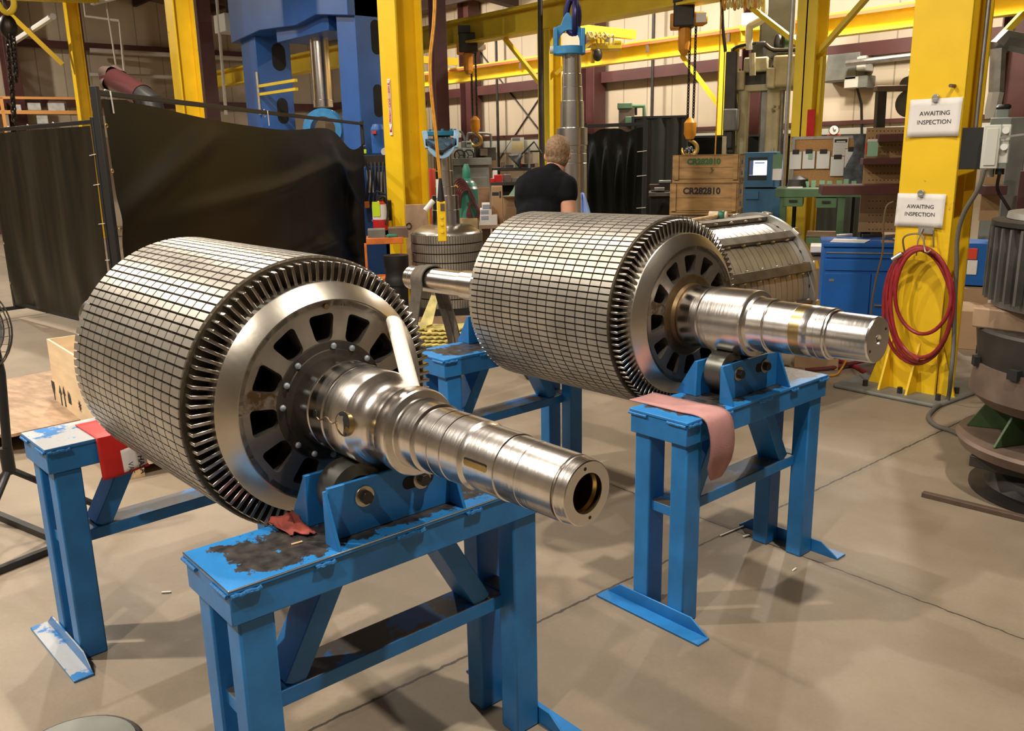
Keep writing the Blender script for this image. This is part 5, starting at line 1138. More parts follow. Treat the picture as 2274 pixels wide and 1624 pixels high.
f = Fr(1812, 8.3); t = th(f, 'side_table', 'pale topped low table between the stator drum and the blue cabinet', 'table'); pb(f, t, 'top', 'paper', 1800, 547, 1852, 562, 0, .3); pb(f, t, 'edge', 'ink', 1800, 562, 1852, 568, 0, .3); pb(f, t, 'body', 'old_board', 1806, 568, 1846, 760, .03, .28)
# tan box and hoses on the floor behind the right stand
p = at(1812, 812, 0); c = MB().box(-.16, .16, -.12, .12, 0, .16).xf(Matrix.Translation(p) @ Matrix.Rotation(R(30), 4, 'Z')); tag(c.build('cardboard_box', 'cardboard', bev=.004), 'small tan cardboard box on the floor behind the right stand', 'box')
for i, (P, m, lb) in enumerate((([(1780, 797), (1850, 800), (1900, 815), (1945, 838), (1985, 850)], 'hose_red', 'red hose crossing the floor toward the wide yellow column'), ([(1790, 822), (1840, 818), (1890, 808), (1925, 800), (1990, 788)], 'hose_maroon', 'dark red hose lying across the other hose behind the right stand'))):
    tag(MB().tube(smooth_path([at(a, b, .018 + .02 * (i * (1 if 1 < k < 4 else 0))) for k, (a, b) in enumerate(P)], 6), .016, 10).build('floor_hose', m), lb, 'hose', 'hoses on the floor')
tag(MB().tube(smooth_path([at(1840, 835, .01), at(1858, 832, .01), at(1868, 820, .01), at(1880, 800, .08), at(1874, 806, .05)], 6), .008, 8).build('rope', 'cord_orange'), 'thin yellow brown cord by the hoses on the floor', 'cord')

# ---- finned motor frame on rotary table, right edge
o = at(2262, 1120, 0) + V((.10, .30, 0)); t = thing('motor_frame', 'ribbed dark cylinder motor frame on a turntable at the right edge', 'motor', o)
gm = (o - EYE).dot(_hd); zz = lambda py: gp(2262, py, gm).z
Rm = .445
MB().lathe([(zz(690), .38), (zz(686), Rm - .035), (zz(500), Rm - .035), (zz(492), .40), (zz(488), .05)], (0, 0, 0), (0, 0, 1), 64).build('barrel', 'fin_steel', t)
for k in range(44):
    g = 2 * PI * k / 44; MB().bar(((Rm - .02) * math.cos(g), (Rm - .02) * math.sin(g), zz(670)), ((Rm - .02) * math.cos(g), (Rm - .02) * math.sin(g), zz(508)), .014, .05, (math.cos(g), math.sin(g), 0)).build('fin', 'fin_steel', t)
MB().lathe([(zz(506), Rm - .01), (zz(504), Rm + .0), (zz(494), Rm), (zz(490), .39)], (0, 0, 0), (0, 0, 1), 64, caps=False).build('top_rim', 'cast_dark', t)
MB().lathe([(zz(489), .385), (zz(476), .38), (zz(474), .09), (zz(480), .085), (zz(480), 0)], (0, 0, 0), (0, 0, 1), 48, caps=False).build('top_disc', 'disc_steel', t)
t = thing('turntable', 'dark green rotary welding turntable with round steel plates under the ribbed motor', 'turntable', o)
B(-.40, .3, -.3, .3, zz(735), zz(690)).build('timber_block', 'old_board', t, bev=.008)
MB().lathe([(zz(815), .1), (zz(815), .44), (zz(740), .46), (zz(734), .45), (zz(734), .1)], (0, 0, 0), (0, 0, 1), 64).build('chuck_plate', 'cast_dark', t, smooth=25)
MB().lathe([(zz(905), .1), (zz(905), .41), (zz(880), .465), (zz(815), .45), (zz(812), .38)], (0, 0, 0), (0, 0, 1), 64).build('chuck_body', 'cast_brown', t, smooth=25)
for k in range(10):
    g = 2 * PI * k / 10; MB().bar((.43 * math.cos(g), .43 * math.sin(g), zz(812)), (.472 * math.cos(g), .472 * math.sin(g), zz(812)), .05, .045).build('jaw_slot', 'hole_black', t)
MB().lathe([(zz(1005), .1), (zz(1005), .48), (zz(985), .50), (zz(978), .49), (zz(975), .2)], (0, 0, 0), (0, 0, 1), 72).build('round_table', 'cast_brown', t, smooth=25)
MB().lathe([(zz(978), .22), (zz(905), .32)], (0, 0, 0), (0, 0, 1), 48).build('cone', 'dark_green_cast', t)
for k in range(8):
    g = 2 * PI * k / 8 + .35; MB().prism([(.2, zz(976)), (.455, zz(976)), (.36, zz(905)), (.2, zz(905))], (0, 0, 0), (math.cos(g), math.sin(g), 0), (0, 0, 1), .014).build('rib', 'dark_green_cast', t, bev=.002)
B(-.26, .3, -.26, .3, .12, zz(1005)).build('pedestal', 'cast_dark', t, bev=.01); B(-.33, .33, -.33, .33, zz(1040), zz(1015)).build('pedestal_cap', 'cast_dark', t, bev=.006)
MB().lathe([(.0, .42), (.02, .42), (.035, .36), (.12, .30)], (0, 0, 0), (0, 0, 1), 48).build('base', 'cast_dark', t)
d_ = (EYE - o); d_.z = 0; d_.normalize(); s2 = V((-d_.y, d_.x, 0)); pc = d_ * .30 + V((0, 0, zz(1075)))
gpl = B(-.075, .075, -.006, .006, -.03, .03).build('gauge_plate', 'panel_black', t); gpl.matrix_local = Matrix.Translation(pc) @ Matrix((s2, -d_, V((0, 0, 1)))).transposed().to_4x4()
B(-.055, .055, -.014, .0, -.012, .012).build('gauge_window', 'lens_white', gpl, bev=.004)
p, q = at(2049, 1097, .012), at(2320, 1163, .012); tag(MB().bar(p, q, .035, .024).build('floor_bar', 'cast_brown', bev=.002), 'dark flat steel bar lying on the floor in front of the turntable', 'bar')
# ================================================================ background
def wy(px, py, Y): d = ray(px, py); return EYE + d * (Y / d.y)          # point on the plane Y = const
def ibeam(m, p, q, w, h, t=.02):
    p, q = V(p), V(q); U = V((0, 0, 1)); m.bar(p + U * (h / 2 - t / 2), q + U * (h / 2 - t / 2), w, t); m.bar(p - U * (h / 2 - t / 2), q - U * (h / 2 - t / 2), w, t); m.bar(p, q, t * .7, h - 2 * t); return m
# ---- crane runway beams with their columns and knee braces
t = thing('runway_beam', 'long yellow crane beam, the upper and nearer of two across the back', 'beam', (-10, 9.0, 3.55), 0, 'yellow crane runways')
ibeam(MB(), (-13.6, 0, 0), (11, 0, 0), .28, .36, .03).build('girder', 'yellow_beam', t)
MB().box(-13.6, 11, -.05, .05, .18, .22).build('rail', 'yellow_beam', t)
for x in (-5.5, -.5): MB().bar((x, .14, .0), (x, 2.6, .0), .12, .14).build('cross_tie', 'yellow_beam', t)
t = thing('runway_beam', 'long yellow crane beam with an orange conductor rail, the lower and farther one', 'beam', (-10, 11.5, 3.26), 0, 'yellow crane runways')
ibeam(MB(), (-9, 0, 0), (9, 0, 0), .2, .30, .03).build('girder', 'yellow_beam', t)
MB().bar((-9, -.11, .10), (9, -.11, .10), .03, .045).build('conductor_rail', 'conductor_orange', t)['label'] = 'orange conductor rail'
for k in range(11): MB().bar((-8 + k * 1.6, -.11, .10), (-8 + k * 1.6, -.11, -.05), .02, .05).build('rail_clip', 'cast_brown', t)
def post(p, w, h, label, brs, extra=None):
    t = thing('crane_post', label, 'post', (p.x, p.y, 0), 0, 'yellow posts carrying the crane beams')
    MB().box(-w / 2, w / 2, -w / 2, -w / 2 + .02, 0, h).box(-w / 2, w / 2, w / 2 - .02, w / 2, 0, h).box(-.008, .008, -w / 2, w / 2, 0, h).build('column', 'yellow_beam', t)
    for a, b in brs: MB().bar(V(a), V(b), .07, .05).build('knee_brace', 'yellow_beam', t)
    return t
p = wy(1222, 300, 9.0); zb = wy(1222, 160, 9.0).z
post(p, .25, 3.37, 'yellow post behind the person carrying the upper crane beam', [((-.1, 0, 2.55), (-1.0, 0, 3.35)), ((.1, .02, 2.75), (.55, .5, 3.3))])
p = wy(1790, 300, 9.0); tP = post(p, .24, 3.37, 'yellow post with two knee braces behind the corkboard', [((-.1, 0, 2.72), (-1.0, 0, 3.37)), ((.1, 0, 2.66), (.85, 0, 3.37))])
MB().cyl((-.16, -.15, 0), (-.16, -.15, 3.37), .025, n=10).build('conduit', 'galvanised', tP)
MB().bar((.12, -.02, .0), (.16, -.02, 2.6), .05, .03).build('side_strap', 'yellow_beam', tP); B(.1, .19, -.16, -.15, 1.75, 2.05).build('red_label', 'ext_red', tP)
p = wy(1612, 300, 11.5); post(p, .22, 3.12, 'yellow post farther back beside the drill press carrying the lower crane beam', [((-.1, 0, 2.25), (-.9, 0, 3.1)), ((-.08, -.02, 2.2), (-.33, -.05, .9))])
# thin dark service pipes and cross bracing on the far wall
for px, lb in ((1107, 'thin dark vertical pipe on the far wall left of the cross bracing'), (1203, 'dark vertical pipe in front of the yellow post behind the person'), (1446, 'thin dark drop pipe on the far wall above the far screens')):
    Y = 12.8 if px != 1203 else 8.6
    p = wy(px, 340, Y); tag(MB().cyl((p.x, p.y, 0 if px != 1446 else 1.95), (p.x, p.y, 4.6), .03 if px != 1203 else .035, n=10).build('pipe', 'cast_dark'), lb, 'pipe')
for a, b, lb in (((1105, 170), (1200, 292), 'thin bracing rod on the far wall falling to the right'), ((1106, 358), (1200, 215), 'thin bracing rod on the far wall rising to the right'), ((1062, 110), (1092, 150), 'short thin bracing rod high on the far wall behind the small hoist')):
    tag(MB().cyl(wy(*a, 12.985), wy(*b, 12.985), .018, n=8).build('brace_rod', 'cast_dark'), lb, 'rod')
# maroon building columns in the middle of the hall
for px, g, w, lb in ((982, 13.2, .20, 'maroon building column behind the blue yoke of the upright rotor'), (478, 17.2, .26, 'maroon building column just left of the blue press'), (203, 21.3, .26, 'maroon building column right of the braced yellow column'), (52, 21.0, .30, 'faded red building column at the far upper left')):
    o = gp(px, 340, g); t = thing('building_column', lb, 'column', (o.x, o.y, 0), facing(px) + R(20), 'maroon building columns')
    MB().box(-w / 2, w / 2, -w / 2, -w / 2 + .02, 0, 5.6).box(-w / 2, w / 2, w / 2 - .02, w / 2, 0, 5.6).box(-w / 2 + .01, w / 2 - .01, -w / 2 + .02, w / 2 - .02, 0, 5.6).build('shaft', 'maroon_paint', t, bev=.006)
    B(-w * .8, w * .8, -w * .8, w * .8, 0, .03).build('base_plate', 'maroon_paint', t)
# pipes at the upper left
def pipe(name, P, r, m, lb, cat='pipe'): return tag(MB().tube(P, r, 8).build(name, m), lb, cat)
g_ = 16.6
pipe('conduit', [gp(480, -20, g_), gp(502, 255, g_)], .03, 'pipe_white', 'pale vertical conduit right of the maroon column near the press')
pipe('conduit', [gp(226, -60, 20), gp(262, 175, 20)], .02, 'pipe_white', 'thin pale drop rod above the red duct')
pipe('conduit', [gp(181, -40, 20.5), gp(190, 36, 20.5), gp(265, 46, 20.5), gp(266, 52, 20.5), gp(279, 190, 20.5)], .03, 'pipe_white', 'pale pipe with an elbow above the red duct')
for i, (y0, y1, r_) in enumerate(((112, 132, .06), (166, 176, .05))):
    d0, d1 = ray(200, y0), ray(560, y1); X = XL + .35 - .05 * i
    pipe('wall_pipe', [EYE + d0 * (X / d0.x), EYE + ray(392, (y0 + y1) / 2 + 1) * (X / ray(392, 0).x), EYE + d1 * (X / d1.x)], r_, 'pipe_white', ('long pale pipe high on the left wall', 'long pale pipe lower on the left wall')[i])
for i, (a, b) in enumerate((((20, 100), (118, 36)), ((206, 6), (268, -10)))):
    pipe('fluorescent_tube', [gp(*a, 20), gp(*b, 18)], .06, 'lens_white', ('unlit white tube fixture under the roof left of the braced column', 'unlit white tube fixture right of the braced column')[i], 'light')
f = Fr(518, 16.5); t = thing('unit_heater', 'white square box hung under the roof left of the blue press', 'heater', gp(518, 50, 16.5), facing(518) + R(25))
s_ = 36 * 16.5 / 1917 / 2; B(-s_, s_, 0, .45, -s_, s_).build('housing', 'panel_grey', t, bev=.01); B(-s_ * .9, s_ * .9, -.01, 0, -s_ * .9, s_ * .9).build('front', 'panel_grey', t); MB().cyl((0, .2, s_), (0, .2, 2.2), .02, n=8).build('hanger', 'cast_dark', t)
# red duct end above the screens
a, b = gp(245, 172, 11.8), gp(318, 214, 11.3); ax = (b - a).normalized(); t = thing('exhaust_duct', 'dark red exhaust duct with rag covered end leaning above the black screen', 'duct', (b.x, b.y, 0))
io = -V((b.x, b.y, 0)); b2 = b + ax * .9; b2.z = max(b2.z, 1.0)
MB().cyl(a + io, b + io, .145, n=28).build('duct', 'duct_red', t); MB().tube([b + io, b + ax * .18 + io, V((b.x, b.y, 0)) + ax.cross(V((0, 0, 1))) * 0 + V((ax.x * .45, ax.y * .45, 1.5)) + io, V((ax.x * .5, ax.y * .5, .9)), V((ax.x * .5, ax.y * .5, 0))], .135, 20).build('flexible_hose', 'rubber_black', t)
def _rg(u, v):
    g = 2 * PI * u; o1 = ax.orthogonal().normalized(); o2 = ax.cross(o1); r = .16 + .02 * math.sin(4 * g + 3 * v); return a + io - ax * (.10 - .22 * v) * 1 + (o1 * math.cos(g) + o2 * math.sin(g)) * (r * (.25 + .75 * min(1, v * 2.5)))
MB().sheet(_rg, 28, 10).build('rag_cover', 'cast_brown', t)
# orange storage racking at the far left
t = thing('storage_rack', 'orange pallet racking with metal bins at the far left wall', 'rack', gp(70, 340, 20.4) * 1.0, facing(70)); t.location.z = 0
f = Fr(70, 20.4)
for py in (218, 250): pb(f, t, 'rack_beam', 'rack_orange', -150, py - 6, 215, py + 4, 0, .08)
for px in (-100, 12, 205): pb(f, t, 'upright', 'rack_orange', px - 6, 215, px + 6, 345, 0, .9)
for a in ((60, 228, 92, 245), (105, 228, 145, 246), (25, 232, 48, 246), (80, 256, 108, 275)): pb(f, t, 'bin', 'galvanised', *a, .1, .6)
pb(f, t, 'shelf_load', 'cast_brown', 108, 224, 150, 246, .2, .8)
# hanging hoist chain at the left edge
t = thing('chain_hoist', 'dark chain hoist block with bunched chain hanging at the far upper left', 'hoist', gp(18, 60, 15.5)); io = -gp(18, 60, 15.5)
MB().ball((0, 0, 0), .16, .14, .2).build('block', 'chain_dark', t); MB().box(-.03, .03, -.03, .03, .1, 3.0).build('hanger', 'chain_dark', t)
hk = gp(15, 5, 15.3) + io; hook_mb(hk + V((0, 0, .25)), .42, (1, .6, 0)).build('hook', 'yellow_beam', t)
for a, b in (((22, 75), (35, 178)), ((30, 80), (38, 170)), ((16, 85), (30, 270)), ((26, 170), (34, 275)), ((24, 90), (36, 182))): chain_mb(gp(*a, 15.4) + io, gp(*b, 15.4) + io, .09, .014, .03).build('chain', 'chain_dark', t)

# ---- blue hydraulic press
pR = gp(805, 340, 12.6); Yp = pR.y; t = thing('hydraulic_press', 'large blue hydraulic press with chrome ram between two columns', 'press', (pR.x, Yp, 0))
def xat(px): d = ray(px, 340); return d.x * Yp / d.y - pR.x
xr0, xr1 = xat(765), 0.0; xl0, xl1 = xat(556), xat(587); dY = .62
for x0, x1 in ((xr0, xr1), (xl0, xl1)): B(x0, x1, 0, dY, 0, 5.2).build('column', 'press_blue', t, bev=.012)
for (px0, px1, y0_, y1_, xx) in ((604, 634, 97, 157, xl1), (616, 640, 218, 275, xl1), (824, 846, 45, 120, xr1), (830, 850, 188, 260, xr1)):
    # obround openings on the columns' right faces
    d0, d1 = ray(px0, (y0_ + y1_) / 2), ray(px1, (y0_ + y1_) / 2); k0, k1 = (pR.x + xx) / d0.x, (pR.x + xx) / d1.x
    ya, yb = d0.y * k0 - Yp, d1.y * k1 - Yp; ym = (ya + yb) / 2; km = (k0 + k1) / 2
    za, zb = 1.65 + ray((px0 + px1) / 2, y1_).z * km, 1.65 + ray((px0 + px1) / 2, y0_).z * km; r_ = abs(yb - ya) / 2
    P = [(ym + r_ * math.cos(g), zb - r_ + r_ * math.sin(g)) for g in [PI * k / 10 for k in range(11)]] + [(ym + r_ * math.cos(g), za + r_ + r_ * math.sin(g)) for g in [PI + PI * k / 10 for k in range(11)]]
    MB().prism(P, (xx, 0, 0), (0, 1, 0), (0, 0, 1), .004).build('column_opening', 'hole_black', t, smooth=0)
zc_ = lambda px, py: (EYE + ray(px, py) * (Yp / ray(px, py).y)).z
crown = [(xl0 - .15, zc_(545, 92)), (xat(612), zc_(612, 62)), (xat(690), zc_(690, 52)), (xat(735), zc_(735, 28)), (xr1 + .0, zc_(792, 34)), (xr1, 5.55), (xl0 - .15, 5.55)]
MB().prism(crown, (0, dY + .1, 0), (1, 0, 0), (0, 0, 1), dY + .2).build('crown', 'press_blue', t, bev=.01)
MB().box(xat(632), xat(745), .02, dY, zc_(690, 76), zc_(690, 52) + .1).build('bolster', 'press_blue', t, bev=.01)
ry = dY / 2; rx = ray(712, 150).x * (Yp + ry) / ray(712, 150).y - pR.x; rc = Fr(712, 1, p=V((pR.x + rx, Yp + ry, 0)))
zt, zb = rc.z(712, 66), rc.z(712, 238); rr = (rc.x(733) - rc.x(690)) / 2
MB().lathe([(zb, rr * 1.02), (zb + .10, rr * 1.02), (zb + .105, rr * .96), (zt, rr * .96)], (rx, ry, 0), (0, 0, 1), 40).build('ram', 'bright_steel', t, smooth=25)
MB().lathe([(zt - .12, rr * 1.5), (zt + .12, rr * 1.5)], (rx, ry, 0), (0, 0, 1), 32).build('gland_ring', 'cast_dark', t)
for dz in (.0, .13): B(xl1 + .02, rx - rr - .1, -.02, .03, zc_(650, 199) + dz - .022, zc_(650, 199) + dz + .022).build('guide_bar', 'yellow_beam', t)
MB().cyl((xl1 + .02, -.03, zc_(625, 250)), (xl1 + .02, -.03, zc_(625, 150)), .025, n=8).build('guide_rod', 'galvanised', t)
B(xl0, xr1, 0, dY, .0, .75).build('bed', 'press_blue', t, bev=.01)
ro = V((ray(720, 262).x * (Yp + ry - .2) / ray(720, 262).y - pR.x, ry - .2, 0)); zr2 = rc.z(712, 262)
MB().lathe([(-.16, .19), (-.16, .28), (-.12, .31), (.12, .31), (.16, .28), (.16, .19), (-.16, .19)], (ro.x, ro.y, zr2 - .19), _hd * 1.0, 40, caps=False).build('bearing_ring', 'yoke_blue', t)
MB().box(-.6, .6, -.4, .4, .75, zr2 - .46).xf(Matrix.Translation(ro)).build('work_block', 'press_blue', t)
# pump unit by the yellow column
f = Fr(842, 11.2); t = th(f, 'pump_unit', 'blue hydraulic pump unit with gauge and hoses beside the yellow column', 'pump')
pb(f, t, 'reservoir', 'press_blue', 808, 372, 862, 462, 0, .3); pb(f, t, 'frame', 'press_blue', 808, 462, 862, 620, .1, .3)
zt, zb = f.z(842, 275), f.z(842, 340); xm, rm = f.x(843), (f.x(860) - f.x(826)) / 2
MB().lathe([(zb, rm * .95), (zb + .28, rm), (zt - .06, rm), (zt, rm * .7)], (xm, .15, 0), (0, 0, 1), 24).build('motor', 'press_blue', t); B(xm - rm * .85, xm - rm * .3, .13 - rm * .95, .15 - rm * .8, zt - .12, zt - .08).build('red_label', 'drum_red', t)
pb(f, t, 'manifold', 'cast_dark', 808, 345, 858, 368, -.02, .15); MB().cyl(lp(f, 855, 337, .0), lp(f, 855, 337, .06), .05, n=20).build('gauge', 'lens_white', t)
for i in range(5): MB().tube(smooth_path([lp(f, 815 + i * 9, 360, -.03), lp(f, 818 + i * 8, 400, -.06), lp(f, 812 + i * 10, 455, -.03)], 5), .014, 6).build('hose', 'rubber_black', t)
for a in ((814, 378, 830, 428), (838, 382, 856, 430)): pb(f, t, 'notice_sheet', 'paper', *a, -.006, 0, bev=0)
pb(f, t, 'lime_tag', 'tag_lime', 808, 332, 814, 341, -.01, 0); pb(f, t, 'orange_box', 'orange_paint', 809, 448, 821, 462, -.12, 0)
MB().cyl(lp(f, 850, 462, -.1), lp(f, 826, 492, -.14), .014, n=8).build('lever', 'yoke_pale_blue', t)
# orange cart with blocks and black tubs
f = Fr(858, 8.35); t = th(f, 'shop_cart', 'orange framed shop cart left of the upright dark rotor', 'cart')
pb(f, t, 'top', 'orange_paint', 813, 530, 896, 541, 0, .3)
for px in (814, 892): pb(f, t, 'leg', 'orange_paint', px, 541, px + 4, 700, 0, .03); pb(f, t, 'leg', 'orange_paint', px, 541, px + 4, 700, .27, .30)
pb(f, t, 'shelf', 'orange_paint', 815, 620, 896, 626, 0, .3)
zt = f.z(858, 530)
for a, m, nm, lb in (((816, 512, 846, 531), 'lathe_grey', 'steel_block', 'grey steel block on the orange cart'), ((862, 508, 898, 530), 'cast_brown', 'steel_block', 'brown steel block on the orange cart')):
    x0, z1 = f.q(a[0], a[1]); x1 = f.x(a[2]); c = MB().box(x0, x1, .05, .25, zt, z1); c.v = [tuple(f.o + rot_z(p_, f.rz)) for p_ in c.v]; tag(c.build(nm, m, bev=.003), lb, 'block')
c = MB().cyl((f.x(850), .02, zt + .02), (f.x(872), .06, zt + .02), .018); c.v = [tuple(f.o + rot_z(p_, f.rz)) for p_ in c.v]; tag(c.build('air_tool', 'gas_green', bev=.003), 'small green hand tool between the blocks on the orange cart', 'tool')
f = Fr(868, 7.9); t = th(f, 'black_tub', 'stack of black plastic tubs on the floor under the orange cart', 'tub')
zt = f.z(868, 575); rr = (f.x(898) - f.x(840)) / 2
MB().lathe([(0, rr * .8), (zt * .6, rr * .9), (zt * .62, rr), (zt * .7, rr), (zt * .72, rr * .93), (zt * .83, rr * .94), (zt * .85, rr * 1.02), (zt, rr * 1.02), (zt, rr * .9), (zt - .04, .02)], (0, .3, 0), (0, 0, 1), 32).build('tub', 'rubber_black', t)
f = Fr(925, 9.15); t = th(f, 'timber_board', 'worn wooden board leaning behind the upright dark rotor', 'board'); pb(f, t, 'board', 'old_board', 899, 455, 957, 640, 0, .04); MB().tube([lp(f, 908, 502, -.01) + V((.025 * math.cos(g), 0, .03 * math.sin(g))) for g in [2 * PI * k / 14 for k in range(14)]], .005, 6, closed=True).build('ring', 'chain_dark', t)
f = Fr(950, 10.4); t = th(f, 'red_drum', 'bright red cylinder standing between the yellow and maroon columns', 'drum'); zt = f.z(950, 375); rr = (f.x(962) - f.x(938)) / 2 + .03
MB().lathe([(0, rr), (zt - .02, rr), (zt, rr * .9)], (0, .1, 0), (0, 0, 1), 28).build('drum', 'drum_red', t)
f = Fr(942, 10.9); t = th(f, 'yellow_guard', 'yellow machine guard with dark cords right of the middle yellow column', 'guard'); pb(f, t, 'plate', 'yellow_beam', 934, 246, 950, 288, 0, .1); pb(f, t, 'pole', 'cast_dark', 936, 150, 939, 700, .1, .14); MB().tube(smooth_path([lp(f, 937, 218, 0), lp(f, 945, 226, -.02), lp(f, 941, 240, 0)], 5), .02, 6).build('cord', 'rubber_black', t)
# laminations in yellow on black pallets behind the sling
f = Fr(985, 6.9); t = th(f, 'lamination_stack', 'yellow toothed lamination segments stacked on a black pallet behind the far shaft', 'laminations')
zt = f.z(985, 738); MB().box(-.42, .35, -.1, .6, 0, zt - .10).build('pallet_pile', 'rubber_black', t)
for i in range(5):
    P = []; n = 26
    for k in range(n + 1):
        a = R(200) + R(140) * k / n; r_ = .62; P.append((r_ * math.cos(a), r_ * math.sin(a)))
        a2 = a + R(140) / n * .5; 
        if k < n: P.append(((r_ - .035) * math.cos(a2), (r_ - .035) * math.sin(a2)))
    P += [(.38 * math.cos(R(340) - R(140) * k / 12), .38 * math.sin(R(340) - R(140) * k / 12)) for k in range(13)]
    MB().prism(P, (-.02 + .05 * math.sin(i * 2.1), .52 + .04 * i, zt - .10 + i * .024), (1, 0, 0), (0, 1, 0), .012).build('segment', 'lamination_yellow', t)
MB().prism([(-.02, 0), (.1, .02), (.16, .26), (.1, .28)], (f.x(915), .1, zt + .02), (1, 0, .1), (0, .5, .8), .006).build('segment', 'lamination_yellow', t)
MB().prism([(0, 0), (.06, 0), (.02, .22), (-.02, .2)], (f.x(932), .1, zt - .04), (1, 0, .1), (0, .5, .8), .006).build('segment', 'lamination_yellow', t)

# ---- gas cylinder with hoses, boxes
f = Fr(1034, 9.4); t = th(f, 'gas_cylinder', 'green gas cylinder draped with maroon welding hoses', 'cylinder'); zt = f.z(1034, 364); rr = (f.x(1060) - f.x(1010)) / 2
MB().lathe([(0, rr), (f.z(1034, 425), rr), (f.z(1034, 408), rr * .85), (f.z(1034, 396), rr * .36)], (0, 0, 0), (0, 0, 1), 28).build('cylinder', 'gas_green', t); MB().lathe([(f.z(1034, 400), rr * .36), (f.z(1034, 394), rr * .37), (zt - .05, rr * .36), (zt, rr * .18)], (0, 0, 0), (0, 0, 1), 20).build('cap', 'gas_green', t)
MB().lathe([(f.z(1034, 420), rr * 1.01), (f.z(1034, 402), rr * .68)], (0, 0, 0), (0, 0, 1), 28, caps=False).build('shoulder_band', 'galvanised', t)
t = th(f, 'welding_hose', 'maroon welding hoses looped over the green gas cylinder', 'hose')
for i in range(7):
    e = i * 5
    MB().tube(smooth_path([lp(f, 1006 + e * .5, 432 + e, -rr - .03), lp(f, 1008 + e * .6, 408 + e * .7, -rr - .04 - .01 * i), lp(f, 1025 + e * .5, 397 + e * .9, -rr - .05), lp(f, 1045 + e * .25, 425 + e, -rr - .05), lp(f, 1058 + e * .2, 455 + e * .5, -rr - .05 - .006 * i), lp(f, 1060 - e * .1, 478 + e * .35, -rr - .04), lp(f, 1050 - e * .4, 488 - e * .3, -rr - .03), lp(f, 1040 + e * .2, 450, -rr - .03)], 6), .012, 7).build('hose_loop', 'hose_maroon', t)
MB().tube(smooth_path([lp(f, 1001, 425, -rr - .06), lp(f, 1012, 412, -rr - .07), lp(f, 1018, 425, -rr - .07), lp(f, 1012, 470, -rr - .06)], 6), .008, 6).build('yellow_tie', 'yellow_beam', t)
BX = 'cardboard boxes stacked behind the rear rotor'
def cbox(px0, px1, py0, py1, g, dep, nm, m, lb, rz=0, flaps=False, marks=True, leg=False):
    f = Fr((px0 + px1) / 2, g, facing((px0 + px1) / 2) + rz); t = th(f, nm, lb, 'box', BX); pb(f, t, 'carton', m, px0, py0, px1, py1, 0, dep, .004)
    if marks:
        xa, zb_ = f.q(px0, py1); xb, zt_ = f.q(px1, py0); B(xa + .02, xa + .1, -.002, 0, zt_ - .1, zt_ - .06).build('printed_mark', 'ink', t); B(xb - .05, xb - .03, -.002, 0, zt_ - .13, zt_ - .05).build('printed_mark', 'ink', t)
    if flaps: x0, zt = f.q(px0, py0); x1 = f.x(px1); MB().bar(((x0 + x1) / 2, -.0, zt), ((x0 + x1) / 2, -.12, zt + .02), x1 - x0, .006).build('flap', 'paper', t)
    return f, t
cbox(1091, 1118, 415, 520, 10.3, .4, 'cardboard_box', 'cardboard', 'tall brown cardboard carton in front of the workbench'); cbox(1117, 1150, 438, 530, 10.1, .35, 'cardboard_box', 'cardboard', 'lower brown carton with white open flap beside the person', 0, True, False)
cbox(1062, 1090, 417, 545, 10.8, .4, 'wrapped_carton', 'wrapped_board', 'brown carton in shiny stretch wrap right of the gas cylinder', 0, False, False)
for a, lb in (((1070, 1088, 453, 465), 'topmost small white printed carton under the wrapped box'), ((1066, 1092, 465, 478), 'middle white printed carton of the short stack'), ((1066, 1105, 478, 500), 'widest white printed carton at the bottom of the stack')):
    f, t = cbox(a[0], a[1], a[2], a[3], 10.15, .3, 'printed_carton', 'paper', lb, 0, False, False)
    for k in range(3): x0, z0 = f.q(a[0] + 2, a[2] + 3 + 3 * k); B(x0, x0 + .09, -.002, 0, z0 - .008, z0).build('print_line', 'ink_blue', t)
f = Fr(1088, 10.15); t = th(f, 'pallet', 'wooden pallet under the white printed cartons', 'pallet'); pb(f, t, 'deck', 'old_board', 1060, 500, 1150, 507, .0, .9)
for px in (1062, 1100, 1140): pb(f, t, 'block', 'old_board', px, 507, px + 9, 545, .0, .9)
f = Fr(1052, 9.2); t = th(f, 'wooden_box', 'orange brown wooden box top behind the upright dark rotor', 'box'); pb(f, t, 'box', 'crate_end', 1012, 486, 1062, 520, 0, .3)
p = f.o * 1; f = Fr(1140, 10.35); c = MB().prism([(0, 0), (.15, .0), (.2, .1), (.12, .2), (.06, .08)], f.o + rot_z((f.x(1126), -.05, f.z(1126, 436)), f.rz), f.X, V((0, 0, 1)), .01); tag(c.build('mint_paper', 'mint_card'), 'crumpled mint green paper above the open carton beside the person', 'paper')

# ---- lathe
f = Fr(1040, 14.5, facing(1040) + R(12)); t = th(f, 'lathe', 'dark grey vertical lathe with pale control head and grab rails, far behind the gas cylinder', 'lathe')
pb(f, t, 'table', 'lathe_grey', 1005, 352, 1092, 366, -.3, .9); pb(f, t, 'apron', 'lathe_grey', 1008, 366, 1090, 560, -.25, .85); pb(f, t, 'base_pan', 'lathe_grey', 995, 395, 1085, 560, -.3, .9)
pb(f, t, 'gear_head', 'lathe_light', 1026, 328, 1054, 352, -.1, .3, .02); pb(f, t, 'control_head', 'lathe_light', 1033, 313, 1049, 329, -.1, .25, .02); pb(f, t, 'slot', 'ink', 1037, 317, 1046, 319, -.11, -.1)
pb(f, t, 'tailstock', 'cast_dark', 1058, 328, 1102, 356, .1, .6); pb(f, t, 'tool_box', 'cast_brown', 1066, 331, 1083, 346, 0, .1)
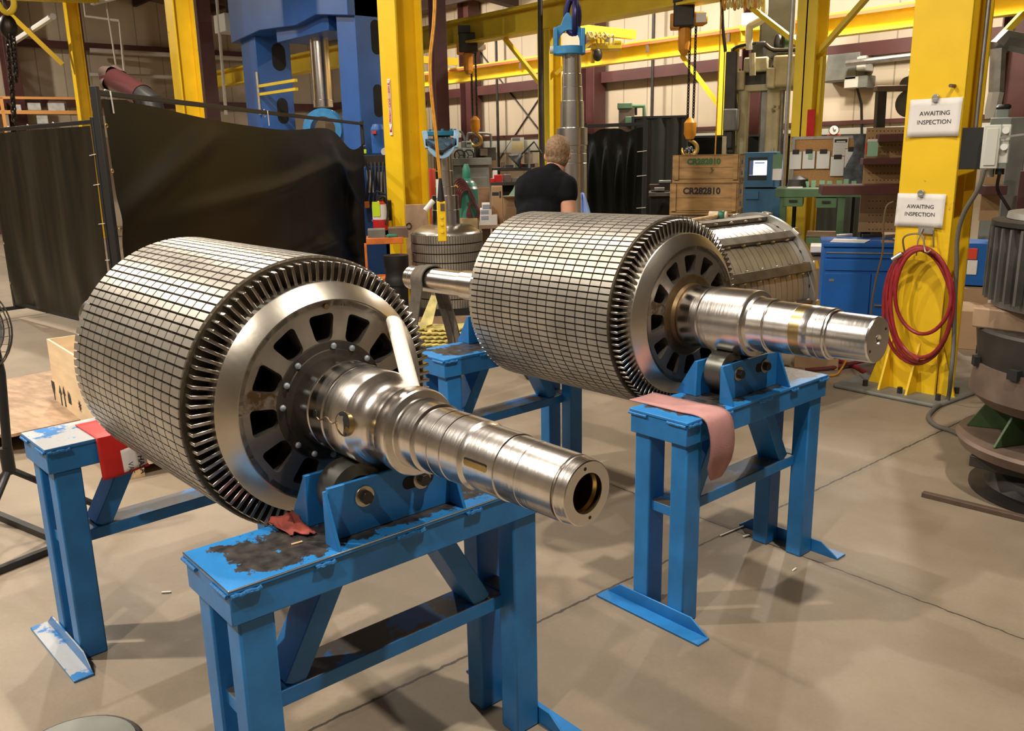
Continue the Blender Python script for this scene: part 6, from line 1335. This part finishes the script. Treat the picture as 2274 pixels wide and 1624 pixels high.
for px in (1021, 1041): 
    w_ = lp(f, px, 345, -.2); hw = MB().tube([w_ + V((.085 * math.cos(g), 0, .085 * math.sin(g))) for g in [2 * PI * k / 18 for k in range(18)]], .012, 6, closed=True).build('handwheel', 'cast_dark', t)
    for k in range(3): MB().cyl(w_, w_ + V((.08 * math.cos(k * 2.1), 0, .08 * math.sin(k * 2.1))), .008, n=6).build('wheel_spoke', 'cast_dark', hw)
for a in (((1036, 330), (1038, 302), (1044, 296), (1085, 297), (1090, 305), (1090, 345)), ((1000, 300), (1012, 291), (1025, 294), (1033, 312))): MB().tube(smooth_path([lp(f, x, y, .3) for x, y in a], 4), .02, 8).build('grab_rail', 'lathe_light', t)
# ---- bench with clutter, task lamp and yellow poster
f = Fr(1135, 12.2); t = th(f, 'workbench', 'dark steel workbench with tools far behind the person', 'bench'); pb(f, t, 'top', 'cast_dark', 1090, 405, 1175, 411, -.1, .7)
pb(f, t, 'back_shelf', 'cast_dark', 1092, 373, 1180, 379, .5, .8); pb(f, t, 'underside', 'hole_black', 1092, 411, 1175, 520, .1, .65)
pb(f, t, 'back_post', 'cast_dark', 1104, 379, 1107, 405, .6, .7); pb(f, t, 'back_post', 'cast_dark', 1172, 379, 1176, 405, .6, .7)
zt = f.z(1135, 405, -.1); zs = f.z(1135, 373, .5)
def onb(nm, m, px0, px1, py0, y0, y1, z, lb, cat, rnd=False):
    x0, z1 = f.q(px0, py0, y0); x1 = f.x(px1, 340, y0); c = MB()
    if rnd: c.lathe([(z, (x1 - x0) / 2), (z1, (x1 - x0) / 2 * .9)], ((x0 + x1) / 2, (y0 + y1) / 2, 0), (0, 0, 1), 18)
    else: c.box(x0, x1, y0, y1, z, z1)
    c.v = [tuple(f.o + rot_z(p_, f.rz)) for p_ in c.v]; return tag(c.build(nm, m, bev=.006), lb, cat)
onb('red_bin', 'ext_red', 1097, 1114, 389, -.08, .15, zt, 'red plastic bin on the dark workbench', 'bin'); onb('red_bin', 'ext_red', 1088, 1097, 397, -.1, .1, zt, 'smaller red bin at the left end of the dark workbench', 'bin')
onb('spray_bottle', 'paper', 1093, 1104, 379, .2, .35, zt, 'white spray bottle behind the red bin', 'bottle', True)
onb('vise', 'cast_brown', 1117, 1134, 388, -.05, .2, zt, 'brown bench vise beside the red bin', 'vise'); onb('steel_part', 'fin_steel', 1136, 1150, 395, .0, .2, zt, 'grey machine part on the workbench right of the vise', 'part')
for a in ((1112, 1120, 360, 'cast_brown', 'dark bottle at the left of the bench back shelf'), (1122, 1140, 366, 'cast_dark', 'low dark box on the bench back shelf'), (1144, 1155, 362, 'bench_green', 'green box on the bench back shelf'), (1156, 1162, 363, 'ext_red', 'red bottle on the bench back shelf'), (1164, 1170, 364, 'cardboard', 'tan box at the right of the bench back shelf')):
    onb('shelf_item', a[3], a[0], a[1], a[2], .55, .72, zs, a[4], 'shop item', a[1] - a[0] < 9)
t = thing('task_lamp', 'black jointed task lamp reaching over the dark workbench', 'lamp', f.o, f.rz); q_ = lambda x, y: lp(f, x, y, .35)
MB().tube([q_(1203, 340), q_(1186, 315), q_(1158, 343)], .014, 8).build('arm', 'frame_black', t); MB().tube([q_(1175, 329), q_(1175, 373)], .016, 8).build('stem', 'lathe_grey', t); MB().tube([q_(1175, 336), q_(1204, 336)], .012, 8).build('stay', 'frame_black', t)
MB().lathe([(0, .03), (.06, .05), (.13, .12), (.15, .125)], q_(1158, 343), q_(1146, 355) - q_(1158, 343), 24, caps=False).build('shade', 'frame_black', t, solid=.004)
MB().cyl((0, 0, 0), (0, 0, .05), .09).xf(Matrix.Translation(V((q_(1175, 373).x, .6, zs)))).build('foot', 'frame_black', t)
p0, p1 = wy(1135, 306, 12.9), wy(1164, 372, 12.9); t = thing('wall_poster', 'yellow and cream chart hung on the far wall left of the task lamp', 'poster', p0)
MB().box(0, (p1 - p0).x, 0, .01, (p1 - p0).z, 0).build('sheet', 'panel_grey', t); MB().box(.03, (p1 - p0).x * .94, -.004, 0, (p1 - p0).z * .42, -.1).build('yellow_field', 'poster_yellow', t); B((p1 - p0).x * .1, (p1 - p0).x * .7, -.006, 0, -.07, -.01).build('header', 'lathe_grey', t)
p0, p1 = wy(1186, 338, 12.9), wy(1198, 362, 12.9); tag(MB().box(p0.x, p1.x, 12.86, 12.9, p1.z, p0.z).build('wall_sheet', 'paper'), 'white sheet on the far wall right of the task lamp', 'paper')

# ---- far black and green screens, green machine
pa, pb_ = gp(1297, 295, 9.6), gp(1437, 273, 9.1)
screen('welding_screen', 'glossy black wrinkled welding screen right of the tall upright shaft', V((pa.x, pa.y, 0)), V((pb_.x, pb_.y, 0)), 1.93, ((.1, .1, .05), (.75, .1, .04)), ((.1, .95, .1, -1, .10, .05), (.35, .95, .06, -1, .10, .05), (.62, .9, -.05, -1, .10, .05), (.8, .95, .0, -1, .09, .04)), ((), 'curtain_vinyl', False), WS)
for px0, px1, py, g, nm, lb in ((1406, 1522, 259, 12.2, 'screen_green', 'dull dark green welding screen behind the wrinkled black one'), (1530, 1790, 302, 12.8, 'curtain_vinyl', 'long low dark screen behind the stencilled crates'), (1800, 1930, 300, 12.4, 'screen_green', 'dark low screen behind the corkboard')):
    f = Fr((px0 + px1) / 2, g); t = th(f, 'welding_screen', lb, 'screen', 'plain dark screens at the back'); x0, zt = f.q(px0, py); x1 = f.x(px1)
    MB().sheet(lambda u, v: (x0 + u * (x1 - x0), .03 * math.sin(u * 22) * (1 - .4 * v), .1 + v * (zt - .13)), 60, 4).build('curtain', nm, t)
    for x in (x0, x1): B(x - .02, x + .02, -.02, .02, 0, zt).build('post', 'frame_black', t)
    B(x0, x1, -.015, .015, zt - .03, zt).build('top_rail', 'frame_black', t)
f = Fr(1400, 12.9); t = th(f, 'green_machine', 'green topped machine column rising behind the far dark screens', 'machine')
pb(f, t, 'column', 'cast_brown', 1374, 240, 1401, 800, 0, .3); pb(f, t, 'cap', 'green_tool', 1371, 229, 1404, 241, -.03, .33, .01); MB().tube([lp(f, 1404, 236, .1), lp(f, 1430, 236, .1), lp(f, 1431, 262, .1)], .03, 8).build('arm', 'green_tool', t); pb(f, t, 'panel', 'green_tool', 1388, 259, 1410, 278, -.2, 0, .01); MB().cyl(lp(f, 1412, 238, .1), lp(f, 1412, 256, .1), .02).build('drop_pipe', 'chain_dark', t)
f = Fr(1465, 9.9); t = th(f, 'machine_vise_table', 'small grey machine table with steel clamps left of the stencilled crates', 'machine'); pb(f, t, 'table', 'lathe_grey', 1440, 428, 1490, 436, 0, .5); pb(f, t, 'base', 'cast_dark', 1444, 436, 1488, 800, .05, .45); pb(f, t, 'clamp', 'galvanised', 1453, 417, 1476, 424, .0, .1); pb(f, t, 'clamp', 'galvanised', 1463, 401, 1490, 406, .2, .3); pb(f, t, 'red_part', 'maroon_paint', 1442, 410, 1472, 416, .25, .4); pb(f, t, 'block', 'cast_dark', 1446, 424, 1486, 430, .1, .4); pb(f, t, 'upright', 'cast_dark', 1464, 405, 1488, 428, .2, .4)

# ---- electric chain hoists
def hoist(px0, px1, bx, by0, by1, mx0, mx1, my0, my1, g, chx, ch_bot, hook_y, label):
    f = Fr(bx, g, facing(bx)); o = gp(bx, (by0 + by1) / 2, g); t = thing('chain_hoist', label, 'hoist', f.o, f.rz, 'orange electric chain hoists')
    x0, z1 = f.q(px0, by0); x1, z0 = f.q(px1, by1); cx = (x0 + x1) / 2; r_ = (x1 - x0) / 2
    MB().lathe([(z0, r_ * .5), (z0 + .06, r_ * .9), (z0 + .14, r_), (z1, r_)], (cx, 0, 0), (0, 0, 1), 8).build('chain_bag', 'hoist_orange', t, smooth=20, bev=.01)
    xm0, zt = f.q(mx0, my0); xm1, zb = f.q(mx1, my1); rm = (zt - zb) / 2
    MB().lathe([(0, rm * .8), (.05, rm), (xm1 - xm0 - .06, rm), (xm1 - xm0, rm * .65)], (xm0, .0, (zt + zb) / 2), (1, 0, 0), 20).build('motor', 'hoist_orange', t, bev=.008)
    B(xm1 - .14, xm1 - .02, -rm - .004, -rm + .05, (zt + zb) / 2 - .05, (zt + zb) / 2 + .06).build('motor_plate', 'lens_white', [k_ for k_ in kids(t) if k_.name.startswith('motor')][0])
    B(x0 - .06, xm0 + .1, -.12, .12, z1, z1 + .30).build('gear_case', 'cast_dark', t, bev=.02); B(x0 - .1, x0 + .02, -.1, .1, z1 - .02, z1 + .16).build('end_cover', 'hoist_orange', t, bev=.015)
    MB().box(cx - .15, cx + .2, -.02, .02, z1 + .28, z1 + .42).build('trolley', 'cast_dark', t)
    xc = f.x(chx)
    zk = f.z(chx, hook_y); 
    for d_ in (-.035, .035): chain_mb((xc + d_, 0, zb), (xc + d_, 0, zk), .05, .008, .014).build('load_chain', 'chain_dark', t)
    MB().lathe([(zk - .26, .05), (zk - .20, .08), (zk - .06, .08), (zk, .03)], (xc, 0, 0), (0, 0, 1), 12).build('hook_block', 'hoist_orange', t)
    hook_mb((xc, 0, zk - .22), .26, (1, 0, 0)).build('hook', 'hook_gold', t)
    if ch_bot:
        zz0 = f.z(chx, ch_bot)
        for d_ in (-.05, 0, .05): chain_mb((xc + d_ * .4, 0, zk - .36), (xc + d_ * 1.6, 0, zz0), .05, .008, .014).build('sling_chain', 'chain_steel', t)
    return t
hoist(1506, 1533, 1519, 62, 122, 1524, 1571, 27, 58, 11.4, 1531, 345, 262, 'orange electric chain hoist hanging under the upper crane beam above the stencilled crates')
hoist(1028, 1052, 1040, 118, 165, 1047, 1079, 95, 113, 14.7, 1057, 350, 258, 'farther orange chain hoist left of the person, its hook above the grey lathe')
# yellow trolley drive with cables on the lower beam
f = Fr(1340, 13.2); t = th(f, 'trolley_drive', 'yellow crane trolley drive with tangled cables right of the upright shaft yoke', 'drive')
pb(f, t, 'end_truck', 'yellow_beam', 1312, 95, 1380, 108, 0, .3, .01); pb(f, t, 'gearbox', 'yellow_beam', 1320, 75, 1345, 97, .05, .3, .02); pb(f, t, 'motor', 'yellow_beam', 1360, 88, 1382, 103, .0, .25, .02); pb(f, t, 'junction_box', 'panel_grey', 1302, 70, 1316, 86, 0, .15, .01)
for i in range(5): MB().tube(smooth_path([lp(f, 1305 + 9 * i, 72, -.05), lp(f, 1312 + 10 * i, 84 + 3 * (i % 2), -.12), lp(f, 1322 + 10 * i, 78, -.08), lp(f, 1326 + 9 * i, 100, -.05)], 6), .014, 6).build('cable', 'lamination_yellow', t)
MB().cyl(lp(f, 1316, 108, .1), lp(f, 1316, 140, .1), .03).build('hanger', 'yellow_beam', t); MB().ball(lp(f, 1327, 122, 0), .07, .07, .09).build('pulley', 'cast_dark', t)
# festoon cable loops under the beam
f = Fr(1650, 10.6); t = th(f, 'festoon_cable', 'row of yellow cable loops hanging under the upper crane beam', 'cable')
for i in range(12):
    x = 1606 + i * 7.6; a, b, c = lp(f, x, -6, 0), lp(f, x + 3.5, 22 - 3 * (i % 3), -.02), lp(f, x + 7, -6, 0); MB().tube(smooth_path([a, a.lerp(b, .7) + V((-.01, 0, 0)), b, c.lerp(b, .7), c], 4), .013, 6).build('loop', 'lamination_yellow' if i % 3 else 'cord_orange', t)
p = wy(1680, 40, 9.0); B(-.02, .02, -.02, .02, 0, .1)
# pale panel on the lower beam
f = Fr(1667, 13.3); t = th(f, 'control_panel', 'white control panel on a yellow bracket above the drill press', 'panel'); pb(f, t, 'panel', 'panel_grey', 1647, 29, 1690, 60, 0, .25, .01); pb(f, t, 'bracket', 'yellow_beam', 1643, 55, 1692, 66, .0, .3); MB().cyl(lp(f, 1650, 60, .1), lp(f, 1650, 92, .1), .03).build('leg', 'yellow_beam', t)
pb(f, t, 'duct', 'panel_grey', 1690, -30, 1760, 100, .25, .6)

# ---- big radial drill press
f = Fr(1715, 11.3, facing(1715) + R(-6)); t = th(f, 'radial_drill', 'large cream radial drill press with green patches behind the computer console', 'drill')
pb(f, t, 'gearcase', 'cream_cast', 1652, 128, 1704, 158, 0, .5, .02); pb(f, t, 'head', 'cream_cast', 1718, 122, 1774, 190, -.1, .5, .03)
pb(f, t, 'head_side', 'cream_cast', 1702, 150, 1720, 195, -.12, .4, .02); pb(f, t, 'saddle', 'cream_cast', 1626, 158, 1652, 200, 0, .45, .02)
pb(f, t, 'cross_rail', 'cream_cast', 1628, 190, 1776, 198, .05, .35, .01); pb(f, t, 'cavity', 'cast_dark', 1654, 158, 1702, 191, .1, .4); pb(f, t, 'motor_head', 'cream_cast', 1768, 120, 1828, 186, .1, .6, .06)
a_, b_ = lp(f, 1826, 152, .3), lp(f, 1834, 152, .3); MB().lathe([(0, .17), (.05, .15)], a_, b_ - a_, 24).build('motor_cover', 'cream_cast', t)
pb(f, t, 'green_patch', 'dark_green_cast', 1812, 140, 1826, 172, .08, .1)
for px, w_ in ((1637, 13), (1703, 16)):
    pb(f, t, 'pillar', 'cream_cast', px, 195, px + w_, 480, .05, .25, .03)
for px, w_ in ((1690, 6), (1722, 6)): pb(f, t, 'guide_rod', 'fin_steel', px, 195, px + w_, 480, .1, .2, .02)
pb(f, t, 'spindle_rail', 'cast_dark', 1612, 115, 1628, 340, -.1, .05, .01); pb(f, t, 'gear_box', 'lathe_grey', 1606, 242, 1636, 290, -.2, .05, .02); pb(f, t, 'chuck', 'cast_dark', 1612, 290, 1626, 330, -.15, 0, .02); pb(f, t, 'slide', 'cream_cast', 1604, 303, 1612, 352, -.15, -.05)
for a in ((1668, 100, 1696, 128), (1676, 92, 1700, 102)): pb(f, t, 'valve_body', 'cast_dark', *a, .1, .3, .02)
MB().lathe([(0, .1), (.4, .11)], lp(f, 1725, 95, .2), f.X, 20).build('top_motor', 'cast_dark', t); MB().lathe([(0, .14), (.06, .14)], lp(f, 1734, 95, .2), f.X, 20).build('motor_flange', 'dark_green_cast', t)
for P, r_, m in (((1664, 110), (1664, 62), (1672, 55), (1690, 45), (1697, 30), (1698, -10)), .045, 'panel_grey'), (((1627, 115), (1630, 108), (1645, 102), (1680, 96)), .02, 'rubber_black'), (((1671, 118), (1671, 168)), .04, 'cream_cast'), (((1700, 100), (1720, 112), (1775, 110)), .03, 'chain_dark'), (((1634, 200), (1634, 225), (1636, 250)), .015, 'rubber_black'):
    MB().tube(smooth_path([lp(f, x, y, -.05) for x, y in P], 4), r_, 8).build('pipe', m, t)
pb(f, t, 'back_column', 'lathe_grey', 1692, -60, 1755, 128, .35, .8, .03); pb(f, t, 'bed', 'cast_dark', 1600, 470, 1780, 560, 0, .9)
pipe('hose_drop', [lp(f, 1, 1, 1)] if 0 else [gp(1602, -10, 11.0), gp(1605, 60, 11.0), gp(1611, 115, 11.0)], .02, 'rubber_black', 'black cable dropping to the drill press spindle', 'cable')
pipe('pull_cord', [gp(1602, -6, 10.95), gp(1599, 90, 10.95), gp(1588, 345, 10.95)], .008, 'cord_orange', 'thin tan cord hanging to the stencilled crates', 'cord')
# ---- wall mounted boxes, pipe and lamp fixtures on the right
for a, m, nm, lb, cat in (((1903, 125, 1921, 157), 'panel_grey', 'wall_lamp', 'white square wall lamp above the corkboard', 'lamp'), ((1875, 171, 1906, 195), 'panel_grey', 'wall_cabinet', 'grey wall cabinet right of the yellow post', 'cabinet'), ((1906, 168, 1925, 195), 'lathe_grey', 'wall_cabinet', 'darker wall cabinet joined to the grey one', 'cabinet'), ((1832, 123, 1905, 178), 'lathe_grey', 'wall_cabinet', 'broad shadowed grey wall panel behind the drill head', 'cabinet')):
    p0, p1 = wy(a[0], a[1], 12.75), wy(a[2], a[3], 12.75); t = thing(nm, lb, cat, (p0.x, 12.75, p1.z)); w_, h_ = (p1 - p0).x, (p0 - p1).z
    B(0, w_, 0, .24, 0, h_).build('housing', m, t, bev=.01); B(w_ * .06, w_ * .94, -.01, 0, h_ * .05, h_ * .95).build('door', m, t, bev=.004)
pipe('wall_pipe', [wy(1880, 141, 12.6), wy(2045, 122, 12.6)], .045, 'galvanised', 'pale horizontal pipe on the far wall left of the wide yellow column')
pipe('drop_cable', [wy(1902, 190, 12.78), wy(1913, 232, 12.96), wy(1914, 300, 12.96)], .02, 'rubber_black', 'black cord dropping from the grey wall cabinet', 'cord')
f = Fr(1955, 10.6, facing(1955) + R(20)); t = th(f, 'column_drill', 'dark drill press arm with pulleys behind the pegboard rack', 'drill')
pb(f, t, 'arm', 'cast_brown', 1948, 190, 2015, 202, 0, .12, .01); MB().bar(lp(f, 1957, 200, .06), lp(f, 1944, 420, .06), .10, .1).build('post', 'cast_dark', t); MB().bar(lp(f, 1951, 420, .06), V((lp(f, 1951, 420, .06).x, .06, 0)), .12, .12).build('post', 'cast_dark', t)
for px, py, r_ in ((2018, 188, .09), (2022, 230, .16)): MB().lathe([(-.05, r_ * .6), (-.05, r_), (.05, r_), (.05, r_ * .6)], lp(f, px, py, .05), (0, 1, 0) if 0 else (.6, .8, 0), 24).build('pulley', 'cast_dark', t)
pb(f, t, 'switch_box', 'panel_grey', 2024, 153, 2034, 168, 0, .1, .01); MB().cyl(lp(f, 2028, 168, .02), lp(f, 2030, 300, .02), .012).build('feed_rod', 'pipe_white', t)
# right edge behind the column: grey machine, duct, blue bin
f = Fr(2240, 8.6); t = th(f, 'grey_machine', 'tall grey green machine cabinet behind the disconnect box', 'machine')
pb(f, t, 'cabinet', 'lathe_light', 2200, 262, 2330, 560, 0, .8, .01); pb(f, t, 'top_motor', 'rubber_black', 2212, 232, 2246, 243, .1, .4, .03); pb(f, t, 'top_box', 'lathe_light', 2212, 243, 2240, 262, .1, .4, .01); pb(f, t, 'panel_edge', 'lathe_grey', 2246, 262, 2249, 560, -.01, 0)
pb(f, t, 'maroon_post', 'maroon_paint', 2266, 380, 2290, 600, -.5, -.4)
pipe('glass_duct', [gp(2217, 108, 9.0), gp(2212, 205, 9.0)], .075, 'galvanised', 'shiny flexible duct above the grey machine at the right edge', 'duct'); pipe('white_elbow', [gp(2212, 205, 9.0), gp(2204, 245, 9.0), gp(2204, 262, 9.0)], .075, 'pipe_white', 'white duct elbow below the shiny duct', 'duct')
pipe('grey_duct', [gp(2218, 105, 9.0), gp(2230, 88, 9.0), gp(2290, 100, 9.0)], .1, 'lathe_grey', 'dark grey duct bend at the upper right edge', 'duct')
MB_ = MB().bar(gp(2208, 98, 9.4), gp(2272, 30, 9.4), .08, .06); tag(MB_.build('yellow_strut', 'yellow_beam'), 'yellow diagonal strut at the upper right corner', 'strut')
f = Fr(2162, 7.6); t = th(f, 'blue_bin', 'blue bin with red and white labels between the wide column and the ribbed motor', 'bin'); pb(f, t, 'bin', 'cabinet_blue', 2146, 540, 2196, 636, 0, .4); pb(f, t, 'red_label', 'drum_red', 2150, 551, 2169, 577, -.01, 0); pb(f, t, 'white_label', 'paper', 2149, 578, 2168, 611, -.01, 0); pb(f, t, 'base', 'cardboard', 2136, 640, 2190, 700, -.1, .4)
f = Fr(2160, 7.0); t = th(f, 'cardboard_box', 'large tan cardboard box on the floor between the wide column and the turntable', 'box'); pb(f, t, 'carton', 'cardboard', 2128, 690, 2185, 790, 0, .5)
